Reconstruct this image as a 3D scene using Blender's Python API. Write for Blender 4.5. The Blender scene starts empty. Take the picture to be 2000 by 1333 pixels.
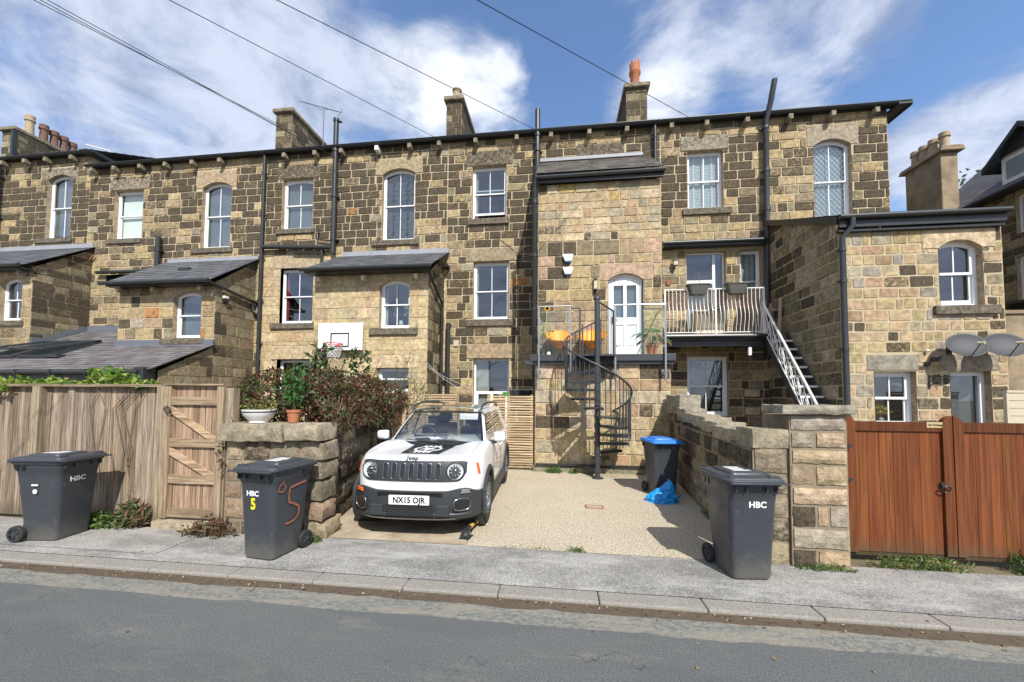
import bpy, math, random
from math import sin, cos, pi, radians, atan2, sqrt, atan
from mathutils import Vector, Matrix, noise
from mathutils.bvhtree import BVHTree
S = bpy.context.scene
C = S.collection
rng = random.Random(7)

# ------------------------------------------------------------------ camera
HC = 1.85
cd = bpy.data.cameras.new('camera'); cam = bpy.data.objects.new('camera', cd); C.objects.link(cam)
cd.sensor_width = 36; cd.lens = 740/2000*36; cd.shift_y = (740-666.5)/2000; cd.clip_end = 2000; cd.clip_start = .05
Rm = Matrix.Rotation(radians(7), 3, 'Z') @ Matrix.Rotation(pi/2+radians(2.48), 3, 'X') @ Matrix.Rotation(radians(.4), 3, 'Z')
cam.matrix_world = Matrix.Translation((0, 0, HC)) @ Rm.to_4x4()
S.camera = cam

# ------------------------------------------------------------------ node helpers
class NT:
    def __init__(s, name):
        s.m = bpy.data.materials.new(name); s.m.use_nodes = True
        s.t = s.m.node_tree; s.n = s.t.nodes; s.b = s.n['Principled BSDF']
        s.out = s.n['Material Output']; s._co = None
    def node(s, t, **k):
        x = s.n.new(t)
        for a, v in k.items():
            if a.startswith('i_'): x.inputs[a[2:].replace('_', ' ')].default_value = v
            else: setattr(x, a, v)
        return x
    def link(s, a, b): s.t.links.new(a, b)
    def co(s, scale=(1, 1, 1), rot=(0, 0, 0)):
        if not s._co: s._co = s.node('ShaderNodeTexCoord').outputs['Object']
        mp = s.node('ShaderNodeMapping'); mp.inputs['Scale'].default_value = scale; mp.inputs['Rotation'].default_value = rot
        s.link(s._co, mp.inputs['Vector']); return mp.outputs[0]
    def noise(s, scale, detail=4, rough=.6, sc=(1, 1, 1), dist=0):
        x = s.node('ShaderNodeTexNoise'); x.inputs['Scale'].default_value = scale; x.inputs['Detail'].default_value = detail
        x.inputs['Roughness'].default_value = rough; x.inputs['Distortion'].default_value = dist
        s.link(s.co(sc), x.inputs['Vector']); return x.outputs['Fac']
    def vor(s, scale, out='Distance', feature='F1', sc=(1, 1, 1)):
        x = s.node('ShaderNodeTexVoronoi'); x.feature = feature; x.inputs['Scale'].default_value = scale
        s.link(s.co(sc), x.inputs['Vector']); return x.outputs[out]
    def mr(s, v, a, b, c=0., d=1.):
        x = s.node('ShaderNodeMapRange'); x.interpolation_type = 'SMOOTHSTEP'
        for i, q in enumerate((a, b, c, d)): x.inputs[i+1].default_value = q
        s.link(v, x.inputs[0]); return x.outputs[0]
    def mix(s, f, a, b, mode='MIX'):
        x = s.node('ShaderNodeMix'); x.data_type = 'RGBA'; x.blend_type = mode
        for v, i in ((f, 0), (a, 6), (b, 7)):
            if isinstance(v, (int, float)): x.inputs[i].default_value = v
            elif isinstance(v, tuple): x.inputs[i].default_value = (*v[:3], 1)
            else: s.link(v, x.inputs[i])
        return x.outputs[2]
    def math(s, op, a, b=0.):
        x = s.node('ShaderNodeMath'); x.operation = op
        for i, v in enumerate((a, b)):
            if isinstance(v, (int, float)): x.inputs[i].default_value = v
            else: s.link(v, x.inputs[i])
        return x.outputs[0]
    def attr(s, name, out='Color'):
        x = s.node('ShaderNodeAttribute'); x.attribute_name = name; return x.outputs[out]
    def bump(s, h, strength=.5, dist=.01):
        x = s.node('ShaderNodeBump'); x.inputs['Strength'].default_value = strength; x.inputs['Distance'].default_value = dist
        s.link(h, x.inputs['Height']); s.link(x.outputs[0], s.b.inputs['Normal'])
    def fin(s, col=None, rough=.8, metal=0., spec=None, coat=None):
        if col is not None:
            if isinstance(col, tuple): s.b.inputs['Base Color'].default_value = (*col[:3], 1)
            else: s.link(col, s.b.inputs['Base Color'])
        if isinstance(rough, (int, float)): s.b.inputs['Roughness'].default_value = rough
        else: s.link(rough, s.b.inputs['Roughness'])
        s.b.inputs['Metallic'].default_value = metal
        if spec is not None: s.b.inputs['Specular IOR Level'].default_value = spec
        if coat is not None: s.b.inputs['Coat Weight'].default_value = coat
        return s.m

def basic(name, col, rough=.6, metal=0., var=.15, nscale=6, bump=0., bscale=60, spec=None, coat=None):
    n = NT(name)
    a = tuple(c*(1-var) for c in col); b = tuple(min(1, c*(1+var)) for c in col)
    c = n.mix(n.noise(nscale, 5, .65), a, b)
    if bump: n.bump(n.noise(bscale, 3), bump, .004)
    return n.fin(c, rough, metal, spec, coat)

M = {}
# stone: each block carries its own tone and its own share of soot crust
def stone(name, bumpd=.02):
    n = NT(name)
    tone = n.attr('tone'); soot = n.attr('soot', 'Fac')
    n1 = n.noise(8, 6, .75); n2 = n.noise(34, 5, .75); n3 = n.noise(2.1, 3)
    c = n.mix(n.mr(n1, .32, .68), n.mix(1., tone, (.62, .60, .58), 'MULTIPLY'), n.mix(1., tone, (1.25, 1.22, 1.16), 'MULTIPLY'))
    c = n.mix(n.mr(n2, .52, .72, 0, .45), c, n.mix(1., c, (.55, .5, .46), 'MULTIPLY'))
    c = n.mix(n.mr(n2, .28, .38, .3, 0), c, (.62, .54, .42))
    f = n.math('ADD', soot, n.math('MULTIPLY', n.math('SUBTRACT', n.noise(12, 7, .8), .5), 2.1))
    c = n.mix(n.mr(f, .3, .8, 0, .95), c, n.mix(n.mr(n.noise(22, 5, .8), .35, .65), (.036, .030, .022), (.115, .090, .060)))
    h = n.math('ADD', n.math('MULTIPLY', n1, 1.), n.math('MULTIPLY', n2, .45))
    n.bump(h, .75, bumpd)
    return n.fin(c, .92, spec=.2)
M['stone'] = stone('stone', .03); M['stone_rough'] = stone('stone_rough', .05)
n = NT('mortar'); n1 = n.noise(3, 5, .7)
c = n.mix(n1, (.39, .32, .205), (.56, .465, .315)); c = n.mix(n.mr(n.noise(25, 4), .55, .75, 0, .5), c, (.25, .2, .14)); n.bump(n.noise(50, 4), .5, .01)
M['mortar'] = n.fin(c, .95, spec=.15)
n = NT('mortar_dark'); c = n.mix(n.noise(4, 6, .7), (.14, .115, .085), (.36, .29, .2)); n.bump(n.noise(50, 4), .6, .01)
M['mortar_dark'] = n.fin(c, .95, spec=.15)
n = NT('render'); c = n.mix(n.mr(n.noise(1.6, 6, .7), .35, .65), (.21, .165, .11), (.36, .28, .19)); n.bump(n.noise(30, 4), .4, .01)
M['render'] = n.fin(c, .95, spec=.15)
n = NT('slate'); t = n.attr('tone'); c = n.mix(n.noise(9, 5, .7, sc=(1, 1, 1)), n.mix(1., t, (.7, .7, .72), 'MULTIPLY'), t)
c = n.mix(n.mr(n.noise(28, 4), .6, .75, 0, .35), c, (.3, .3, .29)); n.bump(n.noise(40, 4), .4, .006)
M['slate'] = n.fin(c, .6, spec=.4)
def wood(name, stretch=(40, 40, 1.6), knot=.5, dark=(.5, .45, .42), rough=.85):
    n = NT(name); t = n.attr('tone')
    g = n.noise(1., 6, .65, sc=stretch, dist=.6)
    c = n.mix(n.mr(g, .35, .65), n.mix(1., t, dark, 'MULTIPLY'), n.mix(1., t, (1.15, 1.12, 1.1), 'MULTIPLY'))
    if knot:
        k = n.vor(3.2, sc=(3.5, 3.5, 1.3)); c = n.mix(n.mr(k, .05, .12, knot, 0), c, n.mix(1., t, (.35, .25, .2), 'MULTIPLY'))
        big = n.noise(1.3, 4); c = n.mix(n.mr(big, .55, .75, 0, .4), c, n.mix(1., t, (1.25, 1.3, 1.4), 'MULTIPLY'))
    c = n.mix(n.mr(n.noise(2.2, 7, .8, sc=(1, 1, .5), dist=.8), .56, .7, 0, .5), c, n.mix(1., t, (.38, .40, .40), 'MULTIPLY'))
    z = n.node('ShaderNodeSeparateXYZ'); n.link(n.co(), z.inputs[0]); zz = n.math('ADD', z.outputs[2], n.math('MULTIPLY', n.math('SUBTRACT', n.noise(7, 6, .75), .5), .45))
    c = n.mix(n.mr(zz, .02, .30, .6, 0), c, (.085, .078, .05))
    n.bump(g, .35, .004); return n.fin(c, rough, spec=.25)
M['wood'] = wood('weathered_wood'); M['woodx'] = wood('weathered_rail_wood', (1.6, 40, 40)); M['gatewood'] = wood('stained_wood', (30, 30, .9), .35, (.62, .55, .5), .55)
M['slatwood'] = wood('pale_wood', (1.2, 45, 45), .3)
n = NT('asphalt'); c = n.mix(n.noise(.6, 6, .7, sc=(1, 2.0, 1)), (.098, .104, .104), (.142, .145, .138)); c = n.mix(n.mr(n.noise(.9, 7, .75, sc=(1, 3, 1)), .52, .7, 0, .5), c, (.20, .19, .165))
c = n.mix(n.mr(n.noise(88, 5, .8), .4, .62), n.mix(1., c, (.68, .68, .70), 'MULTIPLY'), n.mix(1., c, (1.35, 1.35, 1.33), 'MULTIPLY')); c = n.mix(n.mr(n.vor(26), .0, .075, 1., 0), c, (.55, .54, .5))
c = n.mix(n.mr(n.noise(1.7, 8, .78, dist=.8), .58, .66, 0, .45), c, (.065, .07, .074)); d_ = n.node('ShaderNodeTexVoronoi'); d_.feature = 'DISTANCE_TO_EDGE'; d_.inputs['Scale'].default_value = .55; mxv = n.node('ShaderNodeVectorMath'); mxv.operation = 'ADD'; nv = n.node('ShaderNodeTexNoise'); nv.inputs['Scale'].default_value = 2.5; nv.inputs['Detail'].default_value = 6; n.link(n.co(), nv.inputs['Vector']); n.link(nv.outputs['Color'], mxv.inputs[0]); n.link(n.co(), mxv.inputs[1]); n.link(mxv.outputs[0], d_.inputs['Vector'])
c = n.mix(n.math('MULTIPLY', n.mr(d_.outputs['Distance'], 0, .006, .75, 0), n.mr(n.noise(.5, 3), .45, .6)), c, (.035, .036, .036))
c = n.mix(n.mr(n.noise(.45, 3, .4, sc=(.6, 2.5, 1)), .5, .53, 0, .22), c, (.075, .08, .082)); c = n.mix(n.mr(n.vor(1.1, sc=(1, 1.4, 1)), 0, .09, .55, 0), c, (.06, .06, .06))
n.bump(n.noise(64, 5, .8), .8, .008); M['asphalt'] = n.fin(c, .85, spec=.3)
n = NT('pavement'); c = n.mix(n.mr(n.noise(1.1, 7, .75, sc=(1, 1.6, 1)), .35, .65), (.215, .208, .198), (.36, .348, .328))
c = n.mix(n.mr(n.noise(58, 5, .8), .38, .64), n.mix(1., c, (.55, .55, .54), 'MULTIPLY'), n.mix(1., c, (1.3, 1.3, 1.28), 'MULTIPLY')); c = n.mix(n.mr(n.vor(34), 0, .1, 1., 0), c, (.62, .6, .57))
c = n.mix(n.mr(n.noise(2.1, 6, .7), .62, .72, 0, .3), c, (.42, .27, .13)); c = n.mix(n.mr(n.noise(1.3, 6, .7, sc=(.5, 2.2, 1)), .5, .66, 0, .4), c, (.50, .485, .45)); c = n.mix(n.mr(n.noise(2.4, 8, .8, dist=1.), .6, .68, 0, .35), c, (.14, .135, .125)); n.bump(n.noise(58, 5, .8), .7, .007); M['pavement'] = n.fin(c, .9, spec=.2)
n = NT('aggregate'); c = n.mix(n.noise(1.2, 6, .7), (.41, .36, .275), (.55, .49, .385)); c = n.mix(n.mr(n.noise(46, 5, .8), .38, .62), n.mix(1., c, (.5, .46, .42), 'MULTIPLY'), n.mix(1., c, (1.3, 1.28, 1.25), 'MULTIPLY')); c = n.mix(n.mr(n.noise(.8, 7, .75), .55, .75, 0, .3), c, (.25, .2, .14))
c = n.mix(n.mr(n.noise(1.9, 7, .8, dist=.6), .58, .7, 0, .35), c, (.19, .155, .11)); n.bump(n.noise(46, 5, .8), .8, .008); M['aggregate'] = n.fin(c, .9, spec=.2)
n = NT('concrete'); c = n.mix(n.mr(n.noise(1.8, 7, .75), .3, .7), (.27, .21, .145), (.5, .42, .31)); c = n.mix(n.mr(n.noise(90, 3), .55, .75, 0, .4), c, (.18, .14, .1)); n.bump(n.noise(60, 3), .3, .005)
M['concrete'] = n.fin(c, .9, spec=.2)
n = NT('kerb'); c = n.mix(n.noise(2.2, 7, .75), (.25, .235, .21), (.37, .345, .305)); c = n.mix(n.mr(n.noise(60, 5, .8), .4, .62), n.mix(1., c, (.65, .64, .62), 'MULTIPLY'), c); n.bump(n.noise(60, 4), .5, .006)
M['kerb'] = n.fin(c, .9, spec=.2)
n = NT('setts'); v = n.noise(24, 6, .8, sc=(.7, 1, 1)); c = n.mix(n.mr(v, .38, .62), (.24, .225, .19), (.105, .118, .114)); c = n.mix(n.mr(n.noise(1.5, 5, .7, sc=(1, 4, 1)), .46, .6, 0, .7), c, (.25, .225, .18)); c = n.mix(n.mr(n.noise(70, 4), .5, .7, 0, .5), c, (.22, .22, .2)); n.bump(n.noise(30, 4), .8, .012)
M['setts'] = n.fin(c, .9, spec=.2)
n = NT('dirt'); c = n.mix(n.noise(14, 6, .75), (.045, .035, .024), (.17, .135, .1)); n.bump(n.noise(60, 4), .8, .01); M['dirt'] = n.fin(c, 1., spec=.1)
n = NT('earth'); c = n.mix(n.noise(.6, 6, .7), (.12, .1, .065), (.2, .17, .11)); M['earth'] = n.fin(c, 1., spec=.1)

M['black'] = basic('black_paint', (.028, .031, .033), .38, var=.3)
M['iron'] = basic('grey_iron', (.042, .047, .053), .45, var=.25, bump=.1)
M['pvc'] = basic('white_frame', (.80, .81, .82), .35, var=.03)
M['whitemetal'] = basic('white_metal', (.78, .77, .75), .4, var=.06)
M['steel'] = basic('steel', (.42, .43, .44), .35, 1., var=.08)
M['lead'] = basic('lead_flashing', (.30, .31, .34), .55, var=.25, nscale=3)
M['leadd'] = basic('dark_lead', (.13, .145, .175), .6, var=.25, nscale=3)
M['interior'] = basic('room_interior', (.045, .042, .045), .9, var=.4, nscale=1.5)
M['curtain'] = basic('curtain_cloth', (.55, .52, .46), .95, var=.1)
M['blind'] = basic('blind', (.62, .66, .70), .9, var=.03)
M['greyblind'] = basic('grey_blind', (.22, .225, .24), .9, var=.1, nscale=1.2)
M['darkblind'] = basic('dark_blind', (.10, .10, .115), .9)
M['red'] = basic('red_cloth', (.45, .04, .06), .9)
n = NT('bin_plastic'); c = n.mix(n.noise(2.5, 5), (.035, .039, .047), (.052, .058, .068)); c = n.mix(n.mr(n.noise(3, 8, .8, sc=(3, 3, 1), dist=1.), .6, .74, 0, .35), c, (.16, .16, .16)); c = n.mix(n.mr(n.vor(9, sc=(1, 1, .35)), 0, .02, .5, 0), c, (.3, .3, .3))
z = n.node('ShaderNodeSeparateXYZ'); n.link(n.co(), z.inputs[0]); zz = n.math('ADD', z.outputs[2], n.math('MULTIPLY', n.math('SUBTRACT', n.noise(9, 6, .75), .5), .5)); c = n.mix(n.mr(zz, 0., .32, .55, 0), c, (.15, .14, .115))
c = n.mix(n.mr(n.noise(5, 8, .82, sc=(4, 4, .8), dist=1.5), .57, .66, 0, .3), c, (.17, .17, .17))
n.bump(n.noise(200, 3), .15, .003); M['bin'] = n.fin(c, n.mr(n.noise(4, 5), .3, .7, .34, .55), spec=.5)
M['binblue'] = basic('blue_plastic', (.015, .17, .58), .45, var=.1)
M['bagblue'] = basic('blue_bag', (.01, .26, .62), .4, var=.15)
M['rubber'] = basic('rubber', (.022, .022, .023), .8, var=.2, bump=.3)
M['white'] = basic('white_paint', (.80, .80, .79), .5, var=.03)
M['yellow'] = basic('yellow_paint', (.85, .72, .02), .5, var=.03)
M['chalk'] = basic('orange_graffiti', (.27, .095, .05), .8, var=.35, nscale=30)
M['terracotta'] = basic('terracotta', (.42, .15, .07), .8, var=.18)
M['potclay'] = basic('sooty_clay', (.16, .085, .06), .85, var=.5, nscale=4)
M['potbuff'] = basic('buff_clay', (.38, .29, .19), .85, var=.35, nscale=4)
M['orange'] = basic('orange_rattan', (.80, .30, .015), .5, var=.2, nscale=14)
M['cream'] = basic('cream_panel', (.52, .46, .34), .7, var=.05)
M['alarm'] = basic('alarm_white', (.82, .81, .76), .4, var=.03)
M['rust'] = basic('rusty_iron', (.28, .12, .06), .8, var=.4, nscale=18)
M['dish'] = basic('dish_grey', (.026, .030, .036), .6, var=.12)
M['carpaint'] = basic('white_car_paint', (.82, .83, .84), .22, var=.01, coat=.6)
M['carblack'] = basic('black_car_plastic', (.032, .035, .038), .5, var=.12, bump=.08, bscale=300)
M['cargloss'] = basic('gloss_black', (.012, .012, .013), .15, var=.05, coat=.5)
M['chrome'] = basic('chrome', (.75, .76, .78), .12, 1., var=.03)
M['darkchrome'] = basic('dark_chrome', (.32, .33, .35), .25, 1., var=.03)
M['amber'] = basic('amber_lens', (.75, .13, .02), .2, var=.05)
M['seat'] = basic('seat_cloth', (.06, .065, .075), .8, var=.2)
M['dlead'] = basic('dark_lead_cames', (.05, .055, .06), .5)
M['wire'] = basic('cable_black', (.02, .02, .022), .6)
M['towel'] = basic('dark_cloth', (.02, .02, .03), .9); M['greencloth'] = basic('green_cloth', (.08, .30, .05), .8)
M['lattice'] = basic('brown_trellis', (.22, .14, .10), .85, var=.2)
M['picket'] = basic('pale_picket', (.40, .32, .24), .85, var=.2)
n = NT('pane'); g = n.node('ShaderNodeBsdfGlossy'); g.inputs['Roughness'].default_value = .015; g.inputs['Color'].default_value = (.9, .93, 1, 1)
tr = n.node('ShaderNodeBsdfTransparent'); tr.inputs['Color'].default_value = (.82, .86, .86, 1)
lw = n.node('ShaderNodeLayerWeight'); lw.inputs['Blend'].default_value = .5
f = n.math('ADD', n.math('MULTIPLY', n.math('POWER', lw.outputs['Facing'], 4.), .8), .11)
mx = n.node('ShaderNodeMixShader'); n.link(f, mx.inputs[0]); n.link(tr.outputs[0], mx.inputs[1]); n.link(g.outputs[0], mx.inputs[2]); n.link(mx.outputs[0], n.out.inputs['Surface'])
M['glass'] = n.m
n = NT('clear_glass'); g = n.node('ShaderNodeBsdfGlossy'); g.inputs['Roughness'].default_value = .01
tr = n.node('ShaderNodeBsdfTransparent'); tr.inputs['Color'].default_value = (.93, .96, .95, 1)
lw = n.node('ShaderNodeLayerWeight'); lw.inputs['Blend'].default_value = .5; f = n.math('ADD', n.math('MULTIPLY', n.math('POWER', lw.outputs['Facing'], 4.), .8), .035)
mx = n.node('ShaderNodeMixShader'); n.link(f, mx.inputs[0]); n.link(tr.outputs[0], mx.inputs[1]); n.link(g.outputs[0], mx.inputs[2]); n.link(mx.outputs[0], n.out.inputs['Surface'])
M['clear'] = n.m
def leafmat(name):
    n = NT(name); t = n.attr('tone'); n.fin(t, .55, spec=.35)
    tl = n.node('ShaderNodeBsdfTranslucent'); n.link(n.mix(1., t, (1.3, 1.5, .7), 'MULTIPLY'), tl.inputs[0])
    mx = n.node('ShaderNodeMixShader'); mx.inputs[0].default_value = .3; n.link(n.b.outputs[0], mx.inputs[1]); n.link(tl.outputs[0], mx.inputs[2]); n.link(mx.outputs[0], n.out.inputs['Surface'])
    return n.m
M['leaf'] = leafmat('leaf')
M['bark'] = basic('bark', (.14, .10, .07), .9, var=.3)

# ------------------------------------------------------------------ mesh builder
ORG = {}
class MB:
    def __init__(s): s.v = []; s.f = []; s.mi = []; s.tone = []; s.soot = []; s.cur = (1, 1, 1); s.sc = 0.; s.m = 0
    def face(s, idx, tone=None, soot=None):
        s.f.append(idx); s.mi.append(s.m); s.tone.append(tone or s.cur); s.soot.append(s.sc if soot is None else soot)
    def add(s, vs): b = len(s.v); s.v += [tuple(p) for p in vs]; return b
    def poly(s, vs, **k): b = s.add(vs); s.face(list(range(b, b+len(vs))), **k)
    def box(s, x0, x1, y0, y1, z0, z1, T=None):
        p = [Vector(q) for q in ((x0, y0, z0), (x1, y0, z0), (x1, y1, z0), (x0, y1, z0), (x0, y0, z1), (x1, y0, z1), (x1, y1, z1), (x0, y1, z1))]
        if T: p = [T @ q for q in p]
        b = s.add(p)
        for q in ((3, 2, 1, 0), (4, 5, 6, 7), (0, 1, 5, 4), (1, 2, 6, 5), (2, 3, 7, 6), (3, 0, 4, 7)): s.face([b+i for i in q])
    def tube(s, pts, r, n=8, cap=True, r2=None, closed=False):
        pts = [Vector(p) for p in pts]; N = len(pts); base = len(s.v); up = None
        for i, p in enumerate(pts):
            if closed: d = (pts[(i+1) % N]-pts[i-1]).normalized()
            else: d = (pts[min(i+1, N-1)]-pts[max(i-1, 0)]).normalized()
            if up is None: up = Vector((0, 0, 1)) if abs(d.z) < .9 else Vector((1, 0, 0))
            a = d.cross(up).normalized(); up = a.cross(d).normalized()
            rr = r[i] if isinstance(r, (list, tuple)) else (r if r2 is None else r+(r2-r)*i/(N-1))
            s.add([p+(a*cos(2*pi*k/n)+up*sin(2*pi*k/n))*rr for k in range(n)])
        for i in range(N if closed else N-1):
            j = (i+1) % N
            for k in range(n): s.face([base+i*n+k, base+i*n+(k+1) % n, base+j*n+(k+1) % n, base+j*n+k])
        if cap and not closed:
            s.face([base+k for k in range(n)][::-1]); s.face([base+(N-1)*n+k for k in range(n)])
    def lathe(s, prof, n=24, T=None, cap=True, a0=0, a1=2*pi):
        base = len(s.v); full = abs(a1-a0-2*pi) < 1e-6; m = n if full else n+1
        for r, z in prof:
            for k in range(m):
                a = a0+(a1-a0)*k/n; p = Vector((r*cos(a), r*sin(a), z)); s.add([T @ p if T else p])
        for i in range(len(prof)-1):
            for k in range(n): s.face([base+i*m+k, base+i*m+(k+1) % m, base+(i+1)*m+(k+1) % m, base+(i+1)*m+k])
        if cap and full:
            if prof[0][0] > 1e-5: s.face([base+k for k in range(m)][::-1])
            if prof[-1][0] > 1e-5: s.face([base+(len(prof)-1)*m+k for k in range(m)])
    def prism(s, poly, y0, y1, T=None):      # polygon in xz (counter-clockwise seen from -y) pushed along y
        n = len(poly); P = [Vector((x, y0, z)) for x, z in poly]+[Vector((x, y1, z)) for x, z in poly]
        if T: P = [T @ p for p in P]
        b = s.add(P); s.face([b+i for i in range(n)]); s.face([b+n+i for i in range(n)][::-1])
        for i in range(n): j = (i+1) % n; s.face([b+j, b+i, b+n+i, b+n+j])
    def strip(s, A, B, closed=False):        # quads between two vertex rows
        a = s.add(A); b = s.add(B); n = len(A)
        for i in range(n if closed else n-1): j = (i+1) % n; s.face([a+i, a+j, b+j, b+i])
    def build(s, name, mats, parent=None, world=False, smooth=False, mods=None, bevel=0, sub=0):
        if not isinstance(mats, (list, tuple)): mats = [mats]
        me = bpy.data.meshes.new(name)
        o = bpy.data.objects.new(name, me)
        vs = s.v
        if world and parent is not None:
            g = ORG[parent.name]; vs = [(x-g[0], y-g[1], z-g[2]) for x, y, z in vs]
        me.from_pydata(vs, [], s.f)
        for m in mats: me.materials.append(m)
        me.polygons.foreach_set('material_index', s.mi)
        if any(t != (1, 1, 1) for t in s.tone):
            a = me.attributes.new('tone', 'FLOAT_COLOR', 'CORNER'); d = []
            for f, t in zip(s.f, s.tone): d += [t[0], t[1], t[2], 1.]*len(f)
            a.data.foreach_set('color', d)
            a = me.attributes.new('soot', 'FLOAT', 'CORNER'); d = []
            for f, t in zip(s.f, s.soot): d += [t]*len(f)
            a.data.foreach_set('value', d)
        if smooth:
            me.polygons.foreach_set('use_smooth', [True]*len(s.f))
            if smooth != 'all':
                try: me.set_sharp_from_angle(angle=radians(smooth if isinstance(smooth, (int, float)) and smooth is not True else 40))
                except Exception: pass
        me.update()
        C.objects.link(o)
        if parent is not None: o.parent = parent; ORG[o.name] = ORG.get(parent.name, (0, 0, 0))
        else: ORG[o.name] = (0, 0, 0)
        if bevel:
            b = o.modifiers.new('bevel', 'BEVEL'); b.width = bevel; b.segments = 2; b.limit_method = 'ANGLE'; b.angle_limit = radians(35)
        if sub:
            b = o.modifiers.new('sub', 'SUBSURF'); b.levels = sub; b.render_levels = sub
        return o

def tag(o, label, cat, group=None, kind=None):
    if label: o['label'] = label
    if cat: o['category'] = cat
    if group: o['group'] = group
    if kind: o['kind'] = kind
    return o
def thing(name, label, cat, loc=(0, 0, 0), rz=0, group=None):
    o = bpy.data.objects.new(name, None); C.objects.link(o); o.location = loc; o.rotation_euler = (0, 0, rz); o.empty_display_size = .2
    ORG[o.name] = tuple(loc); return tag(o, label, cat, group)
def struct(name, mb, mats, **k):
    o = mb.build(name, mats, **k); o['kind'] = 'structure'; return o
def retop(o, loc):                            # gives a one-mesh thing its origin at its base
    d = Vector(loc)
    for v in o.data.vertices: v.co -= d
    o.location = loc; return o
def copy_tree(o, parent=None):
    c = o.copy(); C.objects.link(c)
    if parent is not None: c.parent = parent
    for ch in list(o.children): copy_tree(ch, c)
    return c
_fonts = {}
def text(s, size, parent, T, mat, name, bold=.0, extrude=.0015, sx=1., align='CENTER'):
    cu = bpy.data.curves.new(name, 'FONT'); cu.body = s; cu.size = size; cu.extrude = extrude; cu.offset = bold; cu.align_x = align; cu.align_y = 'CENTER'; cu.resolution_u = 3
    t = bpy.data.objects.new(name, cu); C.objects.link(t); bpy.context.view_layer.update()
    me = bpy.data.meshes.new_from_object(t.evaluated_get(bpy.context.evaluated_depsgraph_get()))
    C.objects.unlink(t); bpy.data.objects.remove(t); me.name = name
    me.transform(T @ Matrix.Diagonal((sx, 1, 1, 1))); me.materials.clear(); me.materials.append(mat)
    o = bpy.data.objects.new(name, me); C.objects.link(o); o.parent = parent; return o
FRONT = Matrix.Rotation(pi/2, 4, 'X')       # text on a face looking to -y
def arcpts(x0, x1, zs, rise, n=10):          # arc from (x0,zs) up over to (x1,zs)
    a = (x1-x0)/2; R = (a*a+rise*rise)/(2*rise); cz = zs+rise-R; cx = (x0+x1)/2; t = math.asin(min(1, a/R))
    return [(cx+R*sin(-t+2*t*i/n), cz+R*cos(-t+2*t*i/n)) for i in range(n+1)]

# ------------------------------------------------------------------ coursed stone
BUFF = [((.41, .325, .185), 5), ((.46, .37, .22), 3), ((.36, .275, .17), 3), ((.31, .26, .17), 4), ((.25, .205, .135), 3), ((.40, .31, .20), 2), ((.42, .23, .10), .15), ((.35, .32, .24), 1)]
PINK = [((.46, .35, .225), 5), ((.49, .39, .25), 5), ((.42, .295, .195), 2), ((.39, .34, .25), 3.5), ((.33, .29, .21), 2), ((.54, .45, .30), 2), ((.44, .25, .15), .5), ((.47, .35, .15), 1)]
PALE = [((.53, .43, .26), 6), ((.49, .385, .23), 4), ((.57, .47, .30), 4), ((.50, .36, .22), 1), ((.43, .36, .24), 2)]
GREY = [((.25, .215, .14), 4), ((.30, .26, .175), 4), ((.20, .17, .11), 3), ((.34, .295, .20), 2), ((.28, .225, .145), 2)]
def pick(pal):
    t = rng.uniform(0, sum(w for _, w in pal))
    for c, w in pal:
        t -= w
        if t <= 0: break
    k = rng.uniform(.9, 1.08); return tuple(min(.85, x*k*rng.uniform(.97, 1.03)) for x in c)
def clip(poly, a, b, c):                     # keep a*u+b*v<=c
    out = []
    for i in range(len(poly)):
        p, q = poly[i], poly[(i+1) % len(poly)]; dp = a*p[0]+b*p[1]-c; dq = a*q[0]+b*q[1]-c
        if dp <= 0: out.append(p)
        if dp*dq < 0: t = dp/(dp-dq); out.append((p[0]+(q[0]-p[0])*t, p[1]+(q[1]-p[1])*t))
    return out
def cuts(rects, hole):
    hu0, hu1, hv0, hv1 = hole; out = []
    for (u0, u1, v0, v1) in rects:
        if u1 <= hu0+1e-4 or u0 >= hu1-1e-4 or v1 <= hv0+1e-4 or v0 >= hv1-1e-4: out.append((u0, u1, v0, v1)); continue
        if u0 < hu0: out.append((u0, hu0, v0, v1))
        if u1 > hu1: out.append((hu1, u1, v0, v1))
        a, b = max(u0, hu0), min(u1, hu1)
        if v0 < hv0: out.append((a, b, v0, hv0))
        if v1 > hv1: out.append((a, b, hv1, v1))
    return out
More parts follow.
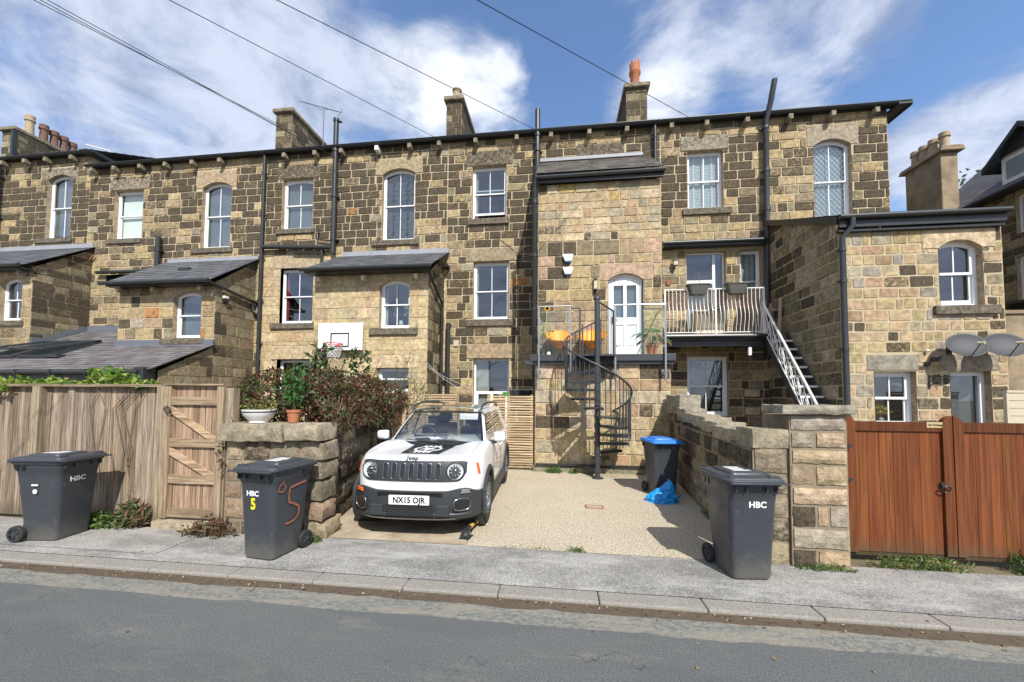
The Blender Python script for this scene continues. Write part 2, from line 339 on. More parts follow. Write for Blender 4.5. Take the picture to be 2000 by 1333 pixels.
def block(mb, P, poly, gap, depth, tone, soot, rough=0.):
    cx = sum(p[0] for p in poly)/len(poly); cy = sum(p[1] for p in poly)/len(poly)
    us = [p[0] for p in poly]; w = max(us)-min(us); vs = [p[1] for p in poly]; h = max(vs)-min(vs)
    if w < 2.6*gap or h < 2.6*gap: return
    def ring(g, jit, r):
        o = []; m = len(poly); q = [(x-math.copysign(min(g, w*.45), x-cx), y-math.copysign(min(g, h*.45), y-cy)) for x, y in poly]
        for i in range(m):
            a, b, c2 = Vector(q[i-1]), Vector(q[i]), Vector(q[(i+1) % m])
            for t in (a, c2):
                d = (t-b); L = d.length
                p = b+d*(min(r, L*.3)/L if L > 1e-6 else 0); o.append((p.x+rng.uniform(-jit, jit), p.y+rng.uniform(-jit, jit)))
        return o
    st = rng.getstate(); r0 = ring(gap*.5, gap*.28, gap*.5); rng.setstate(st); r1 = ring(gap*.5+depth*.45, gap*.28, gap*.5)
    tl = rng.uniform(-.25, .25)*depth; tv = rng.uniform(-.25, .25)*depth
    A = [P(u, v, -.004) for u, v in r0]; B = [P(u, v, depth+tl*(u-cx)/w*2+tv*(v-cy)/h*2) for u, v in r1]
    if not rough:
        a = mb.add(A); b = mb.add(B); n = len(A)
        for i in range(n): j = (i+1) % n; mb.face([a+i, a+j, b+j, b+i], tone=tone, soot=soot)
    if not rough: mb.face([b+i for i in range(n)], tone=tone, soot=soot)
    else:
        x0, x1 = min(p[0] for p in r1), max(p[0] for p in r1); y0, y1 = min(p[1] for p in r1), max(p[1] for p in r1); nx, ny = max(3, int((x1-x0)/.055)), max(3, int((y1-y0)/.055)); G_ = []
        sd_ = rng.uniform(0, 50)
        for q in range(ny+1):
            for i in range(nx+1):
                u, v = x0+(x1-x0)*i/nx, y0+(y1-y0)*q/ny; e = min(i, nx-i, q, ny-q); ed = 0. if e == 0 else (.75 if e == 1 else 1.)
                hh = depth+rough*ed*(.55+.9*noise.noise(Vector((u*6, v*6, sd_)))+.5*noise.noise(Vector((u*17, v*17, sd_))))
                if e == 0: u += rng.uniform(-.4, .4)*gap*(0 < q < ny)*.6; v += rng.uniform(-.4, .4)*gap*(0 < i < nx)*.6; hh = depth*.5
                G_.append(P(u, v, hh))
        g0 = mb.add(G_)
        for q in range(ny):
            for i in range(nx): c_ = g0+q*(nx+1)+i; mb.face([c_, c_+1, c_+nx+2, c_+nx+1], tone=tone, soot=soot)
        rim = [g0+i for i in range(nx+1)]+[g0+q*(nx+1)+nx for q in range(1, ny+1)]+[g0+ny*(nx+1)+i for i in range(nx-1, -1, -1)]+[g0+q*(nx+1) for q in range(ny-1, 0, -1)]
        lo = mb.add([Vector(mb.v[k])-Nrm(P)*(depth*.5+.006) for k in rim]); m_ = len(rim)
        for i in range(m_): jj = (i+1) % m_; mb.face([lo+i, lo+jj, rim[jj], rim[i]], tone=tone, soot=soot)
def Nrm(P): return (P(0, 0, 1)-P(0, 0, 0)).normalized()
def wall(mb, O, U, W, H, holes=(), solid=(), pal=BUFF, soot=lambda u, v: .3, ch=(.23, .29), bl=(.26, .62), gap=.026, depth=.018, top=None, u0=0., v0=0., rough=0., reveal=.2, seed=None, back=True, quoin=False):
    """backing sheet (material 0, mortar) with holes, stone blocks (material 1) standing proud; top = (v at u0, v at W)"""
    O = Vector(O); U = Vector(U).normalized(); N = U.cross(Vector((0, 0, 1)))
    P = lambda u, v, d=0: O+U*u+Vector((0, 0, v))+N*d
    if seed is not None: rng.seed(seed)
    region = [(u0, v0), (W, v0), (W, H), (u0, H)]
    def inreg(poly):
        if top:
            t0, t1 = top; sl = (t1-t0)/(W-u0); poly = clip(poly, -sl, 1., t0-sl*u0)
        return poly
    if back:
        mb.m = 0; us = sorted({u0, W, *[h[0] for h in holes], *[h[1] for h in holes]}); vs = sorted({v0, H, *[h[2] for h in holes], *[h[3] for h in holes]})
        us = [u for u in us if u0 <= u <= W]; vs = [v for v in vs if v0 <= v <= H]
        for i in range(len(us)-1):
            for j in range(len(vs)-1):
                cu, cv = (us[i]+us[i+1])/2, (vs[j]+vs[j+1])/2
                if any(h[0] < cu < h[1] and h[2] < cv < h[3] for h in holes): continue
                p = inreg([(us[i], vs[j]), (us[i+1], vs[j]), (us[i+1], vs[j+1]), (us[i], vs[j+1])])
                if len(p) > 2: mb.poly([P(a, b) for a, b in p])
        mb.m = 1
        for h in holes:
            q = [(h[0], h[2]), (h[1], h[2]), (h[1], h[3]), (h[0], h[3])]
            for i in range(4):
                a, b = q[i], q[(i+1) % 4]
                mb.poly([P(*a, .012), P(*b, .012), P(*b, -reveal), P(*a, -reveal)], tone=(.40, .32, .22), soot=.15)
    mb.m = 1; v = v0; row = 0
    while v < H-.02:
        h = rng.uniform(*ch)
        if H-(v+h) < ch[0]*.6: h = H-v
        u = u0-rng.uniform(0, .2) if not quoin else u0
        while u < W-1e-3:
            L = rng.uniform(*bl)*(1 if rng.random() > .16 else .5)
            if quoin and (u == u0): L = .45 if row % 2 else .25
            if quoin and W-(u+L) < .2: L = W-u
            e = min(u+L, W); r = (max(u, u0), e, v, min(v+h, H)); u += L
            if W-u < .09: r = (r[0], W, r[2], r[3]); u = W
            rs = [r]
            for hh in list(holes)+list(solid): rs = cuts(rs, hh)
            for q in rs:
                if q[1]-q[0] < .05 or q[3]-q[2] < .05: continue
                p = inreg([(q[0], q[2]), (q[1], q[2]), (q[1], q[3]), (q[0], q[3])])
                if len(p) < 3: continue
                s = soot((q[0]+q[1])/2, (q[2]+q[3])/2); s = max(0, min(.97, s+(.5*noise.noise(Vector((q[0]*.7+O.x, q[2]*.9, O.y)))+.2*noise.noise(Vector((q[0]*2+O.x, q[2]*2, 7))))*min(1, s*3)))
                sv = rng.uniform(.55+.2*s, .95+.2*s) if rng.random() < s else rng.uniform(-.05, .25)+s*.34
                block(mb, P, p, gap, depth*rng.uniform(.7, 1.4), pick(pal), sv, rough*(rng.uniform(.6, 1.3)))
        v += h; row += 1
    mb.m = 0
def bigstone(mb, x0, x1, z0, z1, yf, d=.2, tone=(.36, .31, .24), soot=.45, arch=None):
    """lintel / plain dressed stone facing -y, with a curved underside if arch=(x0,x1,rise)"""
    mb.cur = tone; mb.sc = soot
    if not arch: mb.box(x0, x1, yf, yf+d, z0, z1)
    else:
        a0, a1, r = arch; arc = arcpts(a0, a1, z0, r, 12)
        mb.prism([(x0, z0)]+arc+[(x1, z0), (x1, z1), (x0, z1)], yf, yf+d)
    mb.cur = (1, 1, 1); mb.sc = 0
# ------------------------------------------------------------------ windows
def ringpoly(mb, outer, inner, y0, y1):      # frame between two outlines with the same number of points
    n = len(outer)
    for i in range(n):
        j = (i+1) % n
        mb.prism([outer[i], outer[j], inner[j], inner[i]], y0, y1)
def window(root, x0, x1, z0, z1, yw, arch=0, sill=None, rec=.13, bar=True, panes=2, fill=None, openz=0, lead=None, fw=.05, name='window', thick=False, lsplit=.5, glassmat=None, floorfill=None):
    f = MB(); yf = yw+rec; zs = z1-arch; sw = .042 if not thick else .06
    def outline(ins, za, zb, arched):
        a, b = x0+ins, x1-ins
        if arched and arch: pts = [(a, za), (b, za)]+[(x, z) for x, z in reversed(arcpts(a, b, zs-ins*.2 if ins else zs, max(.02, arch-ins*.8), 10))]
        else: pts = [(a, za), (b, za)]+[(b+(a-b)*i/10, zb) for i in range(11)]
        return pts
    # outer frame: square head outside, arched inside
    o = [(x0, z0), (x1, z0)]+[(x1+(x0-x1)*i/10, z1) for i in range(11)]
    ringpoly(f, o, outline(fw, z0+fw, z1-fw, True), yf, yf+.09)
    zm = z0+(z1-z0)*lsplit; glass = []
    if panes == 2:
        # upper sash in front, lower sash behind
        up = outline(fw, zm-.02, z1-fw, True); ui = outline(fw+sw, zm-.02+sw*.9, z1-fw-sw, True)
        ringpoly(f, up, ui, yf+.014, yf+.05)
        lo = [(x0+fw, z0+fw+openz), (x1-fw, z0+fw+openz)]+[(x1-fw+(x0-x1+2*fw)*i/10, zm+.015+openz) for i in range(11)]
        k = fw+sw; li = [(x0+k, z0+fw+openz+sw*1.5), (x1-k, z0+fw+openz+sw*1.5)]+[(x1-k+(x0-x1+2*k)*i/10, zm-.02+openz) for i in range(11)]
        ringpoly(f, lo, li, yf+.051, yf+.085)
        if bar:
            xc = (x0+x1)/2
            f.box(xc-.011, xc+.011, yf+.018, yf+.04, zm+.018, z1-fw-.03-(0 if not arch else .01))
            f.box(xc-.011, xc+.011, yf+.056, yf+.078, z0+fw+openz+.05, zm-.02+openz)
        glass = [(zm+.0, z1-.03, yf+.03), (z0+fw+openz+.02, zm+openz, yf+.066)]
    else:
        glass = [(z0+.03, z1-.03, yf+.04)]
        if bar: f.box((x0+x1)/2-.02, (x0+x1)/2+.02, yf+.012, yf+.06, z0+fw, z1-fw)
    w = f.build(name, M['pvc'], root, world=True)
    g = MB()
    for za, zb, y in glass: g.box(x0+.03, x1-.03, y, y+.006, za, zb)
    g.build('pane', glassmat or M['glass'], w, world=True)
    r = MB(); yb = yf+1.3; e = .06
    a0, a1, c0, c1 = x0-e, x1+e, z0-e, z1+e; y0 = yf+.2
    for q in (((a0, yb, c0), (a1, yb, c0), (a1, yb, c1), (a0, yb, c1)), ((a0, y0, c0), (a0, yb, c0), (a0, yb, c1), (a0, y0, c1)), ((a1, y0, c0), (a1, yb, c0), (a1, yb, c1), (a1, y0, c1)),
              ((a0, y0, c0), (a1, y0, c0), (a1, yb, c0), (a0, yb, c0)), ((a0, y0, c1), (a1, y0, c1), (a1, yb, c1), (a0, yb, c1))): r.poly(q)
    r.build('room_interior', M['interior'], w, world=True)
    if fill:
        kind = fill[0]; c = MB(); y = yf+.13
        if kind == 'blind': c.box(x0+.05, x1-.05, y, y+.01, fill[1] if len(fill) > 1 else z0+.03, z1-.04); c.build('roller_blind', M[fill[2] if len(fill) > 2 else 'blind'], w, world=True)
        if kind == 'slats':
            z = z0+.08
            while z < z1-.06: c.box(x0+.07, x1-.07, y, y+.035, z, z+.03, None); z += .048
            for t in (.24, .5, .76): xx = x0+(x1-x0)*t; c.box(xx-.03, xx+.03, y-.02, y-.002, z0+.04, z1-.05)
            c.build('shutter_blind', M['white'], w, world=True)
        if kind == 'curtains':
            for s in fill[1]:
                a, b = (x0+.04, x0+.04+fill[2]) if s < 0 else (x1-.04-fill[2], x1-.04); n = 14
                A = [(a+(b-a)*i/n, y+.03*sin(i*2.1), z0+.03) for i in range(n+1)]; B = [(p[0], p[1], z1-.03) for p in A]; c.strip(A, B)
            c.build('curtain', M[fill[3] if len(fill) > 3 else 'curtain'], w, world=True, smooth='all')
    if lead:
        c = MB(); y0, y1 = 0, 0
        for za, zb, y in glass:
            for a, b in ((x0+fw+sw, (x0+x1)/2-.012), ((x0+x1)/2+.012, x1-fw-sw)):
                y = y-.003; m = (a+b)/2
                if lead == 'diamond':
                    W = b-a; H = zb-za; s = W/3.; k = 1.15*s
                    for i in range(-12, 16):
                        for sg in (1, -1):
                            pts = []
                            u, v = i*s, 0
                            # line u = i*s + sg*t , v = t*1.2 clipped to the pane
                            ts = [t/40*H for t in range(41)]
                            seg = [(a+i*s+sg*t/1.25, za+t) for t in ts if a <= a+i*s+sg*t/1.25 <= b]
                            seg = [q for q in seg if q[1] < zb-.06]
                            if len(seg) > 1: c.tube([(seg[0][0], y, seg[0][1]), (seg[-1][0], y, seg[-1][1])], .0065, 4, cap=False)
                else:
                    H = zb-za-.1; z = za+.05
                    for (t0, t1, hw) in ((.62, .86, .05), (.42, .56, .035), (.12, .3, .05)):
                        lo_, hi = z+H*t0, z+H*t1; mid = (lo_+hi)/2
                        c.tube([(m, y, lo_), (m-hw, y, mid), (m, y, hi), (m+hw, y, mid)], .006, 4, closed=True)
                        c.prism([(m, lo_), (m+hw, mid), (m, hi), (m-hw, mid)], y+.002, y+.003)
                    c.tube([(m, y, z), (m, y, z+H)], .004, 4)
                    for sg in (-1, 1):
                        c.tube([(m+sg*.17*sin(t/10*pi/2)*1., y, z+H*.0+.16*cos(t/10*pi/2)) for t in range(11)], .005, 4)
                        c.tube([(m+sg*.02+sg*.12*sin(t/10*pi), y, z+H*.42+.22*(1-cos(t/10*pi))/2) for t in range(11)], .004, 4)
                    c.tube([(a+.03, y, z), (a+.03, y, z+H)], .004, 4); c.tube([(b-.03, y, z), (b-.03, y, z+H)], .004, 4); c.tube([(a, y, z+H*.3), (b, y, z+H*.3)], .003, 4)
        c.build('leadwork', M['dlead'] if lead != 'diamond' else M['lead'], w, world=True)
    if sill:
        sl, sr, st, sb = sill; c = MB(); c.cur = (.20, .18, .145); c.sc = .5
        c.box(sl, sr, yw-.075, yw+rec+.02, sb, st); c.build('sill', M['stone'], w, world=True, bevel=.012)
    return w
def mbx(name, root, mat, *boxes, bevel=0, **k):
    b = MB()
    for q in boxes: b.box(*q)
    return b.build(name, mat, root, world=True, bevel=bevel, **k)
def pipe(root, pts, r=.05, joints=(), name='downpipe', mat='black', world=True, brackets=True):
    b = MB(); b.tube(pts, r, 10)
    for (x, y, z) in joints: b.tube([(x, y, z-.045), (x, y, z+.045)], r*1.22, 10); b.box(x-r*1.7, x+r*1.7, y+r*.6, y+r*1.5, z-.015, z+.015)
    return b.build(name, M[mat], root, world=world, smooth=50)
def corbel(root, x, yw=12., z=10.06, s=1., mat='stone', tone=(.30, .27, .2)):
    b = MB(); b.cur = tone; b.sc = .4 if mat == 'stone' else 0
    b.box(x-.062*s, x+.062*s, yw-.27, yw+.05, z-.005, z+.15*s); b.build('corbel', M[mat], root, world=True, bevel=.015)
def slates(mb, A, B, Cc, D, row=.2, w=.3, tone=(.12, .125, .135), var=.25):
    """slate courses on the quad A(bottom left) B(bottom right) C(top right) D(top left)"""
    A, B, Cc, D = map(Vector, (A, B, Cc, D)); Nn = (B-A).cross(D-A).normalized()
    if Nn.z < 0: Nn = -Nn
    H = ((D-A).length+(Cc-B).length)/2; n = max(2, int(H/row)); mb.m = 0
    mb.cur = tuple(t*.6 for t in tone); mb.poly([A-Nn*.01, B-Nn*.01, Cc-Nn*.01, D-Nn*.01])
    for i in range(n):
        t0, t1 = i/n, min(1., (i+1.35)/n); a0, b0 = A.lerp(D, t0), B.lerp(Cc, t0); a1, b1 = A.lerp(D, t1), B.lerp(Cc, t1)
        L = (b0-a0).length; u = -(w*.5 if i % 2 else 0)
        while u < L:
            v = u+w*rng.uniform(.85, 1.15); p, q = max(0, u)/L, min(v-.006, L)/L; u = v
            if q-p < .004: continue
            k = rng.uniform(1-var, 1+var); mb.cur = tuple(x*k*rng.uniform(.96, 1.04) for x in tone); lift = .016+rng.uniform(0, .006)
            P = [a0.lerp(b0, p)+Nn*lift, a0.lerp(b0, q)+Nn*lift, a1.lerp(b1, q)+Nn*.002, a1.lerp(b1, p)+Nn*.002]
            Q = [P[0]-Nn*.012, P[1]-Nn*.012]
            mb.poly(P); mb.poly([Q[0], Q[1], P[1], P[0]])
    mb.cur = (1, 1, 1)
def chimney(root, x0, x1, y0, y1, z0, z1, pal=GREY, sootp=.55, seed=3, pots=()):
    b = MB()
    f = dict(pal=pal, ch=(.24, .33), bl=(.25, .6), gap=.022, depth=.015, soot=lambda u, v: sootp)
    wall(b, (x0, y0, z0), (1, 0, 0), x1-x0, z1-z0-.16, quoin=False, seed=seed, **f)
    wall(b, (x1, y0, z0), (0, 1, 0), y1-y0, z1-z0-.16, **f); wall(b, (x0, y1, z0), (0, -1, 0), y1-y0, z1-z0-.16, **f)
    wall(b, (x1, y1, z0), (-1, 0, 0), x1-x0, z1-z0-.16, **f)
    o = b.build('chimney', [M['mortar_dark'], M['stone']], root, world=True)
    c = MB(); c.cur = (.30, .26, .19); c.sc = .45; c.box(x0-.1, x1+.1, y0-.12, y1+.1, z1-.16, z1); c.box(x0+.06, x1-.06, y0+.05, y1-.05, z1, z1+.06)
    c.build('chimney_cap', M['stone'], o, world=True, bevel=.03)
    return o
def pot(parent, x, y, z, h=.6, r=.13, mat='potclay', style=0):
    b = MB(); T = Matrix.Translation((x, y, z))
    if style == 0: pr = [(r*1.05, -.03), (r*1.05, .08), (r*.9, .1), (r*.82, h*.68), (r*1.08, h*.72), (r*1.08, h*.8), (r*.9, h*.83), (r*1.0, h*.96), (r*.95, h), (r*.75, h), (r*.7, h*.6)]
    elif style == 1: pr = [(r*1.1, -.03), (r*1.1, .06), (r*.85, .09), (r*.85, h*.55), (r*1.1, h*.6), (r*1.1, h*.66), (r*.98, h*.68), (r*.98, h*.86), (r*.8, h*.86), (r*.75, h*.6)]
    else: pr = [(r, -.03), (r, h*.9), (r*1.2, h*.9), (r*1.2, h), (r*.8, h), (r*.75, h*.5)]
    b.lathe(pr, 16, T, cap=False)
    if style == 1:
        for k in range(8):
            a = 2*pi*k/8; p = [Vector((cos(a+d)*r*.98, sin(a+d)*r*.98, h*.86)) for d in (-.3, .3)]; q = Vector((cos(a)*r*.98, sin(a)*r*.98, h*1.02))
            pi_ = [v*.86 for v in p]; 
            for v in pi_: v.z = h*.86
            b.poly([T @ p[0], T @ p[1], T @ q]); qi = q*.88; qi.z = q.z; b.poly([T @ pi_[1], T @ pi_[0], T @ qi]); b.poly([T @ p[1], T @ pi_[1], T @ qi, T @ q]); b.poly([T @ pi_[0], T @ p[0], T @ q, T @ qi])
    b.build('chimney_pot', M[mat], parent, world=True, smooth=40)
def eaves(root, x0, x1, z=10.3, yw=12., end0=False, end1=False, back=5., ridge=2.6):
    s = MB(); s.box(x0, x1, yw-.10, yw+.0, z-.01, z+.05); s.build('soffit', M['black'], root, world=True)
    g = MB(); n = 8; gc = yw-.19
    prof = [(gc+.078*cos(pi*i/n), z+.04-.075*sin(pi*i/n)) for i in range(n+1)]
    A = [(x0, y, zz) for y, zz in prof]; B = [(x1, y, zz) for y, zz in prof]; g.strip(A, B)
    A = [(x0, gc+(y-gc)*.9, zz+.006) for y, zz in prof]; B = [(x1, q[1], q[2]) for q in A]; g.strip(B, A)
    g.box(x0, x1, gc-.088, gc-.072, z+.03, z+.048)
    x = x0+.5
    while x < x1: g.tube([(x, y, zz-.003) for y, zz in prof], .012, 4, cap=False); x += 1.8
    g.build('gutter', M['black'], root, world=True, smooth=50)
    r = MB(); slates(r, (x0, yw-.17, z+.07), (x1, yw-.17, z+.07), (x1, yw+back, z+ridge), (x0, yw+back, z+ridge), row=.35, w=.5)
    r.box(x0, x1, yw+back-.1, yw+back+.1, z+ridge-.05, z+ridge+.05); r.cur = (.12, .12, .13)
    r.poly([(x0, yw+back, z+ridge), (x1, yw+back, z+ridge), (x1, yw+2*back, z), (x0, yw+2*back, z)]); r.cur = (1, 1, 1)
    r.build('roof', M['slate'], root, world=True)

def mainsoot(u, v, base=.75):
    # crust is heavy under the eaves and thins out below the first-floor sills
    return max(.06, min(.9, base*(.30+.80*max(0, min(1, (v-6.4)/1.3)))-(.4 if v > 9.85 else 0)))
FW = dict(ch=(.245, .285), bl=(.32, .68), gap=.028, depth=.016)
def shell(b, x0, x1, y1, z):
    b.m = 0; b.poly([(x1, 12, 0), (x1, y1, 0), (x1, y1, z), (x1, 12, z)]); b.poly([(x0, y1, 0), (x0, 12, 0), (x0, 12, z), (x0, y1, z)]); b.poly([(x1, y1, 0), (x0, y1, 0), (x0, y1, z), (x1, y1, z)])

# ================================================================== HOUSE 1 (far left)
h1 = thing('terraced_house', 'leftmost stone terraced house with taller eaves and a row of five dark chimney pots', 'house', (-21, 12, 0), group='row of stone terraced houses')
b = MB(); X0 = -27.; W1 = (-19.57, -18.43, 7.70, 10.19)
wall(b, (X0, 12, 0), (1, 0, 0), -17.66-X0, 10.84, holes=[(W1[0]-X0, W1[1]-X0, W1[2], W1[3])], solid=[(-19.9-X0, -18.3-X0, 10.0, 10.5), (-20.1-X0, -18.3-X0, 7.5, 7.7)], seed=11, soot=lambda u, v: mainsoot(u, v, .8), v0=3.5, **FW)
shell(b, X0, -17.66, 22, 10.84); b.build('wall', [M['mortar'], M['stone']], h1, world=True)
b = MB(); bigstone(b, -19.86, -18.2, 10.0, 10.44, 11.985, .25, soot=.5, arch=(-19.57, -18.43, .19)); b.build('lintel', M['stone'], h1, world=True)
window(h1, *W1, 12, arch=.19, sill=(-20.0, -18.3, 7.7, 7.52), fill=('blind', 7.9, 'greyblind'))
eaves(h1, X0, -17.35, z=10.86)
b = MB(); b.box(-17.66, -17.33, 11.6, 17., 10.80, 10.85); b.cur = (.1, .1, .1); b.prism([(-17.37, 10.82), (-17.31, 10.82), (-17.31, 10.93), (-17.37, 10.93)], 11.75, 15.5); b.build('verge_board', M['black'], h1, world=True)
for x in (-21.4, -20.35, -19.4, -18.25): corbel(h1, x, z=10.62)
pipe(h1, [(-21.65, 11.86, 10.86), (-21.65, 11.86, 7.25), (-21.75, 11.86, 7.1), (-22.6, 11.86, 6.95)], .065, [(-21.65, 11.86, z) for z in (10.2, 8.6, 7.4)])
c1 = chimney(h1, -25.5, -24.75, 14, 16.5, 10.8, 14.0, seed=5, sootp=.5)
for i, y in enumerate((14.6, 15.1, 15.48, 15.85, 16.2)): pot(c1, -25.05, y, 14.05, (.95, .85, .8, .78, .7)[i], .17, 'potclay' if i else 'potbuff')
mbx('chimney_flashing_pipe', h1, M['black'], (-24.8, -24.68, 13.86, 13.96, 11, 13.8))
# rear extension of house 1
b = MB(); E = (-18.66, -17.75, 4.22, 5.66)
wall(b, (-23, 10.42, 0), (1, 0, 0), 5.62, 6.05, holes=[(E[0]+23, E[1]+23, E[2], E[3])], solid=[(-19+23, -17.38+23, 5.3, 5.9), (-19+23, -17.6+23, 4., 4.22)], pal=BUFF, soot=lambda u, v: .12, ch=(.3, .36), bl=(.4, .7), v0=2, gap=.025, depth=.014, seed=3)
wall(b, (-17.38, 10.42, 0), (0, 1, 0), 1.58, 7.3, top=(6.0, 7.2), v0=2, pal=GREY, soot=lambda u, v: .35, ch=(.23, .28), bl=(.35, .7), gap=.022)
b.build('extension_wall', [M['mortar'], M['stone']], h1, world=True)
b = MB(); bigstone(b, -19, -17.38, 5.48, 5.92, 10.4, .25, tone=(.45, .36, .24), soot=.1, arch=(-18.66, -17.75, .18)); b.build('lintel', M['stone'], h1, world=True)
window(h1, *E, 10.42, arch=.18, sill=(-19.1, -17.62, 4.21, 4.03))
b = MB(); slates(b, (-23, 10.12, 5.98), (-17.25, 10.12, 5.98), (-17.25, 12, 7.28), (-23, 12, 7.28)); b.build('extension_roof', M['slate'], h1, world=True)
mbx('flashing', h1, M['lead'], (-23, -17.3, 11.93, 11.97, 7.26, 7.42))
b = MB(); b.tube([(-23, 10.02, 5.95), (-17.28, 10.02, 5.95)], .06, 8); b.box(-23, -17.3, 10.1, 10.4, 5.85, 5.9); b.build('extension_gutter', M['black'], h1, world=True)
for x in (-19.2, -17.55): corbel(h1, x, 10.42, 5.7, .8)

# ================================================================== HOUSE 2
h2 = thing('terraced_house', 'stone terraced house with a low slate lean-to and open skylight behind the plank fence', 'house', (-14, 12, 0), group='row of stone terraced houses')
b = MB(); X0 = -17.66; x1 = -10.3
Wa = (-16.53, -15.30, 7.55, 9.40); Wb = (-12.85, -11.67, 7.06, 9.48); Wc = (-15.7, -14.6, 4.4, 5.9)
H = lambda w, X0=None: None
def hs(ws, X): return [(w[0]-X, w[1]-X, w[2], w[3]) for w in ws]
wall(b, (X0, 12, 0), (1, 0, 0), x1-X0, 10.3, holes=hs((Wa, Wb, Wc), X0), solid=hs([(-16.75, -15.08, 9.42, 9.84), (-16.78, -15.28, 7.35, 7.55), (-13.1, -11.5, 9.2, 9.9), (-13.2, -11.55, 6.88, 7.06), (-16.0, -14.4, 4.2, 4.4)], X0), seed=21, soot=lambda u, v: mainsoot(u, v, .62), v0=2.5, **FW)
shell(b, X0, x1, 22, 10.3); b.build('wall', [M['mortar'], M['stone']], h2, world=True)
b = MB(); bigstone(b, -16.75, -15.08, 9.42, 9.84, 11.975, .2, soot=.5); b.build('lintel', M['stone'], h2, world=True, bevel=.01)
b = MB(); bigstone(b, -13.1, -11.5, 9.29, 9.88, 11.985, .2, tone=(.42, .33, .23), soot=.22, arch=(-12.85, -11.67, .19)); b.build('lintel', M['stone'], h2, world=True)
window(h2, *Wa, 12, sill=(-16.78, -15.28, 7.54, 7.36), bar=False, fill=('blind', 7.6, 'white'), glassmat=M['clear'])
window(h2, *Wb, 12, arch=.19, sill=(-13.2, -11.55, 7.05, 6.87), fill=('blind', 7.1, 'greyblind'))
window(h2, *Wc, 12, sill=(-16.0, -14.4, 4.38, 4.2))
eaves(h2, -17.62, x1+.03)
for x in (-17.32, -16.35, -15.25, -14.2, -13.1, -12.0): corbel(h2, x)
mbx('lintel_gutter', h2, M['black'], (-17.0, -14.0, 11.8, 11.92, 6.22, 6.32), bevel=.03)
mbx('lintel', h2, M['stone'], (-16.7, -14.2, 11.97, 12.1, 5.92, 6.2)).data.attributes
pipe(h2, [(-14.42, 11.85, 6.3), (-14.42, 11.85, 7.5)], .085, [(-14.42, 11.85, 7.0)], name='vent_pipe')
pipe(h2, [(-17.2, 11.9, 6.95), (-17.6, 11.9, 6.5), (-17.6, 11.9, 4.2)], .03, [], mat='rust', name='waste_pipe')
# tall rear extension
b = MB(); E = (-12.03, -11.05, 3.56, 5.02)
wall(b, (-14.02, 10.44, 0), (1, 0, 0), 3.42, 5.3, holes=hs([E], -14.02), solid=hs([(-12.35, -10.6, 4.85, 5.3), (-12.4, -10.85, 3.38, 3.56)], -14.02), v0=1.5, pal=BUFF, soot=lambda u, v: .12, ch=(.3, .37), bl=(.35, .75), gap=.026, depth=.015, seed=8, quoin=True)
wall(b, (-10.6, 10.44, 0), (0, 1, 0), 1.56, 6.6, top=(5.3, 6.5), v0=0, pal=GREY, soot=lambda u, v: .2, ch=(.3, .38), bl=(.4, .75), gap=.022, quoin=True)
wall(b, (-14.02, 12, 0), (0, -1, 0), 1.56, 6.6, top=(6.5, 5.3), v0=0, pal=GREY, soot=lambda u, v: .2, ch=(.3, .38), bl=(.4, .75), gap=.022)
b.build('extension_wall', [M['mortar'], M['stone']], h2, world=True)
b = MB(); bigstone(b, -12.35, -10.62, 4.86, 5.27, 10.42, .2, tone=(.46, .37, .25), soot=.08, arch=(-12.03, -11.05, .16)); b.build('lintel', M['stone'], h2, world=True)
window(h2, *E, 10.44, arch=.16, bar=False, sill=(-12.42, -10.9, 3.54, 3.36), fill=('blind', 3.6, 'greyblind'))
b = MB(); slates(b, (-14.2, 10.12, 5.28), (-10.45, 10.12, 5.28), (-10.45, 12, 6.6), (-14.2, 12, 6.6)); b.build('extension_roof', M['slate'], h2, world=True)
mbx('roof_vent', h2, M['black'], (-12.6, -12.2, 11.0, 11.15, 5.93, 6.02))
mbx('flashing', h2, M['lead'], (-14.1, -10.5, 11.93, 11.97, 6.56, 6.68))
b = MB(); b.tube([(-14.22, 10.02, 5.24), (-10.42, 10.02, 5.24)], .06, 8); b.tube([(-10.5, 10.1, 5.22), (-10.5, 11.95, 5.0)], .05, 8); b.box(-14.1, -10.6, 10.1, 10.4, 5.16, 5.22); b.build('extension_gutter', M['black'], h2, world=True)
for x in (-13.75, -12.55, -10.9): corbel(h2, x, 10.44, 5.0, .8, tone=(.45, .38, .28))
pipe(h2, [(-10.52, 11.8, 4.95), (-10.52, 11.85, 4.7), (-10.3, 11.88, 4.55)], .045, [])
# low lean-to
b = MB()
wall(b, (-10.6, 8.86, 0), (0, 1, 0), 1.6, 3.4, top=(2.42, 3.28), v0=0, pal=GREY, soot=lambda u, v: .12, ch=(.26, .34), bl=(.4, .7), gap=.022, seed=31, quoin=True)
wall(b, (-20, 8.86, 0), (1, 0, 0), 9.4, 2.2, v0=0, pal=GREY, soot=lambda u, v: .5, ch=(.26, .34), bl=(.4, .7), gap=.022)
b.build('lean_to_wall', [M['mortar'], M['stone']], h2, world=True)
b = MB(); slates(b, (-21, 8.56, 2.44), (-10.5, 8.56, 2.44), (-10.5, 10.42, 3.34), (-21, 10.42, 3.34), row=.17, w=.28, tone=(.17, .155, .155), var=.3)
slates(b, (-17.36, 10.42, 3.34), (-14.04, 10.42, 3.34), (-14.04, 12.0, 4.1), (-17.36, 12.0, 4.1), row=.17, w=.28, tone=(.17, .155, .155), var=.3)
b.build('lean_to_roof', M['slate'], h2, world=True)
b = MB(); b.tube([(-21, 8.5, 2.38), (-10.75, 8.5, 2.38)], .06, 8); b.box(-21, -10.62, 8.6, 8.84, 2.18, 2.34); b.box(-10.9, -10.6, 8.5, 8.8, 2.12, 2.5)
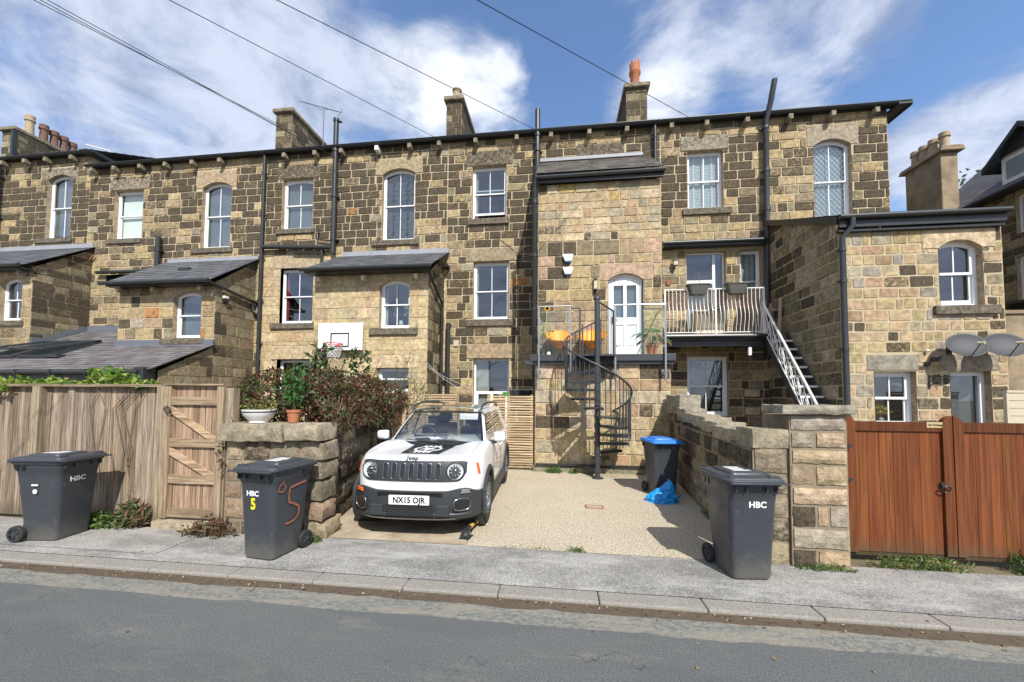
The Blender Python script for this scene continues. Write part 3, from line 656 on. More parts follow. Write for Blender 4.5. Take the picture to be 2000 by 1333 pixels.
for i in range(9): x = -20+i*1.1; b.box(x, x+.03, 8.43, 8.6, 2.3, 2.45)
b.build('lean_to_gutter', M['black'], h2, world=True)
mbx('flashing', h2, M['leadd'], (-14.05, -10.55, 10.38, 10.42, 3.3, 3.5)); 
b = MB()
for i in range(5): y = 10.45+i*.3; z = 3.36+i*.145; b.box(-17.375, -17.33, y, y+.31, z, z+.3)
b.box(-17.35, -14.03, 11.93, 11.97, 4.08, 4.3); b.build('flashing', M['leadd'], h2, world=True)
T = Matrix.Translation((0, 10.0, 3.155)) @ Matrix.Rotation(atan2(.90, 1.86), 4, 'X')
for i, x in enumerate((-16.55, -15.4)):
    b = MB()
    for q in ((-.5, -.42, -.75, .75), (.42, .5, -.75, .75), (-.42, .42, -.75, -.66), (-.42, .42, .66, .75)): b.box(x+q[0], x+q[1], q[2], q[3], .0, .09, T)
    T2 = T @ Matrix.Translation((0, .0, .12)) @ Matrix.Rotation(radians(-9), 4, 'X')
    for q in ((-.5, -.43, -.75, .75), (.43, .5, -.75, .75), (-.43, .43, -.75, -.67), (-.43, .43, .67, .75)): b.box(x+q[0], x+q[1], q[2], q[3], .04, .09, T2)
    s = b.build('skylight', M['iron'], h2, world=True); b = MB(); b.box(x-.43, x+.43, -.67, .67, .05, .058, T2); b.box(x-.42, x+.42, -.66, .66, .012, .018, T); b.build('pane', M['glass'], s, world=True)
b = MB(); b.box(-14.9, -14.5, 9.3, 9.5, 2.86, 2.95); b.build('roof_vent', M['black'], h2, world=True)
pipe(h2, [(-10.31, 11.87, 10.28), (-10.31, 11.87, 1.)], .055, [(-10.31, 11.87, z) for z in (9.6, 8.1, 6.6, 5.1, 3.6)])

# ================================================================== HOUSE 3
h3 = thing('terraced_house', 'stone terraced house with leaded arched window and pale extension behind the shrubs', 'house', (-7, 12, 0), group='row of stone terraced houses')
b = MB(); X0 = -10.3; x1 = -3.68
Wa = (-9.68, -8.51, 7.60, 9.41); Wb = (-5.97, -4.81, 7.05, 9.52); Wc = (-9.64, -8.42, 4.28, 6.20); Wd = (-9.68, -8.45, 1.7, 3.02)
def soot3(u, v):
    x = u+X0
    return mainsoot(u, v, .9) if v > 6.7 else .04
wall(b, (X0, 12, 0), (1, 0, 0), x1-X0, 10.3, holes=hs((Wa, Wb, Wc, Wd), X0), solid=hs([(-9.85, -8.3, 9.42, 9.88), (-9.8, -8.4, 7.4, 7.6), (-6.2, -4.6, 9.3, 9.9), (-6.3, -4.6, 6.85, 7.05), (-9.9, -8.1, 6.2, 6.68), (-9.95, -8.3, 4.08, 4.28), (-9.9, -8.2, 3.02, 3.5)], X0), v0=6.65, seed=34, soot=soot3, **FW)
wall(b, (X0, 12, 0), (1, 0, 0), x1-X0, 6.65, holes=hs((Wc, Wd), X0), solid=hs([(-9.9, -8.1, 6.2, 6.68), (-9.95, -8.3, 4.08, 4.28), (-9.9, -8.2, 3.02, 3.5)], X0), v0=0, pal=PALE, soot=soot3, ch=(.3, .35), bl=(.35, .75), gap=.016, depth=.012)
shell(b, X0, x1, 22, 10.3); b.build('wall', [M['mortar'], M['stone']], h3, world=True)
for q, arch, tone, so in (((-9.87, -8.28, 9.42, 9.88), None, (.28, .25, .19), .62), ((-6.22, -4.55, 9.33, 9.86), (-5.97, -4.81, .19), (.40, .33, .22), .3), ((-9.92, -8.1, 6.21, 6.66), None, (.44, .36, .25), .1), ((-9.9, -8.2, 3.03, 3.48), None, (.52, .42, .28), 0)):
    b = MB(); bigstone(b, *q, 11.98, .2, tone, so, arch); b.build('lintel', M['stone'], h3, world=True, bevel=0 if arch else .01)
w = window(h3, *Wa, 12, arch=.14, sill=(-9.85, -8.4, 7.59, 7.42), fill=('blind', 7.65, 'greyblind'))
window(h3, *Wb, 12, arch=.19, sill=(-6.3, -4.62, 7.04, 6.86), lead='flower', fill=('blind', 7.1, 'darkblind'))
window(h3, *Wc, 12, sill=(-9.95, -8.3, 4.27, 4.08), fill=('curtains', (-1,), .13, 'red'))
window(h3, *Wd, 12, rec=.18)
eaves(h3, x0=-10.3+.035, x1=-3.6)
for x in (-9.5, -8.35, -7.38, -6.1, -4.95): corbel(h3, x, mat='stone' if x != -6.1 else 'white', tone=(.30, .27, .2))
pipe(h3, [(-7.62, 11.84, 11.3), (-7.62, 11.84, 6.6)], .085, [(-7.62, 11.84, z) for z in (11.28, 10.2, 8.6, 7.1)], name='soil_pipe')
b = MB(); b.tube([(-10.25, 11.86, 6.95), (-7.65, 11.86, 6.83)], .075, 8); b.tube([(-9.1, 11.88, 6.72), (-8.0, 11.88, 6.66)], .03, 8); b.tube([(-9.1, 11.88, 6.72), (-9.1, 11.88, 6.9)], .03, 8); b.tube([(-8.05, 11.88, 6.85), (-8.05, 11.88, 6.2)], .045, 8)
b.tube([(-8.2, 11.9, 7.5), (-8.25, 11.9, 7.15), (-7.7, 11.9, 7.08)], .025, 8); b.build('waste_pipe', M['black'], h3, world=True, smooth=50)
# extension
b = MB(); E = (-5.23, -4.31, 3.78, 5.22); E2 = (-5.28, -4.3, 1.9, 2.62)
wall(b, (-7.3, 10.5, 0), (1, 0, 0), 3.54, 5.48, holes=hs((E, E2), -7.3), solid=hs([(-5.5, -4.0, 5.03, 5.48), (-5.5, -4.05, 3.56, 3.78), (-5.6, -4.0, 2.62, 3.0)], -7.3), v0=0, pal=PALE, soot=lambda u, v: .02, ch=(.29, .34), bl=(.32, .72), gap=.013, depth=.012, seed=40, quoin=True)
wall(b, (-3.76, 10.5, 0), (0, 1, 0), 1.5, 6.6, top=(5.4, 6.5), v0=0, pal=GREY, soot=lambda u, v: .4, ch=(.28, .34), bl=(.3, .7), gap=.022)
wall(b, (-7.3, 12, 0), (0, -1, 0), 1.5, 6.6, top=(6.5, 5.4), v0=0, pal=GREY, soot=lambda u, v: .3, ch=(.28, .34), bl=(.3, .7), gap=.022)
b.build('extension_wall', [M['mortar'], M['stone']], h3, world=True)
b = MB(); bigstone(b, -5.5, -3.77, 5.05, 5.44, 10.485, .2, (.55, .44, .29), 0, (-5.23, -4.31, .17)); b.build('lintel', M['stone'], h3, world=True)
b = MB(); bigstone(b, -5.6, -4.0, 2.62, 3.0, 10.485, .2, (.55, .44, .29), 0); b.build('lintel', M['stone'], h3, world=True)
window(h3, *E, 10.5, arch=.17, sill=(-5.52, -4.05, 3.77, 3.58), fill=('curtains', (-1,), .12))
window(h3, *E2, 10.5, rec=.15, bar=False, lsplit=.55)
b = MB(); slates(b, (-7.45, 10.15, 5.5), (-3.58, 10.15, 5.5), (-3.58, 12, 6.56), (-7.45, 12, 6.56)); b.build('extension_roof', M['slate'], h3, world=True)
mbx('flashing', h3, M['lead'], (-7.35, -3.6, 11.93, 11.97, 6.52, 6.68))
b = MB(); b.tube([(-7.5, 10.06, 5.46), (-3.55, 10.06, 5.46)], .06, 8); b.box(-7.4, -3.7, 10.12, 10.48, 5.38, 5.42); b.tube([(-3.66, 10.15, 5.42), (-3.66, 10.3, 5.3), (-3.66, 11.5, 4.75), (-3.66, 11.5, 0)], .045, 8); b.build('extension_gutter', M['black'], h3, world=True, smooth=50)
for x in (-7.05, -5.65, -4.05): corbel(h3, x, 10.5, 5.17, .85, 'cream')
c2 = chimney(h3, -11.7, -10.98, 14, 16.4, 10.8, 13.66, seed=51, sootp=.7)
c3 = chimney(h3, -4.38, -3.78, 14, 16.2, 10.8, 13.52, seed=52, sootp=.8)
pot(c3, -4.08, 14.4, 13.58, .55, .16, 'potbuff', 2)
# flowers in the extension window
# ================================================================== HOUSE 4
h4 = thing('terraced_house', 'stone terraced house with projecting pinkish tower and white arched door above the spiral stairs', 'house', (0, 12, 0), group='row of stone terraced houses')
b = MB(); X0 = -3.68; x1 = 3.15
Wa = (-2.84, -1.70, 7.64, 9.40); Wb = (-2.77, -1.59, 4.30, 6.19); Wc = (-2.74, -1.57, .35, 3.02)
def soot4(u, v):
    x = u+X0; s = mainsoot(u, v, .78)
    s += .5*math.exp(-((x+3.25)/.22)**2)*(v > 3)+.45*math.exp(-((x+1.05)/.3)**2)*(v > 4)
    return min(.95, s+(.12 if v < 6.5 else 0))
wall(b, (X0, 12, 0), (1, 0, 0), x1-X0, 10.3, holes=hs((Wa, Wb, Wc), X0), solid=hs([(-3.02, -1.5, 9.42, 9.88), (-2.95, -1.6, 7.42, 7.64), (-3.0, -1.4, 6.2, 6.64), (-3.0, -1.35, 4.08, 4.30), (-2.95, -1.35, 3.02, 3.5), (.55, 2.05, 9.4, 9.88)], X0), seed=61, soot=soot4, v0=0, **FW)
shell(b, X0, x1, 22, 10.3); b.build('wall', [M['mortar'], M['stone']], h4, world=True)
for q, tone, so in (((-3.04, -1.5, 9.42, 9.88), (.28, .25, .19), .62), ((-3.02, -1.35, 6.21, 6.64), (.36, .30, .21), .35), ((-2.96, -1.38, 3.03, 3.5), (.40, .31, .21), .2), ((.55, 2.05, 9.42, 9.86), (.25, .22, .17), .62)):
    b = MB(); bigstone(b, *q, 11.975, .2, tone, so); b.build('lintel', M['stone'], h4, world=True, bevel=.01)
window(h4, *Wa, 12, openz=.14, sill=(-2.97, -1.6, 7.62, 7.42), fill=('curtains', (-1,), .12))
window(h4, *Wb, 12, sill=(-3.0, -1.38, 4.28, 4.07), fill=('curtains', (-1,), .1))
w = window(h4, *Wc, 12, rec=.16, lsplit=.66, panes=1, bar=False, fw=.06, fill=('curtains', (-1,), .45), name='patio_door')
mbx('door_frame', w, M['pvc'], (-2.68, -1.63, 12.16, 12.24, 1.88, 1.97), (-2.20, -2.11, 12.15, 12.235, .42, 1.88), (-2.68, -2.6, 12.15, 12.235, .42, 1.88), (-1.71, -1.63, 12.15, 12.235, .42, 1.88))
eaves(h4, -3.6+.02, 3.12, z=10.3)
for x in (-4.13+.2, -2.7, -1.35, -.25, .95, 2.1): corbel(h4, x, tone=(.30, .27, .2))
for i, (x, z) in enumerate(((-3.62, 6.05), (-3.6, 2.5))):
    b = MB(); b.lathe([(.09, 0), (.09, .08), (.06, .09), (.05, .2), (.075, .22), (.075, .26)], 12, Matrix.Translation((x, 11.97, z)) @ Matrix.Rotation(pi/2, 4, 'X')); b.build('flue_terminal', M['black'], h4, world=True, smooth=40)
mbx('wall_vent', h4, M['cream'], (-3.4, -3.22, 11.94, 11.98, 3.42, 3.62), bevel=.01)
b = MB(); b.tube([(-3.55, 11.85, 4.15), (-3.55, 11.85, .3)], .07, 10); b.tube([(-3.55, 11.99, 4.1), (-3.55, 11.85, 4.1)], .08, 10); b.build('soil_pipe', M['black'], h4, world=True, smooth=50)
pipe(h4, [(-.68, 11.84, 11.05), (-.68, 11.84, 9.2), (-.66, 11.2, 8.3)], .085, [(-.68, 11.84, z) for z in (10.2, 9.7)], name='soil_pipe')
# tower
b = MB(); D = (1.34, 2.25, 2.86, 5.16)
def soott(u, v):
    return .04+.16*(3.5 < v < 6.3)+.3*math.exp(-(u/.16)**2)*(v < 6.5)
wall(b, (-.57, 10.4, 0), (1, 0, 0), 3.30, 7.72, holes=hs([D], -.57), solid=hs([(1.1, 2.5, 4.97, 5.45)], -.57), v0=6.1, pal=PINK, soot=lambda u, v: .06, ch=(.2, .27), bl=(.2, .62), gap=.02, depth=.014, seed=71, quoin=True)
wall(b, (-.57, 10.4, 0), (1, 0, 0), 3.30, 6.1, holes=hs([D], -.57), solid=hs([(1.1, 2.5, 4.97, 5.45)], -.57), v0=2, pal=[(c, w) for c, w in BUFF[:6]]+[((.46, .33, .25), 3)], soot=soott, ch=(.27, .34), bl=(.3, .7), gap=.024, depth=.016, quoin=True)
wall(b, (-.57, 12, 0), (0, -1, 0), 1.6, 9, top=(9., 7.6), v0=0, pal=BUFF, soot=lambda u, v: .4); wall(b, (2.73, 10.4, 0), (0, 1, 0), 1.6, 9, top=(7.6, 9.), v0=2, pal=BUFF, soot=lambda u, v: .3)
b.build('tower_wall', [M['mortar'], M['stone']], h4, world=True)
b = MB(); bigstone(b, 1.1, 2.5, 4.98, 5.43, 10.385, .2, (.46, .34, .25), .12, (1.34, 2.25, .18)); b.build('lintel', M['stone'], h4, world=True)
b = MB(); slates(b, (-.62, 10.2, 7.95), (2.78, 10.2, 7.95), (2.78, 12, 9.38), (-.62, 12, 9.38), row=.2, w=.25, tone=(.17, .15, .13), var=.3)
b.build('tower_roof', M['slate'], h4, world=True)
mbx('flashing', h4, M['lead'], (-.6, 2.6, 11.9, 11.96, 9.36, 9.46))
b = MB(); b.box(-.62, 2.78, 10.26, 10.4, 7.74, 7.78); b.box(-.62, 2.78, 10.235, 10.26, 7.70, 7.88); b.tube([(-.64, 10.18, 7.835), (2.80, 10.18, 7.85)], .05, 8); b.build('tower_gutter', M['black'], h4, world=True)
pipe(h4, [(-.66, 10.18, 7.82), (-.66, 10.28, 7.55), (-.66, 10.28, 3.0), (-.66, 10.6, 2.4), (-.62, 10.6, .2)], .06, [(-.66, 10.28, z) for z in (7.2, 5.7, 4.2)])
b = MB(); b.tube([(-1.30, 11.97, 6.4), (-1.31, 11.97, 4.0), (-1.33, 11.96, 1.9)], .012, 5); b.tube([(-2.0, 11.97, 7.0), (-1.3, 11.97, 6.4)], .008, 4); b.tube([(-1.3, 11.97, 6.4), (-.7, 11.97, 6.75)], .008, 4); b.build('wall_cable', M['wire'], h4, world=True)
pipe(h4, [(2.96, 11.86, 10.3), (2.96, 11.86, 9.0)], .05, [(2.96, 11.86, 9.9)])
# arched door
f = MB(); x0, xx1, z0, z1 = D; yf = 10.5; zs = z1-.18
o = [(x0, z0), (xx1, z0)]+[(xx1+(x0-xx1)*i/10, z1) for i in range(11)]
ins = lambda k, zb: [(x0+k, zb), (xx1-k, zb)]+list(reversed(arcpts(x0+k, xx1-k, zs-k*.3, .18-k*.7, 10)))
ringpoly(f, o, ins(.065, z0+.02), yf, yf+.1)
dr = f.build('door', M['pvc'], h4, world=True)
f = MB(); a, c = x0+.07, xx1-.07; m = (a+c)/2; st = .085
f.box(a, a+st, yf+.02, yf+.065, z0+.02, z1-.16); f.box(c-st, c, yf+.02, yf+.065, z0+.02, z1-.16); f.box(m-.045, m+.045, yf+.021, yf+.064, z0+.3, z1-.14)
f.box(a+st, c-st, yf+.022, yf+.063, z0+.02, z0+.3); f.box(a+st, c-st, yf+.0225, yf+.0625, 3.78, 3.98)
f.prism([(a+st, z1-.3), (c-st, z1-.3)]+list(reversed(arcpts(a, c, zs-.03, .14, 10))), yf+.0235, yf+.06)
f.box(a+st, c-st, yf+.045, yf+.06, z0+.3, 3.8)
for s0, s1 in ((a+st+.04, m-.085), (m+.085, c-st-.04)): f.box(s0, s1, yf+.032, yf+.05, z0+.36, 3.72)
f.build('door_leaf', M['pvc'], dr, world=True, bevel=.006)
mbx('pane', dr, M['glass'], (a+st, c-st, yf+.04, yf+.046, 3.97, z1-.12)); mbx('room_interior', dr, M['greyblind'], (a, c, yf+.12, yf+.13, 3.6, z1-.1))
mbx('handle', dr, M['black'], (a+.03, a+.055, yf-.01, yf+.02, 3.82, 4.0), (a+.03, a+.13, yf-.035, yf-.012, 3.9, 3.92))
# platform
b = MB()
wall(b, (-.57, 9.35, 0), (1, 0, 0), 3.2, 2.68, v0=.15, pal=BUFF[:3]+PINK[1:4]+[((.45, .38, .28), 4)], soot=lambda u, v: .16, ch=(.26, .33), bl=(.28, .7), gap=.024, depth=.018, seed=81, quoin=True)
wall(b, (2.63, 9.35, 0), (0, 1, 0), 1.05, 2.68, v0=0, pal=GREY, soot=lambda u, v: .3); wall(b, (-.57, 10.4, 0), (0, -1, 0), 1.05, 2.68, v0=0, pal=GREY, soot=lambda u, v: .3)
b.m = 1; b.cur = (.25, .24, .17); b.sc = .3; b.box(-.62, 2.68, 9.28, 9.4, -.02, .13); b.cur = (1, 1, 1)
b.build('platform_wall', [M['mortar'], M['stone']], h4, world=True)
b = MB(); b.box(-.68, 2.7, 9.24, 10.4, 2.78, 2.84); b.build('platform_deck', M['concrete'], h4, world=True)
b = MB(); b.box(-.7, 2.72, 9.19, 9.24, 2.68, 2.84); b.box(-.66, 2.7, 9.24, 9.34, 2.6, 2.74); b.prism([(-.82, 2.62), (-.62, 2.58), (-.62, 2.68), (-.84, 2.70)], 9.2, 9.32); b.build('platform_fascia', M['iron'], h4, world=True, bevel=.006)
mbx('plinth_pipe', h4, M['black'], (-.55, 2.0, 9.22, 9.27, .17, .21))
c4 = chimney(h4, 2.48, 3.22, 14, 16.5, 10.8, 13.38, seed=91, sootp=.75)
pot(c4, 2.88, 14.45, 13.42, 1.22, .2, 'terracotta', 1)
# ================================================================== HOUSE 5
h5 = thing('terraced_house', 'end stone terraced house with a white balcony and two-storey extension behind the brown gates', 'house', (6.3, 12, 0), group='row of stone terraced houses')
b = MB(); X0 = 3.15; x1 = 9.53
Wa = (3.95, 4.99, 7.61, 9.42); Wb = (7.53, 8.55, 7.05, 9.52); Wc = (3.88, 5.02, 3.62, 6.26); Wd = (5.42, 6.02, 5.0, 6.27); We = (3.86, 5.03, 1.25, 3.05)
def soot_shade5(u, v):
    x = u+X0
    s = mainsoot(u, v, .8) if v > 7.2 else .1
    if v > 7.2 and x > 5.9 and x < 7.4: s *= .45
    if v < 3.6: s = .3  # shade below the balcony, painted into the stones as extra soot share
    return s
wall(b, (X0, 12, 0), (1, 0, 0), x1-X0, 10.3, holes=hs((Wa, Wb, Wc, Wd, We), X0), solid=hs([(3.75, 5.15, 9.43, 9.9), (3.78, 5.2, 7.4, 7.61), (7.35, 8.75, 9.3, 9.98), (3.85, 6.15, 6.27, 6.33), (3.7, 5.2, 1.1, 1.25)], X0), seed=107, v0=0, soot=soot_shade5, pal=BUFF, **FW)
wall(b, (x1, 12, 0), (0, 1, 0), 10, 10.3, v0=5, pal=BUFF, soot=lambda u, v: .3)
shell(b, X0, x1-.002, 22, 10.3); b.build('wall', [M['mortar'], M['stone']], h5, world=True)
b = MB(); bigstone(b, 3.75, 5.16, 9.44, 9.89, 11.975, .2, (.33, .30, .24), .42); b.build('lintel', M['stone'], h5, world=True, bevel=.01)
b = MB(); bigstone(b, 7.36, 8.75, 9.33, 9.96, 11.985, .2, (.36, .31, .24), .22, (7.53, 8.55, .19)); b.build('lintel', M['stone'], h5, world=True)
window(h5, *Wa, 12, sill=(3.78, 5.2, 7.6, 7.4), fill=('slats',))
window(h5, *Wb, 12, arch=.19, lead='diamond', fill=('blind', 7.1, 'blind'), sill=(7.4, 8.7, 7.04, 6.9))
w = window(h5, *Wc, 12, panes=1, bar=False, name='patio_window', fill=None)
mbx('mullion', w, M['pvc'], (4.68, 4.76, 12.135, 12.21, 3.68, 6.2), (3.93, 4.68, 12.14, 12.2, 5.3, 5.42)); mbx('roller_blind', w, M['blind'], (3.95, 4.66, 12.25, 12.26, 3.7, 5.3))
window(h5, *Wd, 12, bar=False, lsplit=.27, fill=('slats',))
w = window(h5, *We, 12, thick=True, rec=.1, fill=('blind', 2.15, 'greyblind'), sill=(3.75, 5.15, 1.25, 1.1))
eaves(h5, 3.14, 9.98, z=10.3)
b = MB(); b.box(9.62, 9.98, 11.7, 17, 10.22, 10.28); b.prism([(9.94, 10.2), (10.0, 10.2), (10.0, 10.36), (9.94, 10.36)], 11.74, 16.8); b.build('verge_board', M['black'], h5, world=True)
for x in (3.25+.18, 4.45, 5.6, 6.8, 7.95, 9.1): corbel(h5, x)
pipe(h5, [(6.24, 11.5, 11.1), (6.17, 11.6, 10.5), (6.15, 11.84, 10.1), (6.12, 11.84, 6.5), (6.08, 11.84, 5.2), (6.08, 11.84, 3)], .076, [(6.14, 11.84, z) for z in (9.9, 8.6, 7.4)], name='soil_pipe', mat='iron')
b = MB(); b.tube([(3.12, 11.72, 6.46), (6.05, 11.72, 6.46)], .065, 8); b.box(3.16, 6.1, 11.72, 11.98, 6.36, 6.42); b.build('balcony_gutter', M['black'], h5, world=True, smooth=50)
mbx('vent_grille', h5, M['rust'], (3.28, 3.4, 11.95, 11.98, 5.25, 5.4))
mbx('wall_box', h5, M['cream'], (3.95, 4.72, 11.5, 11.9, 3.66, 4.35), bevel=.01)
for x, z in ((5.45, 1.85), (5.45, 1.32)): b = MB(); b.cur = (.58, .45, .30); b.box(x, x+.42, 11.93, 12.02, z, z+.2); b.build('pale_stone', M['stone'], h5, world=True, bevel=.01)
# balcony
b = MB(); b.box(2.95, 5.66, 10.98, 11.99, 3.44, 3.54); b.build('balcony_deck', M['concrete'], h5, world=True)
b = MB(); b.box(2.93, 5.7, 10.93, 10.98, 3.40, 3.55); b.tube([(2.92, 10.87, 3.5), (5.72, 10.87, 3.5)], .055, 8); b.box(2.95, 5.66, 11.02, 11.14, 3.24, 3.44)
for x in (3.4, 4.3, 5.2): b.box(x, x+.07, 11.14, 11.97, 3.28, 3.44)
b.build('balcony_beam', M['black'], h5, world=True)
b = MB(); R = .011; zt, zb = 4.83, 3.62
b.tube([(2.97, 11, zt), (5.56, 11, zt)], .018, 6); b.tube([(2.97, 11, zb), (5.56, 11, zb)], .014, 6)
n = 25
for i in range(n+1):
    x = 2.97+i*(2.59/n)
    if i in (0, 13, n): b.box(x-.02, x+.02, 10.98, 11.02, 3.54, zt+.02); continue
    b.tube([(x, 11-.085*sin(max(0, min(1, (k/10-.0)/.72))*pi)**2 if k < 8 else 11, zb+(zt-zb)*k/10) for k in range(11)], .0095, 5, cap=False)
for k in range(5): y = 11.1+k*.17; b.tube([(5.55, y, zb), (5.55, y, zt)], .01, 5)
b.tube([(5.55, 11, zt), (5.55, 11.9, zt)], .018, 6); b.tube([(5.55, 11, zb), (5.55, 11.9, zb)], .014, 6)
b.build('balcony_railing', M['whitemetal'], h5, world=True)
b = MB(); T = Matrix
for sgn in (1, -1):
    k = -12
    while k < 60:
        xa = 3.0+k*.075; pts = []
        for t in range(0, 13):
            x = xa+sgn*t*.042+(0 if sgn > 0 else .5); z = 4.3+t*.042
            if 3.0 <= x <= 5.52: pts.append((x, 11.06+.006*sgn, z))
        if len(pts) > 1: b.tube([pts[0], pts[-1]], .011, 4)
        k += 1
b.box(3.0, 5.52, 11.045, 11.075, 4.29, 4.31); b.box(3.0, 5.52, 11.045, 11.075, 4.78, 4.8)
b.build('trellis', M['lattice'], h5, world=True)
b = MB()
for i, (x, y, dz) in enumerate(((5.68, 11.2, .05), (5.98, 11.1, .06), (6.0, 11.5, 0), (5.86, 11.75, .02))): b.tube([(x, y, 3.5), (x+(.06 if i == 1 else 0), y, 4.5+dz)], .045, 8); 
b.box(5.6, 6.12, 11.3, 11.33, 4.25, 4.33); b.box(5.6, 6.12, 11.3, 11.33, 3.85, 3.93); b.build('picket', M['picket'], h5, world=True)
# stairs from the balcony
st0, st1 = Vector((5.9, 11.0, 3.5)), Vector((5.9, 8.5, .15))
b = MB()
for x in (5.56, 6.10):
    b.prism([(0, 0), (.05, 0), (.05, .22), (0, .22)], 0, 1) if False else None
    A = [(x, 11.0, 3.35), (x, 11.0, 3.62), (x, 8.5, .32), (x, 8.5, .05)]; B = [(x+.04, *p[1:]) for p in A]
    b.poly(A[::-1]); b.poly(B)
    for i in range(4): j = (i+1) % 4; b.poly([A[i], A[j], B[j], B[i]])
b.build('stair_stringer', M['iron'], h5, world=True)
for i in range(13):
    t = (i+.7)/13.5; y = 11.0-2.5*t; z = 3.5-3.3*t; tr_ = mbx('stair_tread', h5, M['iron'], (5.6, 6.1, y-.14, y+.09, z-.02, z+.02)); mbx('nosing', tr_, M['whitemetal'], (5.6, 6.1, y-.165, y-.142, z-.03, z+.022))
b = MB(); hr = lambda t, dz=0, x=5.54: Vector((x, 11.0-2.35*t, 3.55-3.1*t+dz))
b.tube([hr(0, .85), hr(1, .85)], .028, 8); b.tube([hr(0, .12), hr(1, .12)], .018, 6)
for i in range(8):
    t = .04+i*.125; s = .13
    for sg in (1, -1):
        b.tube([hr(t+sg*.07*sin(k/12*pi*1.0)*1.0, .12+.73*k/12)+Vector((-.02*sg, 0, 0)) for k in range(13)], .011, 5)
    b.tube([hr(t+.06+.05*cos(a/10*2*pi), .42+.17*sin(a/10*2*pi)) for a in range(10)], .009, 5, closed=True)
b.tube([hr(0, 0), hr(0, .9)], .022, 6); b.tube([hr(1, -.2), hr(1, .88)], .022, 6)
b.build('stair_handrail', M['whitemetal'], h5, world=True)
# side extension
XE = 6.17; XR = 9.32; YE = 9.1
b = MB(); Ea = (8.12, 8.95, 3.83, 5.26); Eb = (6.79, 7.60, 1.2, 2.42); Ed = (8.24, 9.0, .3, 2.42)
wall(b, (XE, YE, 0), (1, 0, 0), XR-XE, 5.5, holes=hs((Ea, Eb, Ed), XE), solid=hs([(7.9, 9.15, 5.08, 5.5), (7.98, 9.2, 3.62, 3.83), (6.68, 7.65, 2.43, 2.78), (8.08, 9.15, 2.43, 2.78)], XE), v0=0, pal=PINK[:5]+BUFF[:3]+[((.33, .30, .25), 3)], soot=lambda u, v: .1+.25*(u > 2.75)+.3*(v < 2.5 and u > .9), ch=(.215, .27), bl=(.2, .5), gap=.034, depth=.008, seed=121, quoin=True)
def sw(u, v): return .55*math.exp(-((u-.5)/.6)**2)*(v > 4.5)+.35*(v < 2)+.12
wall(b, (XE, 12, 0), (0, -1, 0), 12-YE, 7.3, top=(7.02, 5.75), v0=0, pal=GREY+PINK[3:5], soot=sw, ch=(.24, .31), bl=(.25, .55), gap=.032, quoin=False)
wall(b, (XR, YE, 0), (0, 1, 0), 2.9, 7.3, top=(5.75, 7.02), v0=0, pal=BUFF, soot=lambda u, v: .3)
b.build('extension_wall', [M['mortar'], M['stone']], h5, world=True)
for q, a, tone, so in (((7.82, 9.2, 5.08, 5.47), (8.12, 8.95, .17), (.56, .45, .31), .05), ((6.66, 7.66, 2.44, 2.78), None, (.30, .28, .23), .25), ((8.06, 9.15, 2.44, 2.78), None, (.34, .30, .24), .2)):
    b = MB(); bigstone(b, *q, YE-.015, .2, tone, so, a); b.build('lintel', M['stone'], h5, world=True, bevel=0 if a else .01)
window(h5, *Ea, YE, arch=.15, thick=True, sill=(7.98, 9.2, 3.82, 3.63))
window(h5, *Eb, YE, thick=True, lsplit=.52)
w = window(h5, *Ed, YE, panes=1, bar=False, fw=.09, name='back_door', fill=('blind', .4, 'greyblind'))
b = MB(); slates(b, (XE-.08, YE-.12, 5.84), (XR+.0, YE-.12, 5.84), (XR+.0, 12, 7.1), (XE-.08, 12, 7.1)); b.build('extension_roof', M['slate'], h5, world=True)
b = MB(); b.box(XE-.06, XR-.02, YE-.14, YE-.1, 5.57, 5.76); b.box(XE-.05, XR-.02, YE-.1, YE+.0, 5.49, 5.54)
A = [(XE-.09, YE-.1, 5.66), (XE-.09, YE-.1, 5.84), (XE-.09, 12, 7.14), (XE-.09, 12, 6.98)]; b.poly(A); b.poly([(XE-.05, *p[1:]) for p in A][::-1]); b.poly([A[1], (XE-.05, *A[1][1:]), (XE-.05, *A[2][1:]), A[2]])
b.poly([A[0], A[3], (XE-.05, *A[3][1:]), (XE-.05, *A[0][1:])])
b.tube([(XE-.1, YE-.2, 5.78), (XR+.0, YE-.2, 5.78)], .055, 10); b.build('extension_gutter', M['black'], h5, world=True)
pipe(h5, [(XE+.16, YE-.2, 5.74), (XE+.16, YE-.2, 5.58), (XE+.02, YE-.09, 5.36), (XE+.02, YE-.09, .0)], .055, [(XE+.02, YE-.09, z) for z in (5.1, 4.4, 2.9, 1.4)], mat='iron')
pass

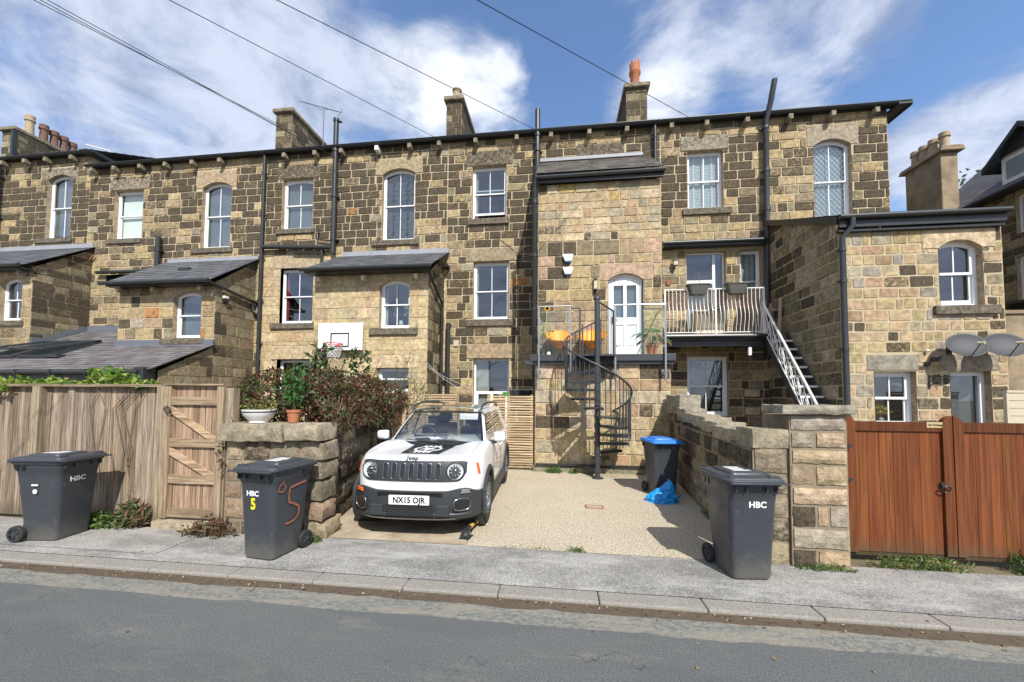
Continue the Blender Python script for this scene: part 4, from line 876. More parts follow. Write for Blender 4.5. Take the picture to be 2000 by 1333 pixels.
# ================================================================== neighbour on the right
nb = thing('neighbouring_house', 'dark stone house at the right edge with gabled dormer and rendered chimney stack', 'house', (16, 14, 0))
b = MB(); wall(b, (14, 16.4, 0), (0, -1, 0), 9, 8.42, holes=[(3.15, 4.1, 6.9, 8.08), (3.1, 4.1, 4.8, 6.2)], pal=GREY, soot=lambda u, v: .45, v0=2, seed=140); b.m = 0
b.poly([(14, 7.4, 0), (22, 7.4, 0), (22, 7.4, 8.4), (18, 7.4, 12.4), (14, 7.4, 8.4)]); b.poly([(22, 16.4, 0), (14, 16.4, 0), (14, 16.4, 8.4), (18, 16.4, 12.4), (22, 16.4, 8.4)]); b.poly([(22, 7.4, 0), (22, 16.4, 0), (22, 16.4, 8.4), (22, 7.4, 8.4)])
b.build('wall', [M['mortar_dark'], M['stone']], nb, world=True)
b = MB(); slates(b, (13.7, 16.5, 8.3), (13.7, 7.2, 8.3), (18, 7.2, 12.3), (18, 16.5, 12.3), tone=(.15, .14, .14)); b.poly([(18, 16.5, 12.3), (18, 7.2, 12.3), (22.3, 7.2, 8.3), (22.3, 16.5, 8.3)], tone=(.15, .14, .14)); b.build('roof', M['slate'], nb, world=True)
b = MB(); b.box(13.66, 13.72, 7.2, 16.5, 8.2, 8.34); b.box(13.6, 14, 7.2, 16.5, 8.22, 8.27); b.tube([(13.6, 16.5, 8.28), (13.6, 7.2, 8.28)], .06, 8); b.build('gutter', M['black'], nb, world=True)
b = MB(); b.box(14.1, 14.16, 12.3, 13.25, 6.9, 8.08); w = b.build('window', M['pvc'], nb, world=True); mbx('pane', w, M['glass'], (14.06, 14.09, 12.4, 12.72, 7.0, 8.0), (14.06, 14.09, 12.8, 13.15, 7.0, 8.0))
b = MB(); b.box(14.1, 14.16, 12.3, 13.3, 4.8, 6.2); w = b.build('window', M['pvc'], nb, world=True); mbx('pane', w, M['glass'], (14.06, 14.09, 12.4, 13.2, 4.9, 6.1))
# dormer (faces -x)
b = MB(); b.box(13.98, 15.2, 12.1, 13.55, 8.6, 9.5); d = b.build('dormer', M['pvc'], nb, world=True)
mbx('pane', d, M['glass'], (13.955, 13.975, 12.9, 13.42, 8.72, 9.3), (13.955, 13.975, 12.2, 12.8, 8.72, 9.3))
b = MB()
for s, e in (((12.83, 10.22), (13.85, 9.28)), ((12.83, 10.22), (11.8, 9.28))):
    A = [(13.7, s[0], s[1]), (13.7, e[0], e[1]), (16, e[0], e[1]), (16, s[0], s[1])]; b.poly(A); b.poly([(x, y, z-.16) for x, y, z in A][::-1])
    for i in range(4): j = (i+1) % 4; b.poly([A[i], (A[i][0], A[i][1], A[i][2]-.16), (A[j][0], A[j][1], A[j][2]-.16), A[j]])
b.poly([(13.9, 12.1, 9.45), (13.9, 13.6, 9.45), (13.9, 12.83, 10.1)]); b.build('dormer_roof', M['black'], nb, world=True)
b = MB(); b.box(13.5, 14.05, 14.9, 16.3, 4, 10.62); ch = b.build('chimney', M['render'], nb, world=True, bevel=.04)
b = MB(); b.prism([(13.38, 10.6), (14.17, 10.6), (14.1, 10.78), (13.45, 10.78)], 14.75, 16.45); b.build('chimney_cap', M['render'], ch, world=True, bevel=.02)
for y in (15.05, 15.45, 15.82, 16.15): pot(ch, 13.78, y, 10.78, .62, .15, 'potbuff', 0)
o = MB(); o.box(9.36, 13, 9.3, 9.5, -.05, 3.66); o.box(9.36, 13, 9.26, 9.54, 3.66, 3.74); o = o.build('rendered_wall', M['render'], bevel=.01); retop(o, (11, 9.4, 0)); tag(o, 'plain beige rendered wall at the right edge beside the stone side extension', 'wall')
t = thing('boarded_screen', 'pale cream boarded screen at the right edge behind the brown gates', 'screen', (8.9, 8.0, 0))
b = MB()
for i in range(14): z = i*.14; b.box(8.16, 9.7, 8.0-.012, 8.02, z, z+.125)
b.build('boards', M['cream'], t, world=True); mbx('frame', t, M['cream'], (8.13, 9.7, 7.97, 8.05, 1.96, 2.0), (8.13, 8.16, 7.98, 8.04, 0, 1.96))
t = thing('metal_fire_stair', 'dark metal stair struts at the far right edge against the neighbouring stone wall', 'stair', (13, 12, 0))
b = MB(); b.tube([(13.4, 12.9, 3.9), (13.3, 11.6, 6.0)], .05, 6); b.tube([(13.2, 12.6, 3.9), (13.1, 11.3, 6.0)], .04, 6); b.box(12.6, 13.9, 11.2, 12.9, 4.5, 4.56); b.tube([(13.2, 12.7, 0), (13.2, 12.7, 4.5)], .05, 6); b.build('strut', M['black'], t, world=True)

# ================================================================== ground
b = MB(); b.box(-300, 300, -300, 300, -.6, -.12); struct('ground', b, M['earth'])
b = MB(); b.box(-120, 120, -4.2, 3.22, -.3, -.045); struct('road', b, M['asphalt'])
def wavy(y0, y1, z, mat, name, amp, seed, x0=-22, x1=16, n=300, both=False):
    r = random.Random(seed); b = MB(); A = []; B = []
    for i in range(n+1):
        x = x0+(x1-x0)*i/n
        A.append((x, y0+amp*(noise.noise(Vector((x*1.3, seed, 0)))+.7*noise.noise(Vector((x*5, seed, 2)))), z)); B.append((x, y1+(amp*noise.noise(Vector((x*3., seed+5, 0))) if both else 0), z))
    b.strip(A, B); b.strip([(p[0], p[1], z-.06) for p in A], A); struct(name, b, mat)
wavy(3.21, 3.6, -.041, M['setts'], 'setts_strip', .035, 3)
wavy(3.44, 3.6, -.034, M['dirt'], 'gutter_dirt', .05, 9)
b = MB(); x = -.56-.93*24
while x < 14: b.box(x+.002, x+.926, 3.565, 3.76, -.2, -.004); x += .93
struct('kerb', b, M['kerb'], bevel=.015)
b = MB(); b.poly([(-60, 3.76, -.006), (60, 3.76, -.006), (60, 4.66, -.002), (-60, 4.66, -.002)]); b.box(-60, 60, 3.77, 4.66, -.2, -.03); struct('pavement', b, M['pavement'])
b = MB(); b.poly([(-1.12, 4.635, .002), (2.75, 4.60, .002), (2.75, 9.5, .002), (-1.5, 9.5, .002)]); b.poly([(-4.2, 9.3, .001), (-1.5, 9.3, .001), (-1.5, 12, .001), (-4.2, 12, .001)]); b.box(-4.4, 3.2, 4.67, 12, -.2, -.04); struct('driveway', b, M['aggregate'])
b = MB(); b.poly([(-4.2, 4.65, .004), (-1.13, 4.64, .004), (-1.51, 9.5, .004), (-4.4, 9.5, .004)]); struct('concrete_pad', b, M['concrete'])
b = MB(); b.poly([(-40, 4.66, -.03), (-3.2, 4.66, -.03), (-3.2, 12, -.03), (-40, 12, -.03)]); b.poly([(2.6, 4.66, -.03), (40, 4.66, -.03), (40, 12, -.03), (2.6, 12, -.03)]); struct('yard', b, M['earth'])
b = MB(); b.poly([(-9, 3.9, 0.001), (-4.6, 3.9, .001), (-4.6, 4.6, .001), (-9, 4.75, .001)]); struct('path', b, M['pavement'])

# ================================================================== garden walls
RW = dict(pal=[((.34, .28, .19), 4), ((.29, .25, .18), 4), ((.22, .19, .14), 3), ((.40, .33, .22), 2.5), ((.32, .24, .17), 2)], ch=(.19, .29), bl=(.22, .50), gap=.024, depth=.02, rough=.015, quoin=True)
def slab(b, x0, x1, y0, y1, z0, z1, tone=(.33, .29, .21), soot=.3, am=.018, T=None):
    """rock-faced coping stone: a subdivided block with a worn, uneven surface"""
    nx, ny, nz = max(2, int((x1-x0)/.1)), max(2, int((y1-y0)/.1)), 3; g = {}
    P = lambda i, j, k: (x0+(x1-x0)*i/nx, y0+(y1-y0)*j/ny, z0+(z1-z0)*k/nz)
    def vid(i, j, k):
        if (i, j, k) not in g:
            p = Vector(P(i, j, k)); e = (i in (0, nx))+(j in (0, ny))+(k in (0, nz)); c = Vector(((x0+x1)/2, (y0+y1)/2, (z0+z1)/2))
            d = Vector([noise.noise(p*7+Vector((o, 0, 0))) for o in (0, 11, 23)])*am
            if e >= 2: d += (c-p).normalized()*am*.9
            q = p+d; g[(i, j, k)] = b.add([T @ q if T else q])
        return g[(i, j, k)]
    b.cur = tone; b.sc = soot
    for i in range(nx):
        for j in range(ny):
            b.face([vid(i, j, 0), vid(i, j+1, 0), vid(i+1, j+1, 0), vid(i+1, j, 0)]); b.face([vid(i, j, nz), vid(i+1, j, nz), vid(i+1, j+1, nz), vid(i, j+1, nz)])
    for k in range(nz):
        for i in range(nx): b.face([vid(i, 0, k), vid(i+1, 0, k), vid(i+1, 0, k+1), vid(i, 0, k+1)]); b.face([vid(i+1, ny, k), vid(i, ny, k), vid(i, ny, k+1), vid(i+1, ny, k+1)])
        for j in range(ny): b.face([vid(0, j+1, k), vid(0, j, k), vid(0, j, k+1), vid(0, j+1, k+1)]); b.face([vid(nx, j, k), vid(nx, j+1, k), vid(nx, j+1, k+1), vid(nx, j, k+1)])
    b.cur = (1, 1, 1); b.sc = 0
def rot_frame(x0, y0, x1, y1): return (x0, y0, 0), (x1-x0, y1-y0, 0), math.hypot(x1-x0, y1-y0)
# right wall with end pillar
t = thing('stone_wall', 'long weathered stone wall right of the driveway ending in a capped pillar by the gates', 'garden wall', (2.7, 4.65, 0))
b = MB()
wall(b, (2.18, 4.62, 0), (1, 0, 0), .37, 1.3, v0=-.03, soot=lambda u, v: .4, seed=150, **RW)
wall(b, (2.55, 4.58, 0), (1, 0, 0), .58, 1.66, v0=-.03, soot=lambda u, v: .04+.12*(u < .15), **{**RW, 'pal': [((.47, .36, .24), 4), ((.40, .31, .22), 3), ((.50, .40, .27), 3), ((.40, .35, .28), 2)], 'ch': (.16, .25)})
b.m = 0; b.poly([(2.55, 4.62, 0), (2.55, 4.62, 1.64), (2.55, 4.58, 1.64), (2.55, 4.58, 0)]); b.box(2.58, 3.12, 4.6, 5.2, 0, 1.64); b.box(2.2, 2.6, 4.64, 5.0, 0, 1.3)
wall(b, (3.13, 4.58, 0), (0, 1, 0), .65, 1.64, v0=-.03, soot=lambda u, v: .2, **RW)
O, U, L = rot_frame(2.62, 9.3, 2.17, 4.62)
wall(b, O, U, L, 1.62, v0=-.03, top=(1.60, 1.28), soot=lambda u, v: .5, pal=GREY, ch=(.22, .3), bl=(.25, .55), gap=.025, depth=.025, rough=.02)
O, U, L = rot_frame(2.62, 4.62, 3.05, 9.3); wall(b, O, U, L, 1.62, v0=-.03, top=(1.28, 1.6), soot=lambda u, v: .3, pal=GREY)
b.m = 0; b.poly([(2.58, 9.29, 1.0), (3.0, 9.29, 1.), (3.0, 9.29, 1.5), (2.58, 9.29, 1.5)])
b.build('wall_body', [M['mortar_dark'], M['stone_rough']], t, world=True)
b = MB()
slab(b, 2.43, 3.2, 4.5, 4.95, 1.66, 1.76, (.33, .31, .25), .15); slab(b, 2.16, 2.6, 4.58, 5.0, 1.27, 1.49, (.34, .30, .22), .25)
y = 5.0
while y < 7.6:
    L = rng.uniform(.55, .8); x = 2.17+(y-4.62)*.096; slab(b, x-.03, x+.4, y+.006, y+L, 1.27+(y-5)*.045, 1.45+(y-5)*.045+rng.uniform(-.01, .01), (.36, .32, .24), .2); y += L
b.m = 0
slab(b, 2.42, 2.86, y, y+.55, 1.35, 1.62, (.34, .31, .25), .15, .04); slab(b, 2.50, 2.94, y+.55, 9.28, 1.45, 1.88, (.33, .30, .24), .15, .03)
b.build('coping', M['stone_rough'], t, world=True, smooth=30)
# left wall
t = thing('stone_wall', 'rugged stone wall with thick coping under the white bowl planter, beside the white car', 'garden wall', (-3.8, 4.65, 0))
b = MB()
wall(b, (-4.42, 4.62, 0), (1, 0, 0), 1.34, 1.22, v0=-.03, soot=lambda u, v: .35, seed=160, **RW)
O, U, L = rot_frame(-3.1, 4.6, -4.02, 9.4); wall(b, O, U, L, 1.62, v0=-.03, top=(1.22, 1.6), soot=lambda u, v: .4, **{**RW, 'ch': (.24, .36), 'bl': (.3, .6), 'depth': .03})
b.m = 0; b.box(-4.42, -3.14, 4.64, 5.0, 0, 1.22); b.poly([(-4.45, 5.0, 0), (-4.45, 4.62, 0), (-4.45, 4.62, 1.2), (-4.45, 5.0, 1.2)])
b.build('wall_body', [M['mortar_dark'], M['stone_rough']], t, world=True)
b = MB(); slab(b, -4.45, -3.52, 4.5, 4.98, 1.22, 1.45, (.34, .30, .22), .3, .025); slab(b, -3.52, -3.03, 4.48, 4.98, 1.24, 1.46, (.40, .35, .26), .15, .03)
for q in ((-3.28, -2.99, .98, 1.23), (-3.24, -3.0, .74, .97), (-3.27, -2.99, .47, .73), (-3.22, -2.96, .22, .46), (-3.26, -2.93, -.03, .21)): slab(b, q[0], q[1], 4.56+rng.uniform(-.02, .02), 4.93+rng.uniform(-.08, .08), q[2], q[3], pick(RW['pal']), .3, .035)
y = 4.98
while y < 9.3: L = rng.uniform(.5, .8); x = -3.15-(y-4.6)*.19; slab(b, x-.4, x+.04, y, y+L, 1.24+(y-4.6)*.078, 1.40+(y-4.6)*.078, (.33, .29, .21), .3, .025); y += L
b.build('coping', M['stone_rough'], t, world=True, smooth=30)

# ================================================================== fences and gates
def boards(b, x0, x1, z0, z1, y, w=.1, th=.02, tone=(.30, .215, .14), var=.22, gap=.003, seedv=None):
    x = x0
    while x < x1-.01:
        ww = min(w*rng.uniform(.92, 1.08), x1-x); k = rng.uniform(1-var, 1+var); g = rng.uniform(-.03, .05); b.cur = (tone[0]*k, tone[1]*k*(1+g*.5), tone[2]*k*(1+g*2)); dy = rng.uniform(-.004, .004)
        b.box(x+gap/2, x+ww-gap/2, y+dy, y+th+dy, z0, z1); x += ww
    b.cur = (1, 1, 1)
t = thing('wooden_fence', 'tall weathered plank fence at the left with creeper spilling over its capping rail', 'fence', (-7.5, 4.8, 0))
b = MB(); boards(b, -13, -5.62, .02, 1.93, 4.80, .092, tone=(.31, .245, .18), var=.3, gap=.006); b.build('fence_boards', M['wood'], t, world=True)
b = MB(); b.cur = (.30, .25, .17); b.box(-13, -5.5, 4.72, 4.83, 1.93, 1.97); b.build('cap_rail', M['woodx'], t, world=True)
for x in (-12.2, -9.95, -7.72, -7.2):
    b = MB(); b.cur = (.32, .27, .19) if x != -7.2 else (.36, .30, .23); b.box(x, x+(.13 if x != -7.2 else .1), 4.70 if x != -7.2 else 4.77, 4.80, 0, 1.93); b.build('fence_post', M['wood'], t, world=True)
t = thing('garden_gate', 'weathered plank garden gate with two diagonal braces, between the fence and stone wall', 'gate', (-5, 4.7, 0))
GX0, GX1 = -5.47, -4.55
b = MB(); boards(b, GX0+.05, GX1-.05, .16, 1.94, 4.72, .09, tone=(.36, .255, .17), var=.25, gap=.006); b.build('gate_boards', M['wood'], t, world=True)
b = MB(); b.cur = (.36, .28, .19)
for x in (GX0, GX1-.1): b = MB(); b.cur = (.36, .28, .19); b.box(x, x+.1, 4.675, 4.72, .12, 1.955); b.build('gate_stile', M['wood'], t, world=True)
b = MB()
for z in (.14, .60, 1.10, 1.68): k = rng.uniform(.85, 1.1); b.cur = (.34*k, .26*k, .17*k); b.box(GX0+.1, GX1-.1, 4.685, 4.718, z, z+.115); b.build('gate_rail', M['woodx'], t, world=True); b = MB()
b.cur = (.34, .27, .18); b.box(GX0, GX1, 4.66, 4.74, 1.956, 1.975); b.build('gate_cap', M['woodx'], t, world=True)
for z0, z1 in ((1.66, 1.23), (1.09, .73)):
    b = MB(); b.cur = (.46, .34, .22); p = (GX0+.1, z0), (GX1-.1, z1); b.prism([(p[0][0], p[0][1]-.1), (p[1][0], p[1][1]-.1), (p[1][0], p[1][1]+.0), (p[0][0], p[0][1]+.0)], 4.688, 4.716); b.build('gate_brace', M['woodx'], t, world=True)
b = MB(); b.tube([(GX0+.07+.045*cos(a/12*2*pi), 4.655, 1.62+.045*sin(a/12*2*pi)) for a in range(12)], .007, 6, closed=True); b.tube([(GX0+.09+.035*cos(a/12*2*pi), 4.65, 1.60+.05*sin(a/12*2*pi)) for a in range(12)], .006, 6, closed=True); b.build('ring_latch', M['black'], t, world=True, smooth=60)
b = MB(); b.cur = (.33, .27, .19)
b.box(GX0-.15, GX0-.01, 4.70, 4.83, 0, 1.93); b.build('gate_post', M['wood'], t, world=True); b = MB(); b.cur = (.33, .27, .19); b.box(GX1+.01, GX1+.13, 4.70, 4.80, 0, 1.92); b.build('gate_post', M['wood'], t, world=True)
b = MB(); b.cur = (.40, .34, .25); b.box(-5.5, -4.5, 4.6, 4.8, -.02, .1); b.build('threshold', M['stone'], t, world=True)
# pale slat screens
def slatpanel(name, label, x0, x1, z0, z1, y, posts, step=.062, lab='fence'):
    t = thing(name, label, lab, ((x0+x1)/2, y, 0), group='pale slatted timber screens'); b = MB(); z = z0
    while z < z1-.02:
        k = rng.uniform(.85, 1.12); b.cur = (.64*k, .50*k, .31*k); dz = rng.uniform(-.006, .006); b.box(x0, x1, y+rng.uniform(-.002, .002), y+.018, z+dz, z+.036+dz); z += step
    b.build('slats', M['slatwood'], t, world=True)
    for x in posts: b = MB(); b.cur = (.45, .33, .2); b.box(x-.03, x+.03, y+.019, y+.06, 0, z1); b.build('batten', M['slatwood'], t, world=True)
    return t
slatpanel('slatted_gate', 'tall pale slatted timber gate behind the car, left of the platform wall', -1.78, -.62, .06, 1.86, 9.4, (-1.74, -1.45, -.66), .062, 'gate')
slatpanel('slatted_screen', 'short pale slatted timber screen showing above the car roof by the shrubs', -3.92, -2.55, .9, 1.86, 9.4, (-3.88, -3.4, -2.9, -2.58))
# brown gates
t = thing('driveway_gates', 'pair of tall red-brown stained timber driveway gates with an iron ring handle', 'gate', (4.4, 4.87, 0))
def leaf(x0, x1, lean, name='gate_leaf'):
    b = MB(); S_ = Matrix.Identity(4); S_[0][2] = lean; T = Matrix.Translation((x0, 4.87, 0)) @ S_
    W = x1-x0; x = .1; tone = (.175, .058, .019)
    while x < W-.1:
        ww = min(.132*rng.uniform(.93, 1.05), W-.1-x); k = rng.uniform(.8, 1.2); b.cur = (tone[0]*k, tone[1]*k*rng.uniform(.9, 1.1), tone[2]*k); b.box(x+.002, x+ww-.002, 0.+rng.uniform(-.001, .001), .02, .1, 1.47, T); x += ww
    lf = b.build(name, M['gatewood'], t, world=True)
    b = MB()
    for s in (0, 1):
        k = rng.uniform(.85, 1.1); b.cur = (tone[0]*k, tone[1]*k, tone[2]*k); a = 0 if s == 0 else W-.1
        pr = [(a, .09), (a+.1, .09), (a+.1, 1.56), (a+.085, 1.60), (a+.05, 1.63), (a, 1.65)] if s == 0 else [(a, .09), (a+.1, .09), (a+.1, 1.65), (a+.05, 1.63), (a+.015, 1.60), (a, 1.56)]
        b.prism(pr, -.03, .03, T); b.build('gate_stile', M['gatewood'], lf, world=True, bevel=.004); b = MB()
    b = MB(); b.cur = tuple(v*.7 for v in tone); b.box(.1, W-.1, -.02, .028, 1.47, 1.575, T); b.build('gate_rail', M['gatewood'], lf, world=True); b = MB(); b.cur = tuple(v*.35 for v in tone); b.box(.0, W, .0, .04, .055, .088, T); b.build('gate_rail', M['gatewood'], lf, world=True)
    b = MB()
    for i in range(16): x, z = rng.uniform(.05, W-.05), rng.choice((1.1, .35, 1.12, .2, .8)); b.lathe([(.004, 0), (.004, .002)], 6, T @ Matrix.Translation((x, -.004 if .1 < x < W-.1 else -.032, z)) @ Matrix.Rotation(pi/2, 4, 'X'))
    b.build('screw_heads', M['steel'], lf, world=True)
    return lf
lf = leaf(3.30, 4.39, .0)
lf2 = leaf(4.40, 6.6, -.0)
b = MB(); b.box(4.39, 4.4, 4.9, 4.95, .06, 1.6); b.lathe([(.03, 0), (.03, .02)], 12, Matrix.Translation((4.285, 4.86, .88)) @ Matrix.Rotation(pi/2, 4, 'X')); b.tube([(4.285+.042*cos(a/14*2*pi), 4.82-.012*sin(a/14*2*pi), .835+.042*sin(a/14*2*pi)) for a in range(14)], .007, 6, closed=True); b.build('ring_handle', M['black'], lf, world=True, smooth=60)
b = MB(); b.box(3.2, 3.28, 4.9, 5.0, .0, 1.5); b.box(3.22, 3.33, 4.8, 4.84, 1.28, 1.31); b.box(3.22, 3.33, 4.8, 4.84, .9, .93); b.build('gate_post', M['black'], t, world=True)
sg = thing('sign', 'small brass No Parking plate on the top rail of the brown gate', 'sign', (4.22, 4.845, 1.545))
b = MB(); b.box(-.085, .085, -.002, .003, -.032, .032); b.build('sign_plate', basic('brass_plate', (.55, .43, .22), .5, .3, .1), sg, bevel=.001)
text('No Parking', .03, sg, Matrix.Translation((0, -.0035, 0)) @ FRONT, M['black'], 'lettering', .0004)
# ================================================================== wheelie bins
def rrect(w, d, r, n=5, cy=0.):
    out = []
    for cx, c2, a0 in ((w/2-r, d/2-r, 0), (-w/2+r, d/2-r, 90), (-w/2+r, -d/2+r, 180), (w/2-r, -d/2+r, 270)):
        for k in range(n+1): a = radians(a0+90*k/n); out.append((cx+r*cos(a), cy+c2+r*sin(a)))
    return out
def loft(b, rings, cap0=True, cap1=True):
    n = len(rings[0]); base = []
    for r in rings: base.append(b.add(r))
    for i in range(len(rings)-1):
        for k in range(n): j = (k+1) % n; b.face([base[i]+k, base[i]+j, base[i+1]+j, base[i+1]+k])
    if cap0: b.face([base[0]+k for k in range(n)][::-1])
    if cap1: b.face([base[-1]+k for k in range(n)])
def make_bin(label, loc, rz, lidmat='bin', label_cat='wheelie bin'):
    t = thing('wheelie_bin', label, label_cat, loc, rz, 'council wheelie bins')
    b = MB(); R = lambda w, d, r, z, cy=0.: [(x, y, z) for x, y in rrect(w, d, r, 5, cy)]
    loft(b, [R(.385, .40, .05, .012, -.02), R(.40, .415, .055, .04, -.02), R(.425, .445, .055, .3, -.015), R(.475, .53, .06, .78, -.0), R(.49, .55, .06, .86, 0), R(.51, .575, .065, .88, 0), R(.52, .60, .065, .955, 0), R(.55, .64, .07, .957, 0), R(.55, .64, .07, .985, 0)], True, True)
    b.build('body', M['bin'], t, smooth=35)
    for s in (-1, 1):          # comb ribs, side slots under the rear rim
        for y in (.12, .2): b = MB(); b.box(min(s*.266, s*.243), max(s*.266, s*.243), y, y+.045, .885, .945); b.build('rim_slot', M['cargloss'], t)
        for q in (.1, .2): b = MB(); b.box(s*q-.006, s*q+.006, -.325, -.28, .90, .955); b.build('rim_rib', M['bin'], t)
    b = MB()
    for s in (-1, 1): b.prism([(s*.17-.008, .05), (s*.17+.008, .05), (s*.19+.008, .84), (s*.19-.008, .84)], -.0, .0)  if False else None
    loft(b, [R(.57, .67, .075, .985, -.0), R(.59, .69, .08, .99, 0), R(.59, .69, .08, 1.012, 0), R(.56, .66, .075, 1.02, 0), R(.55, .64, .075, 1.035, 0), R(.46, .52, .07, 1.042, .0)], True, True)
    loft(b, [R(.36, .42, .05, 1.04, .03), R(.34, .40, .05, 1.062, .03), R(.30, .36, .04, 1.066, .03)], False, True)
    b.box(-.28, .28, -.385, -.335, .985, 1.0)                                                    # front lip
    for s in (-1, 1): b.box(s*.20-.05, s*.20+.05, -.29, -.235, 1.036, 1.052)
    b.build('lid', M[lidmat], t, smooth=35, bevel=.003)
    b = MB(); b.tube([(-.22, .37, .99), (.22, .37, .99)], .016, 8)
    for s in (-.22, -.1, .1, .22): b.box(s-.018, s+.018, .30, .375, .965, 1.01)
    b.box(-.2, .2, .32, .345, .90, .985); b.build('handle', M['bin'], t, smooth=40)
    b = MB(); b.tube([(-.25, .21, .1), (.25, .21, .1)], .012, 8); b.box(-.17, .17, .13, .22, .07, .2); b.build('axle', M['bin'], t)
    for s in (-1, 1):
        T = Matrix.Translation((s*.235, .21, .1)) @ Matrix.Rotation(pi/2, 4, 'Y')
        b = MB(); b.lathe([(.062, -.026), (.092, -.026), (.1, -.018), (.1, .018), (.092, .026), (.062, .026)], 24, T, cap=False); w = b.build('wheel', M['rubber'], t, smooth=40)
        b = MB(); b.lathe([(.0, -.012), (.063, -.014), (.063, .014), (0, .012)], 20, T, cap=False)
        for k in range(5): a = 2*pi*k/5; b.box(-.008, .008, .012, .06, -.024, .024, T @ Matrix.Rotation(a, 4, 'Z'))
        b.lathe([(.016, -.03), (.016, .03)], 12, T); b.build('hub', M['iron'], w, smooth=40)
    b = MB(); rr = random.Random(int(loc[0]*10))                                                 # worn sticker on the lid
    for k in range(7): y = -.09+k*.036; b.poly([(-.09-rr.uniform(0, .02), y, 1.0675), (.09+rr.uniform(-.05, .02), y, 1.0675), (.09+rr.uniform(-.05, .02), y+.024, 1.0675), (-.09, y+.024, 1.0675)])
    if lidmat == 'bin': b.build('worn_sticker', M['white'], t)
    return t
def onfront(z, dz=.003):   # y of the tapering front face at height z (local)
    pts = [(.04, -.2275), (.3, -.2375), (.78, -.265), (.86, -.275)]
    for (a, ya), (c, yc) in zip(pts, pts[1:]):
        if a <= z <= c: return ya+(yc-ya)*(z-a)/(c-a)-dz
def hbc(t, x, z, size=.085): text('HBC', size, t, Matrix.Translation((x, onfront(z), z)) @ Matrix.Rotation(radians(3.2), 4, 'X') @ FRONT, M['white'], 'lettering', .0022, .0012, 1.05)
# near right
B1 = make_bin('charcoal wheelie bin with white HBC, alone in front of the right stone wall', (1.93, 4.40, 0), radians(6)); hbc(B1, .035, .76)
B2 = make_bin('charcoal wheelie bin with HBC, a yellow 5 and an orange painted 5', (-3.30, 4.15, 0), radians(-7)); hbc(B2, -.05, .73, .08)
text('5', .17, B2, Matrix.Translation((-.045, onfront(.61), .61)) @ Matrix.Rotation(radians(3.2), 4, 'X') @ FRONT, M['yellow'], 'house_number', .006, .0012, .8)
b = MB()
X = lambda z, y: .2125+(.2375-.2125)*(z-.3)/.48+.012
pts = [(.13, .80), (.03, .79), (-.10, .77), (-.115, .68), (-.10, .60), (-.03, .57), (.045, .52), (.05, .43), (0, .38), (-.09, .36), (-.14, .375)]
P3 = [Vector((X(z, y), y+.05, z)) for y, z in pts]
for i in range(len(P3)-1):
    a, c = P3[i], P3[i+1]; d = (c-a).normalized(); nn = Vector((1, 0, 0)).cross(d)*.014; b.poly([a-nn, c-nn*rng.uniform(.7, 1.1), c+nn*rng.uniform(.7, 1.1), a+nn])
P3 = [Vector((X(z, y), y-.17, z)) for y, z in [(.03, .86), (-.03, .82), (-.045, .76), (.02, .74), (.055, .79), (.02, .83)]]
for i in range(len(P3)-1):
    a, c = P3[i], P3[i+1]; d = (c-a).normalized(); nn = Vector((1, 0, 0)).cross(d)*.008; b.poly([a-nn, c-nn, c+nn, a+nn])
b.build('painted_number', M['chalk'], B2)
B3 = make_bin('charcoal wheelie bin with HBC and a small round sticker, by the plank fence', (-6.43, 4.22, 0), radians(97)); hbc(B3, -.02, .74, .085)
b = MB(); b.lathe([(0, 0), (.028, 0), (.028, .002), (0, .002)], 16, Matrix.Translation((-.247, .0, .62)) @ Matrix.Rotation(-pi/2, 4, 'Y')); b.box(-.2545, -.2515, -.04, .04, .69, .71); b.build('round_sticker', M['whitemetal'], B3)
for k in (.0,): pass
B4 = make_bin('charcoal wheelie bin with bright blue lid beside the driveway wall', (1.93, 7.55, 0), radians(8), 'binblue')

# ================================================================== car
M['ochre'] = basic('worn_yellow', (.5, .33, .03), .6)
M['reflector'] = basic('lamp_reflector', (.80, .81, .83), .35, .0, var=.25, nscale=60)
CAR = thing('parked_car', 'white compact off-road car with black bonnet sticker parked nose-out on the driveway', 'car', (-1.875, 4.70, 0), radians(2.1))
PL = [(0, 0), (.18, .002), (.36, .01), (.52, .028), (.66, .06), (.77, .11), (.86, .18), (.93, .29), (.975, .42), (1, .62), (1, .9), (1, 1.3), (1, 2.0), (1, 2.7), (1, 3.1), (.995, 3.55), (.97, 3.9), (.92, 4.06), (.8, 4.15), (.5, 4.19), (.2, 4.2), (0, 4.2)]
def planring(z, hw, y0, y1=0., zf=None):
    half = []
    for fx, y in PL:
        yy = y0+y*(4.2-y0+y1)/4.2; half.append((fx*hw, yy, z if zf is None else zf(fx*hw, yy, z)))
    return half+[(-x, y, zz) for x, y, zz in half[-2:0:-1]]
sm = lambda t: max(0, min(1, t))**2*(3-2*max(0, min(1, t)))
up = lambda x, y, z: z+.085*sm((y-.1)/1.05)*(1 if z > .9 else .0)+(.012 if z > 1.02 else 0)*0
def front_y(x, z):           # front surface of the body shell
    tab = [(.22, .82, .10), (.30, .87, .03), (.45, .885, .0), (.62, .89, .0), (.72, .895, .012), (.85, .885, .03), (.95, .86, .045), (1.0, .84, .07), (1.04, .80, .12)]
    for (z0, h0, y0), (z1, h1, y1) in zip(tab, tab[1:]):
        if z0 <= z <= z1: t = (z-z0)/(z1-z0); hw = h0+(h1-h0)*t; yo = y0+(y1-y0)*t; break
    fx = abs(x)/hw
    for (f0, a), (f1, c) in zip(PL, PL[1:]):
        if f0 <= fx <= f1: return yo+(a+(c-a)*(fx-f0)/(f1-f0))*(4.2-yo)/4.2
    return yo
b = MB(); rings = []
